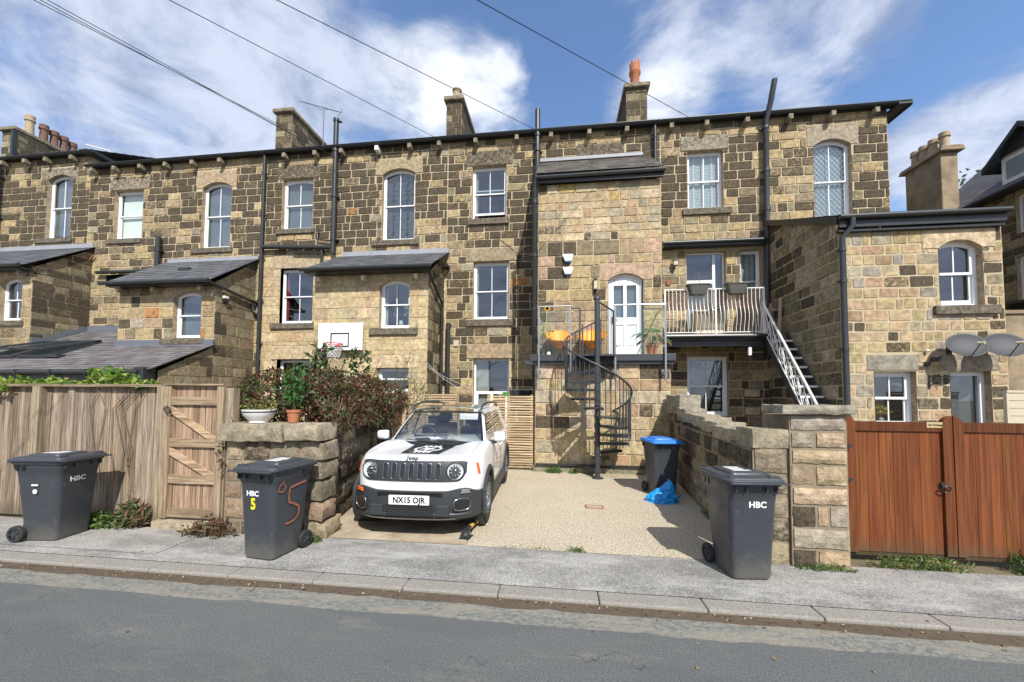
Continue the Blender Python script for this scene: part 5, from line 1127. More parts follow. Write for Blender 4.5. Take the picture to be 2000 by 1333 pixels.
for z, hw, y0, y1 in ((.22, .80, .14, -.12), (.30, .86, .06, -.03), (.45, .88, .02, 0), (.62, .89, .01, 0), (.72, .895, .012, 0), (.80, .895, .02, 0), (.88, .885, .033, 0), (.95, .865, .045, -.01), (.995, .845, .065, -.02), (1.02, .825, .095, -.04), (1.035, .775, .15, -.08)):
    rings.append(planring(z, hw, y0, y1, up))
for s in (.82, .6, .35, .12):
    rings.append([(x*s, 2.1+(y-2.1)*(1-(1-s)*.9), z+.02*(1-s)*(1 if y < 1.2 else .3)) for x, y, z in rings[10]])
loft(b, rings)
body = b.build('body', M['carpaint'], CAR)
body.modifiers.new('s', 'SUBSURF').levels = 2; body.modifiers['s'].render_levels = 2
cut = MB()
for y in (.82, 3.39):
    for s in (-1, 1):
        T = Matrix.Translation((s*.80, y, .36)) @ Matrix.Rotation(pi/2, 4, 'Y'); cut.lathe([(.405, -.22), (.405, .22)], 40, T)
cutter = cut.build('cutter', M['carpaint'], CAR)
bm = body.modifiers.new('b', 'BOOLEAN'); bm.operation = 'DIFFERENCE'; bm.object = cutter; bm.solver = 'EXACT'
bpy.context.view_layer.update(); dg = bpy.context.evaluated_depsgraph_get()
me = bpy.data.meshes.new_from_object(body.evaluated_get(dg)); body.modifiers.clear(); body.data = me
me.polygons.foreach_set('use_smooth', [True]*len(me.polygons)); me.set_sharp_from_angle(angle=radians(35))
bpy.data.objects.remove(cutter)
bvh = BVHTree.FromPolygons([v.co for v in me.vertices], [tuple(p.vertices) for p in me.polygons])
def hood(x, y, d=.004):
    h = bvh.ray_cast(Vector((x, y, 3)), Vector((0, 0, -1))); return Vector((x, y, h[0].z+d)) if h[0] else Vector((x, y, 1.1))
def fy(x, z, d=.004):
    h = bvh.ray_cast(Vector((x, -2, z)), Vector((0, 1, 0))); return h[0].y-d if h[0] else 0
# inner arches (dark)
b = MB()
for y in (.82, 3.39):
    for s in (-1, 1): b.lathe([(.40, -.2), (.40, .09)], 32, Matrix.Translation((s*.79, y, .36)) @ Matrix.Rotation(pi/2, 4, 'Y'), cap=False)
b.box(-.6, .6, .2, 4.0, .2, .34); b.build('underbody', M['carblack'], CAR)
# cladding over the arches and sills
for y in (.82, 3.39):
    for s in (-1, 1):
        b = MB()
        for r0, r1, x0, x1 in ((.40, .46, .875, .912),):
            A = []; Bq = []; Cc = []; D = []
            for k in range(25):
                a = -.25+(pi+.5)*k/24; c, q = cos(a), sin(a); A.append((s*.86, y+c*.40, .36+q*.40)); Bq.append((s*.915, y+c*.405, .36+q*.405)); Cc.append((s*.917, y+c*.45, .36+q*.45)); D.append((s*.885, y+c*.475, .36+q*.475))
            b.strip(A, Bq); b.strip(Bq, Cc); b.strip(Cc, D)
        b.build('arch_cladding', M['carblack'], CAR, smooth=50)
for s in (-1, 1): b = MB(); b.box(min(s*.86, s*.908), max(s*.86, s*.908), 1.27, 2.94, .24, .42); b.build('sill_cladding', M['carblack'], CAR, bevel=.01)
# front bumper (black)
NX = 48
def bump_ring(z, hw, y0, off):
    o = []
    for i in range(NX+1):
        u = -1+2*i/NX; k = abs(u)*10.0; # walk along the plan curve
        j = min(int(k), 9); f = k-j; fx = PL[j][0]+(PL[min(j+1, 10)][0]-PL[j][0])*f if j < 9 else 1; yy = PL[j][1]+(PL[j+1][1]-PL[j][1])*f if j < 9 else .62-.0
        if j >= 9: fx, yy = 1, .56
        yy = min(yy, .44 if z < .55 else .40); o.append((math.copysign(fx*hw, u), y0+yy+off, z))
    return o
def topz(x): a = abs(x); return .618 if a < .45 else .618+.03*sm((a-.45)/.2)-.075*sm((a-.70)/.18)
b = MB(); rs = [bump_ring(.20, .84, .16, 0), bump_ring(.235, .87, .07, 0), bump_ring(.27, .893, .0, -.01), bump_ring(.33, .905, -.02, -.015), bump_ring(.345, .905, -.015, -.01), bump_ring(.45, .908, -.02, -.01), bump_ring(.56, .908, -.015, -.01)]
top = [(x, y, topz(x)) for x, y, z in bump_ring(.62, .907, -.008, -.01)]; tin = [(x*.97, y+.05, z+.004) for x, y, z in top]
rs += [top, tin]
for a_, c_ in zip(rs, rs[1:]): b.strip(a_, c_)
b.build('bumper', M['carblack'], CAR, smooth=35)
# skid plate lip, lower mesh, flaps
b = MB(); b.strip([(x*.96, y-.004, .262) for x, y, z in bump_ring(.262, .88, .0, -.012)][6:-6], [(x*.96, y-.006, .282) for x, y, z in bump_ring(.28, .89, -.012, -.012)][6:-6]); b.build('skid_trim', M['darkchrome'], CAR)
b = MB()
b.box(-.305, .305, -.042, -.028, .32, .462); o = b.build('lower_grille', M['cargloss'], CAR); b = MB()
for r in range(5):
    for k in range(13): x = -.29+k*.048+(r % 2)*.024; b.tube([(x+.02*cos(q/6*2*pi), -.046, .335+r*.028+.013*sin(q/6*2*pi)) for q in range(6)], .0035, 4, closed=True)
b.build('mesh', M['carblack'], o)
for s in (-1, 1): b = MB(); b.box(s*.43-.085, s*.43+.085, -.045, .0, .315, .455); b.build('bumper_flap', M['carblack'], CAR, bevel=.012)
b = MB(); b.box(-.42, .42, -.036, -.02, .578, .606); b.build('upper_slot', M['cargloss'], CAR)
# number plate
T = Matrix.Translation((0, -.052, .515))
b = MB(); b.box(-.262, .262, -.004, .016, -.058, .058, T); pl = b.build('number_plate', M['white'], CAR, bevel=.004)
b = MB(); b.box(-.264, .264, -.0025, .014, -.066, -.0585, T); b.build('plate_strip', M['cargloss'], pl)
text('NX15 OJR', .102, pl, T @ Matrix.Translation((0, -.006, -.001)) @ FRONT, M['cargloss'], 'lettering', .0032, .001, .92)
# fog lights
for s in (-1, 1):
    x = s*.665; y = fy(x, .47)-.075; Rr = Matrix.Rotation(s*radians(34), 4, 'Z'); T = Matrix.Translation((x, y-.015, .46)) @ Rr
    b = MB(); out = [(.115*math.copysign(abs(cos(a/20*2*pi))**.7, cos(a/20*2*pi)), .075*math.copysign(abs(sin(a/20*2*pi))**.7, sin(a/20*2*pi))) for a in range(20)]
    b.tube([T @ Vector((p[0], 0, p[1])) for p in out], .009, 6, closed=True); fo = b.build('fog_light', M['darkchrome'], CAR, smooth='all')
    b = MB(); b.prism([(p[0]*.97, p[1]*.97) for p in out], .0, .01, T); b.build('recess', M['cargloss'], fo)
    b = MB(); b.lathe([(.038, -.012), (.034, -.02), (0, -.012)], 16, T @ Matrix.Translation((-s*.02, 0, 0)) @ Matrix.Rotation(-pi/2, 4, 'X') @ Matrix.Diagonal((1, 1, -1, 1)), cap=False); b.build('lens', M['chrome'], fo, smooth='all')
    x = s*.70; T = Matrix.Translation((x, fy(x, .66)-.055, .615)) @ Matrix.Rotation(s*radians(38), 4, 'Z'); b = MB(); b.prism([(-.07, -.02), (.07, -.024), (.055, .02), (-.05, .028)] , -.008, .01, T); b.build('indicator', M['chrome'] if s > 0 else M['amber'], CAR, bevel=.004)
    b = MB(); hx_ = [bvh.ray_cast(Vector((s*2, yy_, zz_)), Vector((-s, 0, 0)))[0] for yy_, zz_ in ((.30, .80), (.345, .80), (.345, .94), (.30, .94))]; A_ = [v+Vector((s*.010, -.004, 0)) for v in hx_]; b.poly(A_); b.strip([v-Vector((s*.02, 0, 0)) for v in A_], A_, closed=True); b.build('side_marker', M['amber'], CAR, bevel=.004)
# grille panel
def patch(x0, x1, z0, z1, d, nx=36, nz=6, shape=None):
    b = MB(); g = []
    for j in range(nz+1):
        for i in range(nx+1):
            x = x0+(x1-x0)*i/nx; z = z0+(z1-z0)*j/nz
            if shape: x, z = shape(x, z)
            g.append((x, fy(x, z, d), z))
    base = b.add(g)
    for j in range(nz):
        for i in range(nx): q = base+j*(nx+1)+i; b.face([q, q+1, q+nx+2, q+nx+1])
    r = [g[i] for i in range(nx+1)]+[g[j*(nx+1)+nx] for j in range(1, nz+1)]+[g[nz*(nx+1)+i] for i in range(nx-1, -1, -1)]+[g[j*(nx+1)] for j in range(nz-1, 0, -1)]
    b.strip([(x, y+.03, z) for x, y, z in r], r, closed=True); return b
def gshape(x, z):
    t = (z-.735)/.255; w = .70*(1-.0*t); k = abs(x)/.70
    if k > .84: e = (k-.84)/.16; z = .735+(.255)*t*(1-.0)+(1-t)*.11*e*e-(t)*.02*e*e
    return x, z
b = patch(-.70, .70, .735, .99, .012, shape=gshape); gp = b.build('grille', M['carblack'], CAR, smooth=40)
for i in range(7):
    x = -.345+i*.115; out = []
    for a in range(24):
        q = a/24*2*pi; cx = .034*math.copysign(abs(cos(q))**.45, cos(q)); cz = .100*math.copysign(abs(sin(q))**.45, sin(q)); out.append((x+cx, .862+cz))
    b = MB(); b.tube([(px, fy(px, pz, .016), pz) for px, pz in out], .0065, 6, closed=True); sl = b.build('grille_slot', M['darkchrome'], gp, smooth='all')
    b = MB(); c = [(px, fy(px, pz, .0145), pz) for px, pz in out]; b.poly(c[::-1]); b.build('slot_opening', M['cargloss'], sl)
    b = MB()
    for r in range(11):
        z = .778+r*.0168; xs = (-.016, .0, .016) if r % 2 else (-.024, -.008, .008, .024)
        for dx in xs: b.tube([(x+dx+.0085*cos(q/6*2*pi+.52), fy(x, z, .0165), z+.0095*sin(q/6*2*pi+.52)) for q in range(6)], .0014, 3, closed=True)
    b.build('mesh', M['iron'], sl)
for s in (-1, 1):
    x, z = s*.565, .868; y = fy(x, z, .01); T = Matrix.Translation((x, y-.004, z)) @ Matrix.Rotation(s*radians(13), 4, 'Z') @ Matrix.Rotation(pi/2, 4, 'X')
    b = MB(); b.lathe([(.118, -.03), (.122, .012), (.112, .02), (.102, .014)], 32, T, cap=False); hl = b.build('headlight', M['carblack'], CAR, smooth=40)
    b = MB(); b.lathe([(.103, .014), (.085, -.0), (.055, -.022), (.03, -.03), (.0, -.03)], 32, T, cap=False)
    for k in range(10): a = 2*pi*k/10; b.box(-.002, .002, .045, .1, -.02, .008, T @ Matrix.Rotation(a, 4, 'Z'))
    b.build('reflector', M['reflector'], hl, smooth=30)
    b = MB(); b.lathe([(0, .0), (.022, -.003), (.026, -.02)], 16, T, cap=False); b.build('bulb_cover', M['darkchrome'], hl, smooth='all')
    b = MB(); b.lathe([(.104, .014), (.09, .02), (.05, .024), (0, .025)], 32, T, cap=False); b.build('lens', M['clear'], hl, smooth='all')
# bonnet sticker and emblem
def onhood(b, pts, d): b.poly([hood(x, y, d) for x, y in pts])
b = MB(); n = 16; m = 14
for j in range(m):
    for i in range(n):
        q = []
        for di, dj in ((0, 0), (1, 0), (1, 1), (0, 1)): t = (j+dj)/m; hw = .27+.065*t; q.append(hood(-hw+2*hw*(i+di)/n, .33+.79*t, .005))
        b.poly(q)
dec = b.build('bonnet_sticker', M['cargloss'], CAR, smooth='all')
b = MB(); cy = .74; N = 40; R1, R2 = .20, .165; sy = 1.25
for k in range(N):
    a, c = 2*pi*k/N, 2*pi*(k+1)/N; onhood(b, [(R2*cos(a), cy+R2*sy*sin(a)), (R1*cos(a), cy+R1*sy*sin(a)), (R1*cos(c), cy+R1*sy*sin(c)), (R2*cos(c), cy+R2*sy*sin(c))], .0075)
for k in range(5):
    a = pi/2+pi+2*pi*k/5; p = lambda r, q: (r*cos(q), cy+r*sy*sin(q)); onhood(b, [(0, cy), p(.058, a-pi/5), p(.16, a), p(.058, a+pi/5)], .008)
for x in (-.12, -.05, .03, .10):
    onhood(b, [(x-.02, cy+.20), (x+.022, cy+.20), (x+.03, cy+.32), (x-.012, cy+.31)], .0075)
for x in (-.10, -.035, .03, .09):
    onhood(b, [(x-.022, cy-.34), (x+.02, cy-.34), (x+.022, cy-.20), (x-.02, cy-.20)], .0075)
onhood(b, [(-.13, cy-.24), (.12, cy-.24), (.12, cy-.19), (-.13, cy-.19)], .0078)
b.build('emblem', M['white'], dec)
text('Jeep', .075, CAR, Matrix.Translation((-.0, fy(0, 1.013, .002)-.014, 1.024)) @ Matrix.Rotation(radians(-38), 4, 'X') @ FRONT, M['cargloss'], 'lettering', .0018, .001, 1.25)
# bonnet shut lines
b = MB()
for s in (-1, 1): b.tube([hood(s*(.70+.03*(y-.2)), y, .0) for y in [.19+.06*k for k in range(15)]], .0035, 4)
b.build('shut_line', M['carblack'], CAR)
# cabin
BZ = 1.10
wb = [(-.74, 1.14, BZ-.02), (.74, 1.14, BZ-.02)]; 
def wsp(u, v, d=0.):          # windscreen surface, u -1..1, v 0..1
    hw = .755+(.60-.755)*v; y = 1.08+.70*v+.10*(u*u)*(1-.3*v)-d*.6; z = BZ-.04+(.50+.0)*v+.02*sin(v*pi)-.012*u*u*v+d*.75; return Vector((hw*u, y, z))
def grid(b, f, u0, u1, v0, v1, nu=16, nv=8):
    g = [f(u0+(u1-u0)*i/nu, v0+(v1-v0)*j/nv) for j in range(nv+1) for i in range(nu+1)]; base = b.add(g)
    for j in range(nv):
        for i in range(nu): q = base+j*(nu+1)+i; b.face([q, q+1, q+nu+2, q+nu+1])
b = MB(); grid(b, wsp, -1, 1, 0, 1); ws = b.build('windscreen', M['glass'], CAR, smooth='all')
b = MB(); F = lambda u, v: wsp(u, v, .004)
grid(b, F, -1, -.945, 0, 1, 2, 8); grid(b, F, .945, 1, 0, 1, 2, 8); grid(b, F, -.95, .95, 0, .075, 16, 1); grid(b, F, -.95, .95, .94, 1, 16, 1); grid(b, F, -.17, .17, .62, .94, 4, 4); b.build('windscreen_border', M['cargloss'], ws, smooth='all')
def sidep(s, y, v): # side glass plane
    return Vector((s*(.815-.15*v-.02*v*v), y, BZ-.01+.47*v))
roofz = lambda x, y: 1.575+.06*(1-(x/.63)**2)*1.0+.022*sin(max(0, min(1, (y-1.7)/2.4))*pi)
b = MB(); grid(b, lambda u, v: Vector((u*(.615+.03*sm(v*3)), 1.74+2.2*v+.03*u*u*(1-v), roofz(u*.6, 1.74+2.2*v))), -1, 1, 0, 1, 14, 14)
for s in (-1, 1): b.strip([Vector((s*(.615+.03*sm(v*3/10)), 1.74+2.2*v/10+.03*(1-v/10), roofz(.6, 1.74+2.2*v/10))) for v in range(11)], [Vector((s*.675, 1.72+2.22*v/10, 1.535)) for v in range(11)])
b.build('roof', M['carpaint'], CAR, smooth='all')
b = MB(); grid(b, lambda u, v: Vector((u*.50, 1.90+1.6*v, roofz(u*.5, 1.9+1.6*v)+.006)), -1, 1, 0, 1, 10, 8); b.build('sunroof', M['cargloss'], CAR, smooth='all')
for s in (-1, 1):
    b = MB(); A = [wsp(s*1.0, v/8) for v in range(9)]; Bq = [Vector((p.x+s*.035, p.y+.03, p.z-.005)) for p in A]; Cq = [Vector((p.x+s*.03, p.y+.11, p.z-.02)) for p in A]
    b.strip(A, Bq); b.strip(Bq, Cq); b.build('front_pillar', M['carpaint'], CAR, smooth='all')
for s in (-1, 1):
    b = MB(); b.strip([sidep(s, y, 0) for y in (1.28, 3.7)], [sidep(s, y, 1) for y in (1.86, 3.55)]); sg_ = b.build('side_window', M['glass'], CAR)
    b = MB(); off = Vector((s*.006, 0, 0))
    for y in (2.32, 3.18): b.poly([sidep(s, y, 0)+off, sidep(s, y+.09, 0)+off, sidep(s, y+.09, 1)+off, sidep(s, y, 1)+off])
    b.build('window_pillar', M['cargloss'], sg_)
    b = MB(); b.poly([sidep(s, 3.68, -.02)+off, sidep(s, 4.1, -.02)+off, sidep(s, 3.92, 1.05)+off, sidep(s, 3.5, 1.05)+off]); b.build('rear_pillar', M['carpaint'], CAR)
    b = MB(); b.tube([(s*.60, 1.80, 1.60), (s*.61, 1.92, 1.66), (s*.62, 2.3, 1.70), (s*.62, 3.3, 1.70), (s*.61, 3.75, 1.66), (s*.60, 3.88, 1.60)], .020, 8); b.build('roof_rail', M['carblack'], CAR, smooth='all')
    b = MB(); loft(b, [[(s*(.89+x), y, z) for (x, z) in rr_] for y, rr_ in ((1.33, [(.02, 1.12), (.16, 1.125), (.155, 1.225), (.03, 1.235)]), (1.37, [(0, 1.10), (.18, 1.105), (.18, 1.245), (0, 1.255)]), (1.46, [(0, 1.10), (.18, 1.105), (.18, 1.245), (0, 1.255)]))]); mi_ = b.build('mirror', M['carpaint'], CAR, smooth=40, bevel=.03)
    b = MB(); b.box(min(s*.80, s*.93), max(s*.80, s*.93), 1.38, 1.44, 1.06, 1.12); b.build('mirror_arm', M['carblack'], mi_, bevel=.01)
    b = MB(); b.tube([(s*.897, 1.32, .45), (s*.897, 1.35, 1.06)], .003, 4); b.tube([(s*.897, 2.3, .43), (s*.897, 2.3, 1.08)], .003, 4); b.tube([(s*.897, 3.15, .6), (s*.897, 3.15, 1.08)], .003, 4); b.build('door_line', M['carblack'], CAR)
    b = MB(); b.tube([(s*.90, 2.02, .97), (s*.93, 2.05, .97), (s*.93, 2.2, .97), (s*.90, 2.23, .97)], .012, 6); b.tube([(s*.90, 2.9, .99), (s*.93, 2.93, .99), (s*.93, 3.06, .99), (s*.90, 3.09, .99)], .012, 6); b.build('door_handle', M['carpaint'], CAR, smooth='all')
b = MB(); b.poly([(-.66, 4.08, 1.05), (.66, 4.08, 1.05), (.6, 3.93, 1.56), (-.6, 3.93, 1.56)]); b.build('rear_window', M['glass'], CAR)
# interior
b = MB(); b.box(-.70, .70, 1.25, 1.62, 1.04, 1.09); b.lathe([(.0, 0), (.14, 0), (.17, -.05)], 20, Matrix.Translation((-.36, 1.5, 1.12)), cap=False); b.build('dashboard', M['cargloss'], CAR, bevel=.02)
b = MB(); T = Matrix.Translation((-.37, 1.72, 1.13)) @ Matrix.Rotation(radians(62), 4, 'X'); b.tube([T @ Vector((.185*cos(a/24*2*pi), .185*sin(a/24*2*pi), 0)) for a in range(24)], .015, 6, closed=True); b.box(-.17, .17, -.02, .02, -.01, .01, T); b.build('steering_wheel', M['carblack'], CAR, smooth='all')
for x, y in ((-.37, 2.25), (.37, 2.25), (-.37, 3.1), (.37, 3.1)):
    b = MB(); b.box(x-.24, x+.24, y, y+.12, .95, 1.27); s_ = b.build('seat', M['seat'], CAR, bevel=.04); b = MB(); b.box(x-.13, x+.13, y+.03, y+.11, 1.30, 1.45); b.build('headrest', M['seat'], s_, bevel=.03)
b = MB(); b.box(.24, .56, 1.72, 1.735, 1.42, 1.52); b.build('sun_visor', M['whitemetal'], CAR, bevel=.008)
b = MB(); b.box(-.11, .11, 1.66, 1.70, 1.42, 1.49); b.build('rear_view_mirror', M['cargloss'], CAR, bevel=.015)
b = MB(); 
for x0_, x1_ in ((.68, .02), (.06, -.50)): b.tube([wsp(x0_/.74, .03, .02), wsp(x1_/.74, .10, .025)], .009, 5)
b.build('wiper', M['carblack'], CAR)
b = MB(); grid(b, lambda u, v: Vector((u*(.74-.02*v), 1.09+.05*v+.10*u*u, hood(0, 1.0).z-.004+.02*v)), -1, 1, 0, 1, 12, 2); b.build('scuttle', M['carblack'], CAR)
# wheels
for s in (-1, 1):
    for y in (.82, 3.39):
        T = Matrix.Translation((s*.79, y, .34)) @ Matrix.Rotation(s*pi/2, 4, 'Y'); b = MB()
        b.lathe([(.22, -.10), (.30, -.108), (.33, -.10), (.342, -.08), (.342, .08), (.33, .10), (.30, .108), (.225, .10)], 48, T, cap=False)
        for k in range(48): a = 2*pi*k/48; b.box(.341, .347, -.004, .016, -.085, -.01, T @ Matrix.Rotation(a, 4, 'Z')); b.box(.341, .347, .012, .030, .01, .085, T @ Matrix.Rotation(a, 4, 'Z'))
        w_ = b.build('wheel', M['rubber'], CAR, smooth=40); b = MB(); b.lathe([(.225, .10), (.215, .085), (.205, .03)], 40, T, cap=False); b.lathe([(0, .085), (.05, .085), (.055, .07)], 20, T, cap=False)
        for k in range(5):
            for d in (-.16, .16): a = 2*pi*k/5+d; b.box(.04, .215, -.018, .018, .05, .08, T @ Matrix.Rotation(a, 4, 'Z'))
        b.build('rim', M['darkchrome'], w_, smooth=40); b = MB(); b.lathe([(0, .02), (.2, .02)], 30, T, cap=False); b.build('brake_disc', M['carblack'], w_)
# ================================================================== folding parking post
t = thing('parking_post', 'folded-down parking post with black and yellow stripes beside the white car', 'post', (-1.19, 4.86, .004), radians(-8))
b = MB(); b.box(-.07, .07, -.06, .12, 0, .008); b.box(-.05, .05, -.03, .05, .008, .10); b.build('base', M['black'], t, bevel=.004); b = MB(); b.lathe([(.018, 0), (.018, .006)], 14, Matrix.Translation((.02, -.031, .06)) @ Matrix.Rotation(pi/2, 4, 'X')); b.build('lock', M['steel'], t)
for k in range(7): b = MB(); b.tube([(0, .05+k*.1, .09), (0, .148+k*.1, .09)], .032, 10); b.build('pole_band', M['black'] if k % 2 == 0 else M['ochre'], t, smooth=50)
# ================================================================== spiral staircase
SX, SY = .87, 8.73
t = thing('spiral_staircase', 'dark grey iron spiral staircase climbing to the stone platform with orange chairs', 'staircase', (SX, SY, 0))
b = MB(); b.tube([(0, 0, 0), (0, 0, 4.06)], .058, 16); b.lathe([(.13, 0), (.13, .02), (.07, .03)], 20); b.lathe([(.068, 4.04), (.072, 4.06), (.05, 4.1), (0, 4.11)], 16); b.build('centre_pole', M['iron'], t, smooth=40)
az = lambda z: radians(0-(z-.92)/.6*90)
RO = .70
z = .2; k = 0
while z < 2.7:
    a = az(z); b = MB(); w2 = radians(17)
    P = [(.05*cos(a+.9), .05*sin(a+.9)), (RO*cos(a+w2), RO*sin(a+w2)), (RO*1.02*cos(a), RO*1.02*sin(a)), (RO*cos(a-w2), RO*sin(a-w2)), (.05*cos(a-.9), .05*sin(a-.9))]
    lo = b.add([(x, y, z-.02) for x, y in P]); hi = b.add([(x, y, z) for x, y in P]); n = 5; b.face([hi+i for i in range(n)][::-1]); b.face([lo+i for i in range(n)])
    for i in range(n): j = (i+1) % n; b.face([lo+i, lo+j, hi+j, hi+i])
    T = Matrix.Rotation(a-w2, 4, 'Z'); b.box(.05, RO, -.006, .006, z-.055, z+.004, T); T = Matrix.Rotation(a+w2, 4, 'Z'); b.box(.05, RO, -.006, .006, z-.055, z+.004, T); b.tube([(0, 0, z-.06), (0, 0, z+.03)], .072, 14)
    b.build('tread', M['iron'], t); z += .2; k += 1
b = MB(); pts = []; q = .25
while q <= 2.80: a = az(q); pts.append((.745*cos(a), .745*sin(a), q+.93)); q += .03
b.tube(pts, .021, 8); b.build('handrail', M['iron'], t, smooth='all')
b = MB(); q = .25
while q <= 2.82:
    a = az(q); c, s = .72*cos(a), .72*sin(a); b.tube([(c, s, q-.06), (c, s, q+.92)], .0105, 5); q += .058
b.build('baluster', M['iron'], t)
b = MB(); A = []; Bq = []; q = .2
while q <= 2.8: a = az(q); A.append((.705*cos(a), .705*sin(a), q-.08)); Bq.append((.705*cos(a), .705*sin(a), q-.005)); q += .05

b = MB(); P = [(0, 0), (-.45, .1), (-.45, .55), (.45, .55), (.45, .1)]; lo = b.add([(x, y, 2.76) for x, y in P]); hi = b.add([(x, y, 2.80) for x, y in P]); n = 5; b.face([hi+i for i in range(n)][::-1]); b.face([lo+i for i in range(n)])
for i in range(n): j = (i+1) % n; b.face([lo+i, lo+j, hi+j, hi+i])
b.build('landing', M['iron'], t)
b = MB(); e0, e1 = Vector((.02, 0, 4.0)), Vector((.42, .42, 3.86)); b.tube([e0, e1], .02, 8); b.tube([Vector((.42, .42, 2.6)), e1], .02, 6)
for i in range(1, 9): p = e0.lerp(e1, i/9); b.tube([(p.x, p.y, 2.8), p], .008, 5)
for x, h in ((-.36, 3.95), (-.30, 3.55)): b.box(x-.018, x+.018, .40, .436, 2.4, h)
b.tube([(-.36, .42, 3.95), (-.58, .47, 3.96)], .016, 6)
b.build('landing_guard', M['iron'], t)
# glass balustrade
t = thing('glass_balustrade', 'clear glass balustrade with brushed steel posts and rail along the edge of the stone platform', 'balustrade', (1, 9.2, 2.2))
b = MB()
for x in (-.47, .28, 1.33, 2.47): b = MB(); b.box(x-.02, x+.02, 9.12, 9.16, 2.2 if x != .28 else 2.4, 3.98); b.lathe([(.06, 0), (.06, .02)], 16, Matrix.Translation((x, 9.33, 2.42)) @ Matrix.Rotation(pi/2, 4, 'X')); b.tube([(x, 9.14, 2.42), (x, 9.35, 2.42)], .02, 6); b.build('post', M['steel'], t, world=True)
for P_ in ([(.30, 9.14, 4.0), (-.47, 9.14, 4.0), (-.50, 10.38, 4.0)], [(1.31, 9.14, 4.0), (2.47, 9.14, 4.0), (2.58, 10.38, 4.0)]): b = MB(); b.tube(P_, .018, 8); b.build('top_rail', M['steel'], t, world=True)
for x0, x1_ in ((-.43, .24), (1.37, 2.43)): mbx('glass_panel', t, M['clear'], (x0, x1_, 9.135, 9.145, 2.86, 3.92))
for x in (-.43, .24, 1.37, 2.43):
    for z in (3.62, 3.0): mbx('clamp', t, M['steel'], (x-.02, x+.02, 9.12, 9.16, z, z+.04))
# chairs
def chair(x, y, rz, label):
    t = thing('bucket_chair', label, 'chair', (x, y, 2.84), rz, 'orange bucket chairs on the platform'); b = MB()
    def P(u, v, off=0):      # u around, v centre to rim
        a = 2*pi*u; r = (.07+.27*v**.8)+off; back = (1+sin(a))/2; hgt = .27+(.13+.38*back**1.1)*v**1.7; return Vector((r*cos(a)*1.05, r*sin(a)*.95+.03, hgt))
    N = 40
    for i in range(N):
        u0, u1 = i/N, (i+.62)/N; b.strip([P(u0, v/7) for v in range(8)], [P(u1, v/7) for v in range(8)])
    for i in range(N):
        a, c = i/N, (i+1)/N; b.poly([P(a, 0), P(c, 0), Vector((0, .03, .26))])
    b.strip([P(i/N, .0, .0)-Vector((0, 0, .01)) for i in range(N+1)], [P(i/N, 1, -.008)-Vector((0, 0, .012)) for i in range(N+1)])
    b.build('seat_shell', M['orange'], t, smooth='all'); b = MB(); b.tube([P(i/40, 1.0) for i in range(40)], .012, 6, closed=True); b.build('rim', M['orange'], t, smooth='all')
    for sx in (-1, 1):
        for sy in (-1, 1): b = MB(); b.tube([(sx*.15, sy*.15, .38), (sx*.25, sy*.24, 0)], .008, 6); b.build('leg', M['black'], t)
    b = MB(); b.tube([(.17*cos(a/20*2*pi), .17*sin(a/20*2*pi)+.02, .355) for a in range(20)], .008, 5, closed=True); b.build('seat_ring', M['black'], t)
chair(.02, 9.95, radians(8), 'orange bucket chair nearer the black downpipe on the platform'); chair(.86, 9.98, radians(-12), 'orange bucket chair nearer the white door, behind the spiral stair pole')
t = thing('pair_of_shoes', 'small black and white shoes on the platform edge under the left orange chair', 'shoes', (-.38, 9.45, 2.84))
for dx in (0, .14):
    b = MB(); loft(b, [[(dx+x*s, y*s2, z) for x, y in rrect(.09, .24, .04, 3)] for z, s, s2 in ((0, 1, 1), (.03, 1, 1), (.06, .9, .8), (.09, .7, .5))]); b.build('shoe', M['white'] if dx else M['black'], t, smooth=50)
# alarms, lamps
for z, l in ((5.60, 'white alarm box with blue underside, upper of the two on the tower wall'), (5.24, 'white alarm box with blue underside, lower of the two on the tower wall')):
    t = thing('alarm_box', l, 'alarm box', (.255, 10.38, z), 0, 'alarm boxes on the tower'); b = MB(); b.prism([(-.09, -.07), (-.075, -.08), (.075, -.08), (.09, -.07), (.145, .09), (.135, .11), (-.135, .11), (-.145, .09)], -.09, 0); b.build('cover', M['alarm'], t, bevel=.012); b = MB(); b.prism([(-.06, -.105), (.06, -.105), (.075, -.081), (-.075, -.081)], -.08, 0); b.build('strobe', M['binblue'], t, bevel=.008)
def lamp(name, label, x, y, z, boxes, lens, mats=('black', 'cream')):
    t = thing(name, label, 'wall lamp', (x, y, z)); mbx('bracket', t, M[mats[0]], *boxes, bevel=.006); mbx('lens', t, M[mats[1]], *lens, bevel=.008)
lamp('wall_lamp', 'small black wall lamp with pale glass beside the arched white door', .98, 10.38, 4.85, [(.93, 1.04, 10.28, 10.38, 4.96, 5.02), (.94, 1.03, 10.28, 10.38, 4.70, 4.73)], [(.945, 1.025, 10.29, 10.37, 4.73, 4.96)])
lamp('wall_lamp', 'small grey carriage lamp above the left end of the white balcony', 3.54, 11.98, 5.85, [(3.44, 3.6, 11.8, 11.9, 5.95, 6.0), (3.49, 3.53, 11.86, 11.98, 5.72, 5.8), (3.47, 3.57, 11.81, 11.89, 6.0, 6.03)], [(3.46, 3.58, 11.81, 11.89, 5.82, 5.95)], ('iron', 'cream'))
lamp('wall_lamp', 'small white bulkhead lamp hanging under the balcony', 5.2, 11.0, 3.2, [(5.17, 5.23, 11.03, 11.09, 3.2, 3.25)], [(5.16, 5.24, 11.02, 11.1, 2.98, 3.2)], ('black', 'white'))
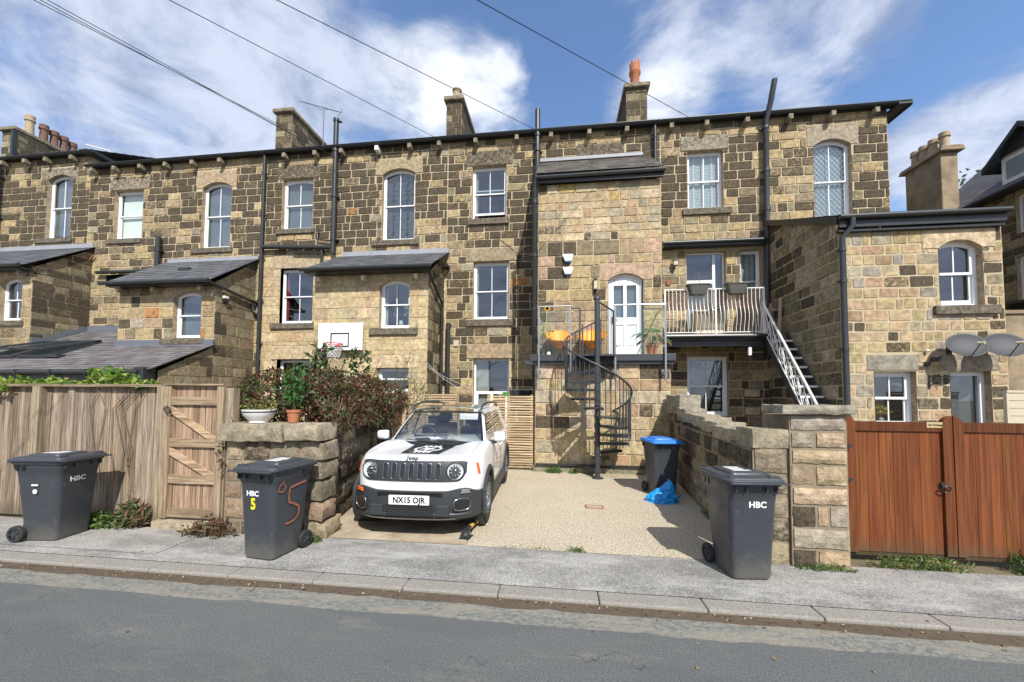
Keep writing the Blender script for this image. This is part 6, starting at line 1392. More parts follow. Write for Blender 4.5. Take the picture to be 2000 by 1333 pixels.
lamp('security_light', 'small pale security light on the side wall of the left rear extension', -10.55, 10.7, 4.9, [(-10.58, -10.5, 10.68, 10.78, 4.75, 4.85)], [(-10.56, -10.46, 10.66, 10.8, 4.85, 4.93)], ('black', 'white'))
t = thing('floodlight', 'black floodlight on a pivot below a small round sensor on the right extension wall', 'floodlight', (7.83, 9.09, 2.65)); b = MB(); T = Matrix.Translation((0, -.16, .02)) @ Matrix.Rotation(radians(35), 4, 'X'); b.box(-.09, .09, -.02, .02, -.06, .06, T); b.tube([(0, -.15, 0), (-.03, -.02, -.08)], .02, 8); b.box(-.07, .0, -.06, 0, -.13, -.03); b.build('head', M['black'], t, bevel=.006); b = MB(); b.lathe([(0, .05), (.03, .03), (.035, 0)], 12, Matrix.Translation((-.03, -.03, .2)) @ Matrix.Rotation(pi/2, 4, 'X')); b.build('sensor', M['white'], t, smooth='all')
t = thing('hanging_basket_bracket', 'scrolled black wrought iron bracket on the right extension wall', 'bracket', (7.83, 9.08, 2.2)); b = MB(); b.box(-.012, .012, -.012, .0, -.15, .13)
b.tube([(0, -.01, .1), (.0, -.3, .1)], .008, 5); b.tube([(0, -.01, -.1), (.0, -.1, .0), (0, -.25, .09)], .007, 5); b.tube([(.26*0, -.3-.03*cos(a/8*2*pi*.9), .07+.03*sin(a/8*2*pi*.9)) for a in range(9)], .006, 5)
b.v = [(x+(-y)*.8, y*.6, z) for x, y, z in b.v]; b.build('scroll', M['black'], t)
# satellite dishes
for i, (x, l) in enumerate(((8.24, 'grey satellite dish, left one of the pair above the white back door'), (8.90, 'grey satellite dish, right one of the pair, near the wall corner'))):
    t = thing('satellite_dish', l, 'satellite dish', (x, 8.72, 2.93), 0, 'satellite dishes on the extension'); T = Matrix.Rotation(radians(-14), 4, 'Z') @ Matrix.Rotation(radians(63), 4, 'X') @ Matrix.Diagonal((1.05, .9, 1, 1))
    b = MB(); pr = [(0, -.045), (.1, -.04), (.2, -.026), (.28, -.005), (.31, .006), (.312, .0), (.28, -.012), (.2, -.034), (.1, -.05), (0, -.055)]; b.lathe(pr, 40, T, cap=False); b.build('reflector', M['dish'], t, smooth='all')
    b = MB(); b.tube([T @ Vector((0, -.28, -.02)), T @ Vector((0, -.18, .30))], .01, 6); b.build('feed_arm', M['iron'], t); b = MB(); b.tube([T @ Vector((-.03, -.16, .28)), T @ Vector((.03, -.2, .34))], .028, 10); b.build('receiver_head', M['cream'], t)
    b = MB(); b.tube([T @ Vector((0, 0, -.05)), (0, .2, -.08), (0, .38, -.08)], .018, 8); b.box(-.05, .05, .36, .38, -.16, .0); b.build('wall_mount', M['black'], t)
# aerials
t = thing('television_aerial', 'many-pronged television aerial on a mast beside the capped chimney', 'aerial', (-10.6, 15.5, 12.2)); b = MB(); b.tube([(0, 0, 0), (0, 0, 2.55)], .02, 6); b.build('mast', M['iron'], t)
b = MB(); p0, p1 = Vector((-1.0, -.2, 2.86)), Vector((.65, .2, 2.52)); b.tube([p0, p1], .014, 5)
for k in range(15): p = p0.lerp(p1, k/14); b.tube([p+Vector((-.03, -.12, -.07)), p+Vector((.03, .12, .09))], .007, 4)
b.tube([p1+Vector((0, .1, .22)), p1+Vector((.08, 0, 0)), p1+Vector((-.02, -.1, -.25))], .012, 4); b.tube([p0.lerp(p1, .35)-Vector((0, 0, .03)), p0.lerp(p1, .5)-Vector((0, 0, .13)), p0.lerp(p1, .7)-Vector((0, 0, .03))], .01, 4); b.build('antenna', M['iron'], t)
t = thing('television_aerial', 'slim white aerial bar on a short mast above the leftmost roof', 'aerial', (-21.1, 15, 11.4)); b = MB(); b.tube([(0, 0, 0), (0, 0, 1.85)], .02, 5); b.tube([(-1.35, 0, 2.27), (.0, 0, 1.86)], .028, 5); b.build('antenna', M['whitemetal'], t)
t = thing('chimney_stub', 'short stone stub poking above the leftmost roof edge', 'chimney', (-20.9, 15.2, 11.0)); b = MB(); b.box(-.1, .1, -.1, .1, 0, 1.85); b.cur = (1, 1, 1); b.build('stub', M['render'], t, bevel=.02)
# basketball hoop
t = thing('basketball_hoop', 'white basketball backboard with red ring and net fixed to the pale extension wall', 'basketball hoop', (-6.33, 10.5, 3.5)); mbx('backboard', t, M['white'], (-7.02, -5.64, 10.3, 10.34, 3.12, 3.92), bevel=.008)
mbx('target_square', t, M['cargloss'], (-6.62, -6.05, 10.285, 10.299, 3.60, 3.63), (-6.62, -6.05, 10.285, 10.299, 3.22, 3.25), (-6.62, -6.59, 10.285, 10.299, 3.25, 3.60), (-6.08, -6.05, 10.285, 10.299, 3.25, 3.60)); mbx('bracket', t, M['black'], (-6.9, -6.85, 10.34, 10.5, 2.9, 3.6), (-5.9, -5.85, 10.34, 10.5, 3.2, 3.6))
hx, hy, hz = -6.33, 10.0, 3.27; b = MB(); b.tube([(hx+.24*cos(a/24*2*pi), hy+.24*sin(a/24*2*pi), hz) for a in range(24)], .013, 6, closed=True); b.box(hx-.08, hx+.08, 10.2, 10.3, hz-.06, hz+.02); b.tube([(hx-.25, 10.2, hz-.0), (hx-.95, 10.45, 2.85)], .025, 6); b.build('ring', M['red'], t, world=True, smooth='all')
b = MB(); cols = 12
for k in range(cols):
    for sg in (1, -1):
        b.tube([(hx+(.24-.012*j*1.0)*cos((k+sg*j*.5)/cols*2*pi), hy+(.24-.012*j)*sin((k+sg*j*.5)/cols*2*pi), hz-.055*j) for j in range(8)], .005, 3, cap=False)
b.build('net', M['white'], t, world=True)
# overhead cables
cab = [((-9.53, 5.5, 9.0), (-7.85, 11.55, 10.12), 'overhead cable, upper of the close pair at the top left', (65, 0), (640, 293))]
def W(px, py, Y):
    d = Rm @ Vector(((px-1000)/740, -(py-740)/740, -1)); k = Y/d.y; return Vector((d.x*k, Y, HC+d.z*k))
for s0, e0_, lab in (((65, 0), (635, 290), 'black overhead cable, leftmost of the three reaching the aerial chimney'), ((92, 0), (612, 285), 'black overhead cable, middle of the three reaching the aerial chimney'), ((78, 0), (655, 308), 'thin black overhead cable running between the two thicker left ones'),
                ((330, 0), (848, 268), 'single black overhead cable ending beside the yellow-topped chimney'), ((540, 0), (1042, 252), 'single black overhead cable ending by the tall thin vent pipe above the tower'), ((932, 0), (1350, 232), 'single black overhead cable crossing in front of the terracotta-potted chimney')):
    a, e = W(*s0, 5.6), W(*e0_, 11.55); g = a+(a-e)*1.1; pts = []
    for k in range(17): p = g.lerp(e, k/16); p.z -= .0; pts.append(p)
    b = MB(); b.tube(pts, .0075, 5); o = b.build('overhead_cable', M['wire']); retop(o, e); tag(o, lab, 'cable', 'overhead cables')
# balcony planters
def planter(x, label):
    t = thing('trough_planter', label, 'planter', (x, 10.96, 4.85), 0, 'trough planters on the balcony rail'); b = MB(); R = lambda w, d, z: [(a, c, z) for a, c in rrect(w, d, .06, 4)]
    loft(b, [R(.40, .16, -.19), R(.44, .18, -.15), R(.56, .24, .07), R(.62, .27, .075), R(.62, .27, .105), R(.55, .22, .105), R(.54, .21, .06)], True, True); b.build('trough', M['bin'], t, smooth=40)
    b = MB(); leaves(b, [(rng.uniform(-.22, .22), rng.uniform(-.06, .06), .08+rng.random()**2*.4) for _ in range(60)], .022, [(.10, .13, .05), (.16, .10, .05)]); 
    for k in range(9): x_ = rng.uniform(-.22, .22); b.cur = (.14, .12, .06); b.tube([(x_, 0, .05), (x_+rng.uniform(-.06, .06), rng.uniform(-.05, .05), .3+rng.uniform(0, .2))], .003, 3)
    b.build('plant', M['leaf'], t)
def leaves(b, pts, size, cols, asp=2.1, up=.3, r=rng):
    for p in pts:
        p = Vector(p); n = Vector((r.gauss(0, 1), r.gauss(0, 1), r.gauss(0, 1)+up)).normalized(); d = n.orthogonal().normalized(); d = Matrix.Rotation(r.uniform(0, 2*pi), 3, n) @ d; d.z -= .25; d.normalize(); s = n.cross(d).normalized(); L = size*r.uniform(.45, 1.5); w = L/asp
        k = r.uniform(.65, 1.3); c = r.choice(cols); b.cur = (c[0]*k, c[1]*k, c[2]*k); fold = n*L*.13
        v = b.add([p, p+d*L*.5+s*w*.5+fold, p+d*L, p+d*L*.5-s*w*.5+fold]); b.face([v, v+1, v+2]); b.face([v, v+2, v+3])
    b.cur = (1, 1, 1)
planter(3.84, 'charcoal trough planter with sparse plants on the white railing, left of the pair'); planter(4.84, 'charcoal trough planter with sparse plants on the white railing, right of the pair')
# potted plants
def potplant(x, y, z, r, h, label, mat='terracotta', kind='rubber'):
    t = thing('potted_plant', label, 'plant', (x, y, z)); b = MB(); b.lathe([(r*.75, 0), (r*.95, h*.78), (r*1.08, h*.8), (r*1.1, h), (r*.98, h), (r*.95, h*.85), (0, h*.85)], 24, cap=False); b.build('pot', M[mat], t, smooth=40); return t
t = potplant(2.28, 9.62, 2.84, .14, .27, 'broad-leaved green plant in a terracotta pot at the right end of the platform'); b = MB()
for k in range(16):
    a = k*2.4; L = rng.uniform(.2, .42); zt = rng.uniform(.4, .68); tip = Vector((L*cos(a), L*sin(a)*.7, zt)); b.cur = (.07, .12, .04); b.tube([(0, 0, .2), (tip.x*.5, tip.y*.5, zt*.85), tip], .006, 4)
    n = Vector((cos(a)*.5, sin(a)*.5, .8)).normalized(); d = Vector((cos(a), sin(a)*.7, -.35)).normalized(); s = n.cross(d).normalized(); c = rng.choice([(.05, .13, .04), (.08, .19, .05), (.035, .09, .035)]); b.cur = c; Ln = rng.uniform(.15, .24)
    if k in (3, 8): b.cur = (.30, .22, .09); d.z -= .5
    v = b.add([tip, tip+d*Ln*.3+s*.055, tip+d*Ln*.7+s*.05-n*.02, tip+d*Ln-n*.05, tip+d*Ln*.7-s*.05-n*.02, tip+d*Ln*.3-s*.055, tip+d*Ln*.5+n*.0-Vector((0, 0, .02))]); [b.face([v+i, v+(i+1) % 6, v+6]) for i in range(6)]
b.build('foliage', M['leaf'], t, smooth='all')
t = potplant(-.42, 9.75, 2.84, .09, .16, 'tall sunflower with drooping leaves at the left end of the platform', 'iron'); b = MB(); b.cur = (.10, .2, .05); b.tube([(0, 0, .1), (.03, 0, .7), (.08, -.02, 1.2)], .01, 5); leaves(b, [(rng.uniform(-.12, .22), rng.uniform(-.1, .1), rng.uniform(.35, 1.1)) for _ in range(30)], .11, [(.10, .2, .05), (.14, .22, .07)], 1.7)
b.cur = (.75, .45, .03)
for k in range(14): a = k/14*2*pi; c = Vector((.13, -.04, 1.24)); p = c+Vector((cos(a), 0, sin(a)))*.1; q = Vector((-sin(a), 0, cos(a)))*.02; b.poly([c-q, c+q, p])
b.build('foliage', M['leaf'], t)
t = thing('bowl_planter', 'white rimmed bowl planter on the stone wall above the bin marked 5', 'planter', (-4.06, 4.74, 1.455)); b = MB(); b.lathe([(.12, 0), (.12, .02), (.17, .08), (.2, .13), (.205, .175), (.19, .175), (.185, .12), (0, .11)], 32, cap=False); b.build('bowl', M['whitemetal'], t, smooth=35); b = MB(); b.lathe([(.201, .135), (.206, .14), (.206, .152), (.201, .156)], 32, cap=False); b.build('rim_band', M['iron'], t)
b = MB(); leaves(b, [(rng.gauss(0, .11), rng.gauss(0, .08), .16+abs(rng.gauss(0, .10))) for _ in range(260)], .05, [(.14, .20, .04), (.09, .14, .04), (.25, .26, .06), (.16, .07, .04)]); b.build('foliage', M['leaf'], t)
t = potplant(-3.58, 4.78, 1.46, .085, .17, 'green leafy plant in a small terracotta pot on the stone wall'); b = MB()
for k in range(5): b.cur = (.1, .12, .05); b.tube([(0, 0, .12), (rng.uniform(-.06, .06), rng.uniform(-.05, .05), .4+.1*k)], .005, 4)
leaves(b, [(rng.gauss(0, .09), rng.gauss(0, .07), rng.uniform(.25, .72)) for _ in range(170)], .085, [(.05, .13, .03), (.035, .09, .025), (.08, .19, .045)], 2.6); b.build('foliage', M['leaf'], t)
# red shrubs along the left wall
def branchy(b, base, top, n, spread, col=(.13, .09, .06)):
    for k in range(n): b.cur = col; p = Vector(base)+Vector((rng.gauss(0, spread), rng.gauss(0, spread), 0)); q = Vector(top)+Vector((rng.gauss(0, spread*1.5), rng.gauss(0, spread*1.5), rng.gauss(0, .1))); b.tube([p, p.lerp(q, .5)+Vector((rng.gauss(0, .05), rng.gauss(0, .05), 0)), q], .005, 3)
RED = [(.12, .036, .03), (.085, .028, .025), (.17, .065, .04), (.08, .055, .028), (.06, .085, .028), (.11, .13, .04)]
GRN = [(.09, .16, .04), (.14, .22, .05), (.06, .11, .03)]
def shrub(label, blobs, cols, size=.06, stems=12, name='shrub', asp=2.3, dens=1.):
    c = blobs[0]; t = thing(name, label, 'shrub', (c[0], c[1], 1.3 if c[2] > 1.3 else 0), group=None); b = MB(); g = ORG[t.name]
    for (x, y, z, rx, ry, rz, n) in blobs:
        pts = []
        for _ in range(int(n*dens)):
            while True:
                p = Vector((rng.uniform(-1, 1), rng.uniform(-1, 1), rng.uniform(-1, 1)))
                if .12 < p.length < 1: break
            p = p.normalized()*(p.length**.45)
            q = Vector((x+p.x*rx, y+p.y*ry, z+p.z*rz)); f = noise.noise(q*3.1)
            if f < -.3: continue
            pts.append(q+Vector((0, 0, .08*f)))
        leaves(b, pts, size, cols, asp)
    b.build('foliage', M['leaf'], t, world=True); b = MB()
    for (x, y, z, rx, ry, rz, n) in blobs: branchy(b, (x, y, max(.0, z-rz*1.1)), (x, y, z+rz*.8), stems, rx*.35)
    b.build('stems', M['bark'], t, world=True); return t
shrub('dense dark red shrub behind the white bowl planter', [(-4.25, 5.15, 1.75, .5, .35, .46, 3000), (-3.75, 5.15, 1.7, .35, .25, .4, 1300), (-3.12, 5.0, 1.56, .2, .2, .2, 260), (-4.4, 4.9, 1.25, .22, .2, .3, 260), (-4.48, 4.72, 1.05, .14, .14, .32, 170)], RED+GRN[:1], .06)
shrub('wide dark red hedge spreading over the left stone wall toward the car', [(-3.6, 5.6, 1.8, .55, .6, .46, 3400), (-3.6, 6.6, 1.78, .5, .7, .44, 2600), (-3.75, 7.7, 1.72, .5, .7, .46, 2600), (-3.2, 5.45, 1.55, .22, .5, .26, 700), (-3.35, 6.6, 1.5, .25, .6, .25, 700)], RED, .066)
shrub('straggly grey-green bush with thin stems over the far end of the left stone wall', [(-3.55, 8.6, 1.85, .5, .5, .42, 800), (-3.3, 5.2, 1.55, .14, .14, .14, 60), (-3.3, 6.4, 1.42, .2, .3, .12, 120)], [(.13, .17, .06), (.10, .12, .05), (.2, .13, .09), (.16, .28, .06)], .05, 26)
shrub('tall dark green leafy shoots rising above the red hedge beneath the basketball hoop', [(-4.1, 6.1, 2.25, .16, .14, .42, 170), (-4.7, 6.3, 2.1, .2, .15, .4, 150), (-3.95, 7.1, 2.45, .22, .2, .42, 150), (-3.4, 5.6, 2.05, .12, .1, .3, 60)], [(.035, .075, .03), (.06, .11, .035), (.05, .09, .03)], .12, 3, asp=2.4)
for (x, y, h, l) in ((-3.62, 8.2, 2.75, 'tall thin climbing shoot against the pale extension wall, right of the hoop'), (-4.0, 7.6, 2.5, 'wispy shoot with small leaves below the arched extension window')):
    t = thing('climbing_shoot', l, 'plant', (x, y, 1.6)); b = MB(); b.cur = (.16, .12, .07); P5 = []
    for k in range(4):
        x2 = x+rng.uniform(-.2, .2); b.tube([(x, y, 1.5), ((x+x2)/2, y, 2.0), (x2+.12, y, h+rng.uniform(-.3, .2))], .006, 4)
        for q in range(16): s = q/16; P5.append((x+(x2+.12-x)*s+rng.uniform(-.05, .05), y+rng.uniform(-.05, .05), 1.5+(h-1.5)*s))
    leaves(b, P5, .05, GRN+[(.2, .22, .08)], 1.8); b.build('foliage', M['leaf'], t, world=True)
# creeper on the fence
t = thing('creeper', 'yellow-green creeper sprawling along the top of the plank fence', 'climbing plant', (-8, 4.8, 1.9)); b = MB(); P5 = []
for _ in range(1500):
    x = rng.uniform(-9.6, -5.9); k = .5+.5*noise.noise(Vector((x*1.7, 0, 0))); f = max(0, min(1, (-5.9-x)/1.0)); P5.append((x, 4.95+rng.uniform(-.18, .2), 1.94+rng.random()*(.04+.11*k*f)+(.22*math.exp(-((x+6.75)/.28)**2))*rng.random()))
for _ in range(260): x = -9.2+rng.random()**1.5*1.05; P5.append((x, 4.68+rng.uniform(-.03, .03), 1.92-rng.random()*(.26*max(0, (-8.2-x)))))
leaves(b, P5, .075, [(.15, .24, .035), (.22, .30, .05), (.07, .15, .025), (.32, .36, .09)], 1.4); b.cur = (.2, .15, .09)
for k in range(7): x = -6.6+rng.uniform(-.3, .5); b.tube([(x, 4.775, .5+rng.uniform(0, .3)), (x+rng.uniform(-.1, .1), 4.775, 1.0), (x+rng.uniform(-.2, .2), 4.775, 1.6), (x+rng.uniform(-.3, .3), 4.775, 1.9)], .006, 4)
b.build('foliage', M['leaf'], t, world=True)
# weeds
def weed(label, cx, cy, rx, ry, h, n, cols, size=.05, name='weed_clump', asp=3., z0=0.):
    t = thing(name, label, 'weeds', (cx, cy, z0)); b = MB(); pts = []
    for _ in range(n): a = rng.uniform(0, 2*pi); r = rng.random()**.6; hh = h*(1-r*.6)*rng.random(); pts.append((cx+rx*r*cos(a), cy+ry*r*sin(a), z0+hh))
    leaves(b, pts, size, cols, asp, .1)
    for _ in range(n//12): b.cur = cols[0]; x, y = cx+rng.gauss(0, rx*.4), cy+rng.gauss(0, ry*.4); b.tube([(x, y, z0), (x+rng.uniform(-.05, .05), y, z0+h*rng.uniform(.5, 1))], .003, 3)
    b.build('foliage', M['leaf'], t, world=True)
weed('bushy reddish plant growing against the fence post beside the garden gate', -5.85, 4.62, .27, .15, .42, 260, [(.14, .09, .05), (.09, .14, .04), (.20, .13, .08), (.06, .10, .03)], .12, 'wild_shrub', 3.4)
weed('low bright green weeds between the left bin and the fence', -6.35, 4.58, .36, .14, .22, 500, GRN, .05, asp=1.6)
weed('dry reddish weeds at the foot of the garden gate and stone wall', -4.5, 4.48, .35, .12, .3, 260, [(.16, .08, .05), (.10, .06, .04), (.12, .12, .05)], .08)
weed('small green tuft at the foot of the rugged stone wall beside the bin marked 5', -3.05, 4.5, .1, .07, .1, 120, GRN, .035, asp=1.5)
weed('green and straw weeds under the brown gates', 3.9, 4.72, .52, .08, .15, 480, GRN+[(.35, .28, .12)], .05)
weed('tall weed clump under the right brown gate leaf', 5.05, 4.75, .2, .08, .32, 330, GRN, .055)
weed('low weeds at the foot of the gate pillar', 2.85, 4.52, .3, .05, .08, 260, GRN, .035)
weed('green tuft at the foot of the platform wall', -.1, 9.2, .17, .1, .16, 200, GRN, .07); weed('dandelion leaves by the platform wall near the spiral stair', .35, 9.2, .1, .08, .1, 60, GRN, .07)
weed('small grass tuft in the joint between driveway and pavement', .22, 4.64, .1, .03, .05, 130, GRN, .045, 'grass_tuft', 6)
weed('thin grass along the driveway joint', -.3, 4.65, .5, .02, .025, 90, GRN, .03, 'grass_tuft', 6)
weed('sparse green growth at the foot of the driveway wall by the blue bag', 2.3, 6.0, .08, .5, .14, 160, GRN, .06)
b = MB(); rr = random.Random(5)
for k in range(420):
    if k < 260: x, y, z = rr.uniform(-6, 4.2), 3.54-abs(rr.gauss(0, .07)), -.03
    elif k < 380: x, y, z = rr.uniform(.9, 1.9), rr.gauss(9.05, .12), .006
    else: x, y, z = rr.uniform(-6, 4), rr.uniform(2.2, 4.6), .002 if rr.random() < .5 else -.04
    if k >= 380: z = .002 if y > 3.6 else -.038
    a = rr.uniform(0, 6.28); L = rr.uniform(.008, .022); b.cur = rr.choice([(.2, .1, .05), (.3, .2, .1), (.12, .07, .04), (.45, .4, .33)]); c, s = cos(a)*L, sin(a)*L
    b.poly([(x-c, y-s, z), (x+s*.5, y-c*.5, z+.008), (x+c, y+s, z+.004), (x-s*.5, y+c*.5, z+.001)])
o = b.build('leaf_litter', M['leaf']); o['kind'] = 'stuff'; o['label'] = 'scattered dry leaves and grit along the gutter and by the platform'; o['category'] = 'leaf litter'
# blue bag
t = thing('carrier_bag', 'crumpled bright blue bag slumped against the blue-lidded bin', 'bag', (1.80, 7.0, 0)); b = MB(); nu, nv = 44, 16; g = []
for j in range(nv+1):
    for i in range(nu):
        a = 2*pi*i/nu; v = j/nv; r = (.27*(1-v)**.55+.02)*(1+.22*noise.noise(Vector((cos(a)*2.4, sin(a)*2.4, v*4)))+.14*noise.noise(Vector((cos(a)*6, sin(a)*6, v*9)))); zz = .30*v**.9*(1+.35*cos(a-.5)*v)+.03*noise.noise(Vector((cos(a)*4, sin(a)*4, v*6)))
        g.append((r*cos(a)*.95+.10*v*v, r*sin(a)*.62, max(.002, zz)))
base = b.add(g)
for j in range(nv):
    for i in range(nu): b.face([base+j*nu+i, base+j*nu+(i+1) % nu, base+(j+1)*nu+(i+1) % nu, base+(j+1)*nu+i])
b.face([base+nv*nu+i for i in range(nu)]); b.build('bag_body', M['bagblue'], t, smooth=25)
b = MB(); b.tube([(.12, -.12, .1), (.2, -.2, .16), (.27, -.14, .15), (.24, -.08, .08), (.16, -.12, .05)], .012, 5); b.build('bag_handle', M['bagblue'], t, smooth='all')
# drain cover
t = thing('drain_cover', 'small rusty rectangular drain cover set in the pale driveway', 'drain cover', (.59, 6.5, .003)); b = MB(); b.box(-.15, .15, -.1, .1, 0, .008); b.build('frame', M['rust'], t, bevel=.002); b = MB(); b.box(-.12, .12, -.07, .07, .008, .012)
for k in range(5): b.box(-.1+k*.045, -.08+k*.045, -.05, .05, .012, .016)
b.build('lid', M['concrete'], t)
# washing line and laundry
t = thing('clothes_line', 'thin white clothes lines from the pale extension corner to the slatted screens', 'clothes line', (-3.6, 10.6, 2.2)); b = MB(); b.tube([(-3.75, 10.45, 2.75), (-3.3, 10.4, 2.35), (-2.6, 10.4, 1.9)], .003, 4); b.tube([(-3.75, 10.45, 2.65), (-3.1, 10.4, 2.3), (-2.5, 10.4, 2.05)], .003, 4); b.build('line', M['white'], t, world=True)
t = thing('laundry', 'dark and lime green laundry hanging above the tall slatted gate', 'laundry', (-1.1, 10.2, 1.8)); b = MB(); b.strip([(-1.3+.6*k/10, 10.1+.02*sin(k*2), 1.98-.01*sin(k)) for k in range(11)], [(-1.3+.6*k/10, 10.12+.02*sin(k*2+1), 1.45) for k in range(11)]); b.build('dark_towel', M['towel'], t, world=True); b = MB(); b.strip([(-1.5+.18*k/5, 10.1+.02*sin(k*2), 1.93) for k in range(6)], [(-1.5+.18*k/5, 10.12+.02*sin(k*2+1), 1.8) for k in range(6)]); b.build('green_cloth', M['greencloth'], t, world=True)
mbx('pole', t, M['steel'], (-1.6, -.6, 10.09, 10.1, 1.99, 2.0))
# flowers in windows
t = thing('vase_of_flowers', 'white flowers behind the glass of the arched extension window', 'flowers', (-4.7, 10.82, 3.86)); b = MB(); b.lathe([(.05, 0), (.07, .12), (.04, .2)], 12); b.build('vase', M['white'], t, smooth='all'); b = MB()
for dx in (-.2, .16): b.cur = (.1, .2, .06); b.tube([(0, 0, .15), (dx, 0, .4), (dx*.9, 0, .62)], .006, 4); leaves(b, [(dx+rng.gauss(0, .03), rng.gauss(0, .02), rng.uniform(.35, .65)) for _ in range(40)], .045, [(.75, .78, .6), (.6, .68, .4)], 1.2)
b.build('blooms', M['leaf'], t)
t = thing('vase_of_flowers', 'yellow flower behind the lower right extension window', 'flowers', (7.15, 9.42, 1.27)); b = MB(); b.lathe([(.04, 0), (.05, .1), (.03, .14)], 12); b.build('vase', M['white'], t, smooth='all'); b = MB(); leaves(b, [(rng.gauss(0, .06), rng.gauss(0, .03), .3+rng.gauss(0, .06)) for _ in range(70)], .07, [(.8, .6, .03), (.75, .5, .02)], 1.2); b.build('blooms', M['leaf'], t)
# distant trees
def tree(x, y, z0, h, r, label, n=900, cols=((.07, .10, .03), (.13, .15, .05))):
    t = thing('garden_tree', label, 'tree', (x, y, z0)); b = MB(); b.tube([(0, 0, 0), (.1, 0, h*.5), (0, .1, h*.92)], .16, 8, r2=.03)
    for k in range(9): a = k*2.4; b.tube([(0, 0, h*(.45+.05*k)), (r*.8*cos(a), r*.8*sin(a), h*(.6+.045*k))], .05, 5, r2=.012)
    b.build('trunk', M['bark'], t); b = MB(); pts = []
    for _ in range(n):
        a = rng.uniform(0, 2*pi); q = rng.random()**.5*r; zz = h*rng.uniform(.5, 1.); p = Vector((q*cos(a), q*sin(a), zz))
        if noise.noise(p*1.2+Vector((x, 0, 0))) > -.05: pts.append(p)
    leaves(b, pts, .22, list(cols), 1.8); b.build('crown', M['leaf'], t); return t
tree(20.3, 21, 0, 13.2, 1.3, 'leafy treetop rising behind the neighbouring slate roof')
for k, x in enumerate((-30, -19, -9, 2, 13, 24)):
    tree(x, -24-3*(k % 2), -.1, 8.5+2*(k % 3), 4.2, 'broad leafy tree on the far side of the road', 700).__setitem__('group', 'trees across the road')
# ================================================================== sky and sun
w = bpy.data.worlds.new('World'); S.world = w; w.use_nodes = True; nt = w.node_tree; nn = nt.nodes; L = nt.links.new
bg = nn['Background']; sky = nn.new('ShaderNodeTexSky'); sky.sky_type = 'NISHITA'; sky.sun_disc = False
SAZ, SEL = radians(24), radians(46)
sky.sun_elevation = SEL; sky.sun_rotation = pi-SAZ; sky.air_density = 1.0; sky.dust_density = .6; sky.ozone_density = 2.2; sky.altitude = 100
tc = nn.new('ShaderNodeTexCoord').outputs['Generated']
def nd(t_, **k):
    x = nn.new(t_)
    for a, v in k.items(): setattr(x, a, v)
    return x
def vmath(op, a, b_=None):
    x = nd('ShaderNodeVectorMath', operation=op)
    for i, v in enumerate((a, b_)):
        if v is None: continue
        if isinstance(v, (tuple, Vector)): x.inputs[i].default_value = v
        else: L(v, x.inputs[i])
    return x
def mth(op, a, b_=0.):
    x = nd('ShaderNodeMath', operation=op)
    for i, v in enumerate((a, b_)):
        if isinstance(v, (int, float)): x.inputs[i].default_value = v
        else: L(v, x.inputs[i])
    return x.outputs[0]
def mrg(v, a, b_, c=0., d=1.):
    x = nd('ShaderNodeMapRange', interpolation_type='SMOOTHSTEP')
    for i, q in enumerate((a, b_, c, d)): x.inputs[i+1].default_value = q
    L(v, x.inputs[0]); return x.outputs[0]
sp = nd('ShaderNodeSeparateXYZ'); L(tc, sp.inputs[0])
den = mth('ADD', mth('MAXIMUM', sp.outputs[2], .02), .25); cmb = nd('ShaderNodeCombineXYZ'); L(mth('DIVIDE', sp.outputs[0], den), cmb.inputs[0]); L(mth('DIVIDE', sp.outputs[1], den), cmb.inputs[1])
def nz(sc, det=7, ro=.58, dist=.3, off=(0, 0, 0), scl=(1, 1, 1)):
    mp = nd('ShaderNodeMapping'); mp.inputs['Location'].default_value = off; mp.inputs['Scale'].default_value = scl; mp.inputs['Rotation'].default_value = (0, 0, .5); L(cmb.outputs[0], mp.inputs[0])
    x = nd('ShaderNodeTexNoise'); x.inputs['Scale'].default_value = sc; x.inputs['Detail'].default_value = det; x.inputs['Roughness'].default_value = ro; x.inputs['Distortion'].default_value = dist; L(mp.outputs[0], x.inputs['Vector']); return x.outputs['Fac']
def dirpx(px, py): return (Rm @ Vector(((px-1000)/740, -(py-740)/740, -1))).normalized()
def blob(px, py, deg, amp):
    d = vmath('DOT_PRODUCT', tc, dirpx(px, py)).outputs['Value']; return mth('MULTIPLY', mrg(d, cos(radians(deg)), 1.), amp)
cov = nz(2.5, 9, .60, .5, (3.1, 1.7, 0), (1, 1.2, 1)); cov = mth('SUBTRACT', cov, .06)
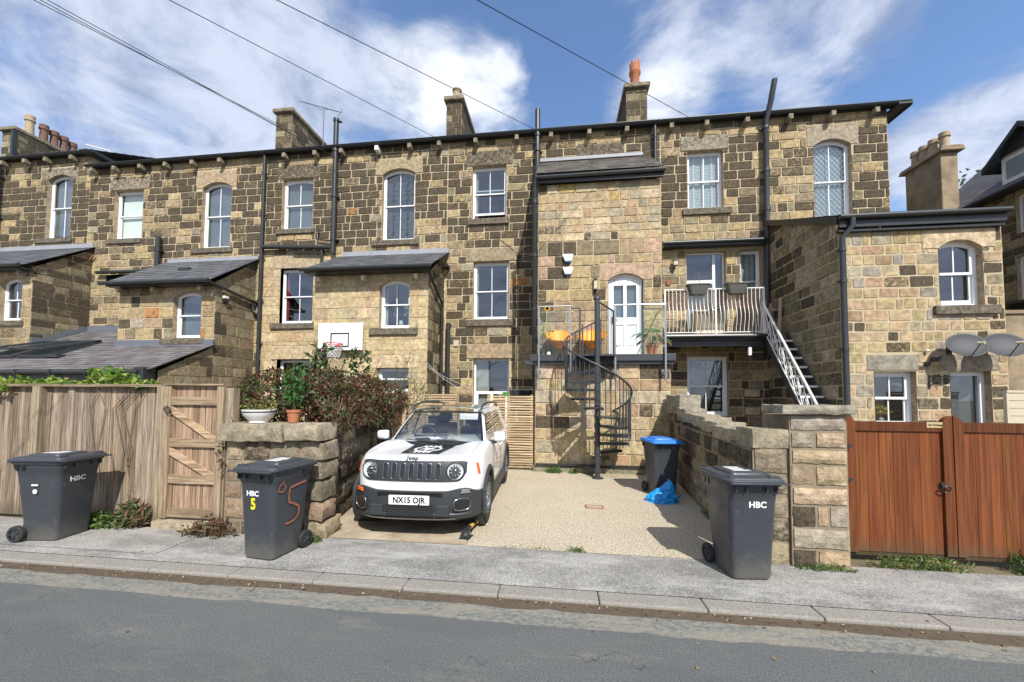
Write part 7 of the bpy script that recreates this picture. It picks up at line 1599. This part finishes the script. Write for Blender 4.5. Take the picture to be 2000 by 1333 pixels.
for q in ((840, 165, 6, .10), (980, 180, 6, .15), (900, 120, 7, .10), (1010, 120, 3, .06), (620, 200, 16, .12), (120, 110, 24, .14), (330, 60, 18, .11), (1320, 195, 5, .15), (1230, 205, 5, .12), (1620, 50, 12, .14), (1930, 250, 9, .20), (1850, 290, 6, .1), (1130, 150, 8, -.18), (1180, 60, 9, -.10), (1840, 130, 9, -.14), (1450, 100, 9, -.08), (330, 190, 5, -.10), (40, 250, 8, -.05), (1090, 230, 4, -.05)): cov = mth('ADD', cov, blob(*q))
cov = mth('ADD', cov, mth('MULTIPLY', mrg(vmath('DOT_PRODUCT', tc, Vector((0, -.8, .6)).normalized()).outputs['Value'], .1, .8), .25))
thick = mrg(cov, .38, .64)
puff = mrg(mth('ADD', nz(5., 8, .62, .2), mth('MULTIPLY', cov, .8)), .7, 1.15)
fine = nz(5.2, 9, .64, .4, (9, 2, 0))
def mixc(f, a, b_, mode='MIX'):
    x = nd('ShaderNodeMix', data_type='RGBA', blend_type=mode)
    for v, i in ((f, 0), (a, 6), (b_, 7)):
        if isinstance(v, (int, float)): x.inputs[i].default_value = v
        elif isinstance(v, tuple): x.inputs[i].default_value = (*v[:3], 1)
        else: L(v, x.inputs[i])
    return x.outputs[2]
skyc = mixc(1., sky.outputs[0], (.92, 1.0, 1.08), 'MULTIPLY')
KCLD = 1.0
cloudc = mixc(mrg(mth('ADD', mth('MULTIPLY', fine, .8), mth('MULTIPLY', cov, .35)), .42, .74), (1.55, 1.9, 2.75), (3.7, 4.0, 4.75))
big = mth('MINIMUM', mth('ADD', blob(900, 150, 12, 1.2), blob(1320, 200, 7, 1.)), 1.)
cloudc = mixc(mth('MULTIPLY', mth('MULTIPLY', big, .9), mrg(fine, .3, .6, .35, 1.)), cloudc, (5.6, 5.75, 6.0))
col = mixc(mth('MULTIPLY', thick, .88), skyc, cloudc)
L(col, bg.inputs['Color']); bg.inputs['Strength'].default_value = .14
sd = bpy.data.lights.new('sun', 'SUN'); sd.energy = 3.9; sd.angle = radians(.5); sd.color = (1, .965, .90)
so = bpy.data.objects.new('sun', sd); C.objects.link(so)
to = Vector((sin(SAZ)*cos(SEL), -cos(SAZ)*cos(SEL), sin(SEL))); so.rotation_euler = to.to_track_quat('Z', 'Y').to_euler(); so.location = to*60
S.view_settings.view_transform = 'Standard'; S.view_settings.look = 'None'; S.view_settings.gamma = 1; S.view_settings.use_curve_mapping = False; S.view_settings.exposure = .62
S.cycles.max_bounces = 8; S.cycles.transparent_max_bounces = 12
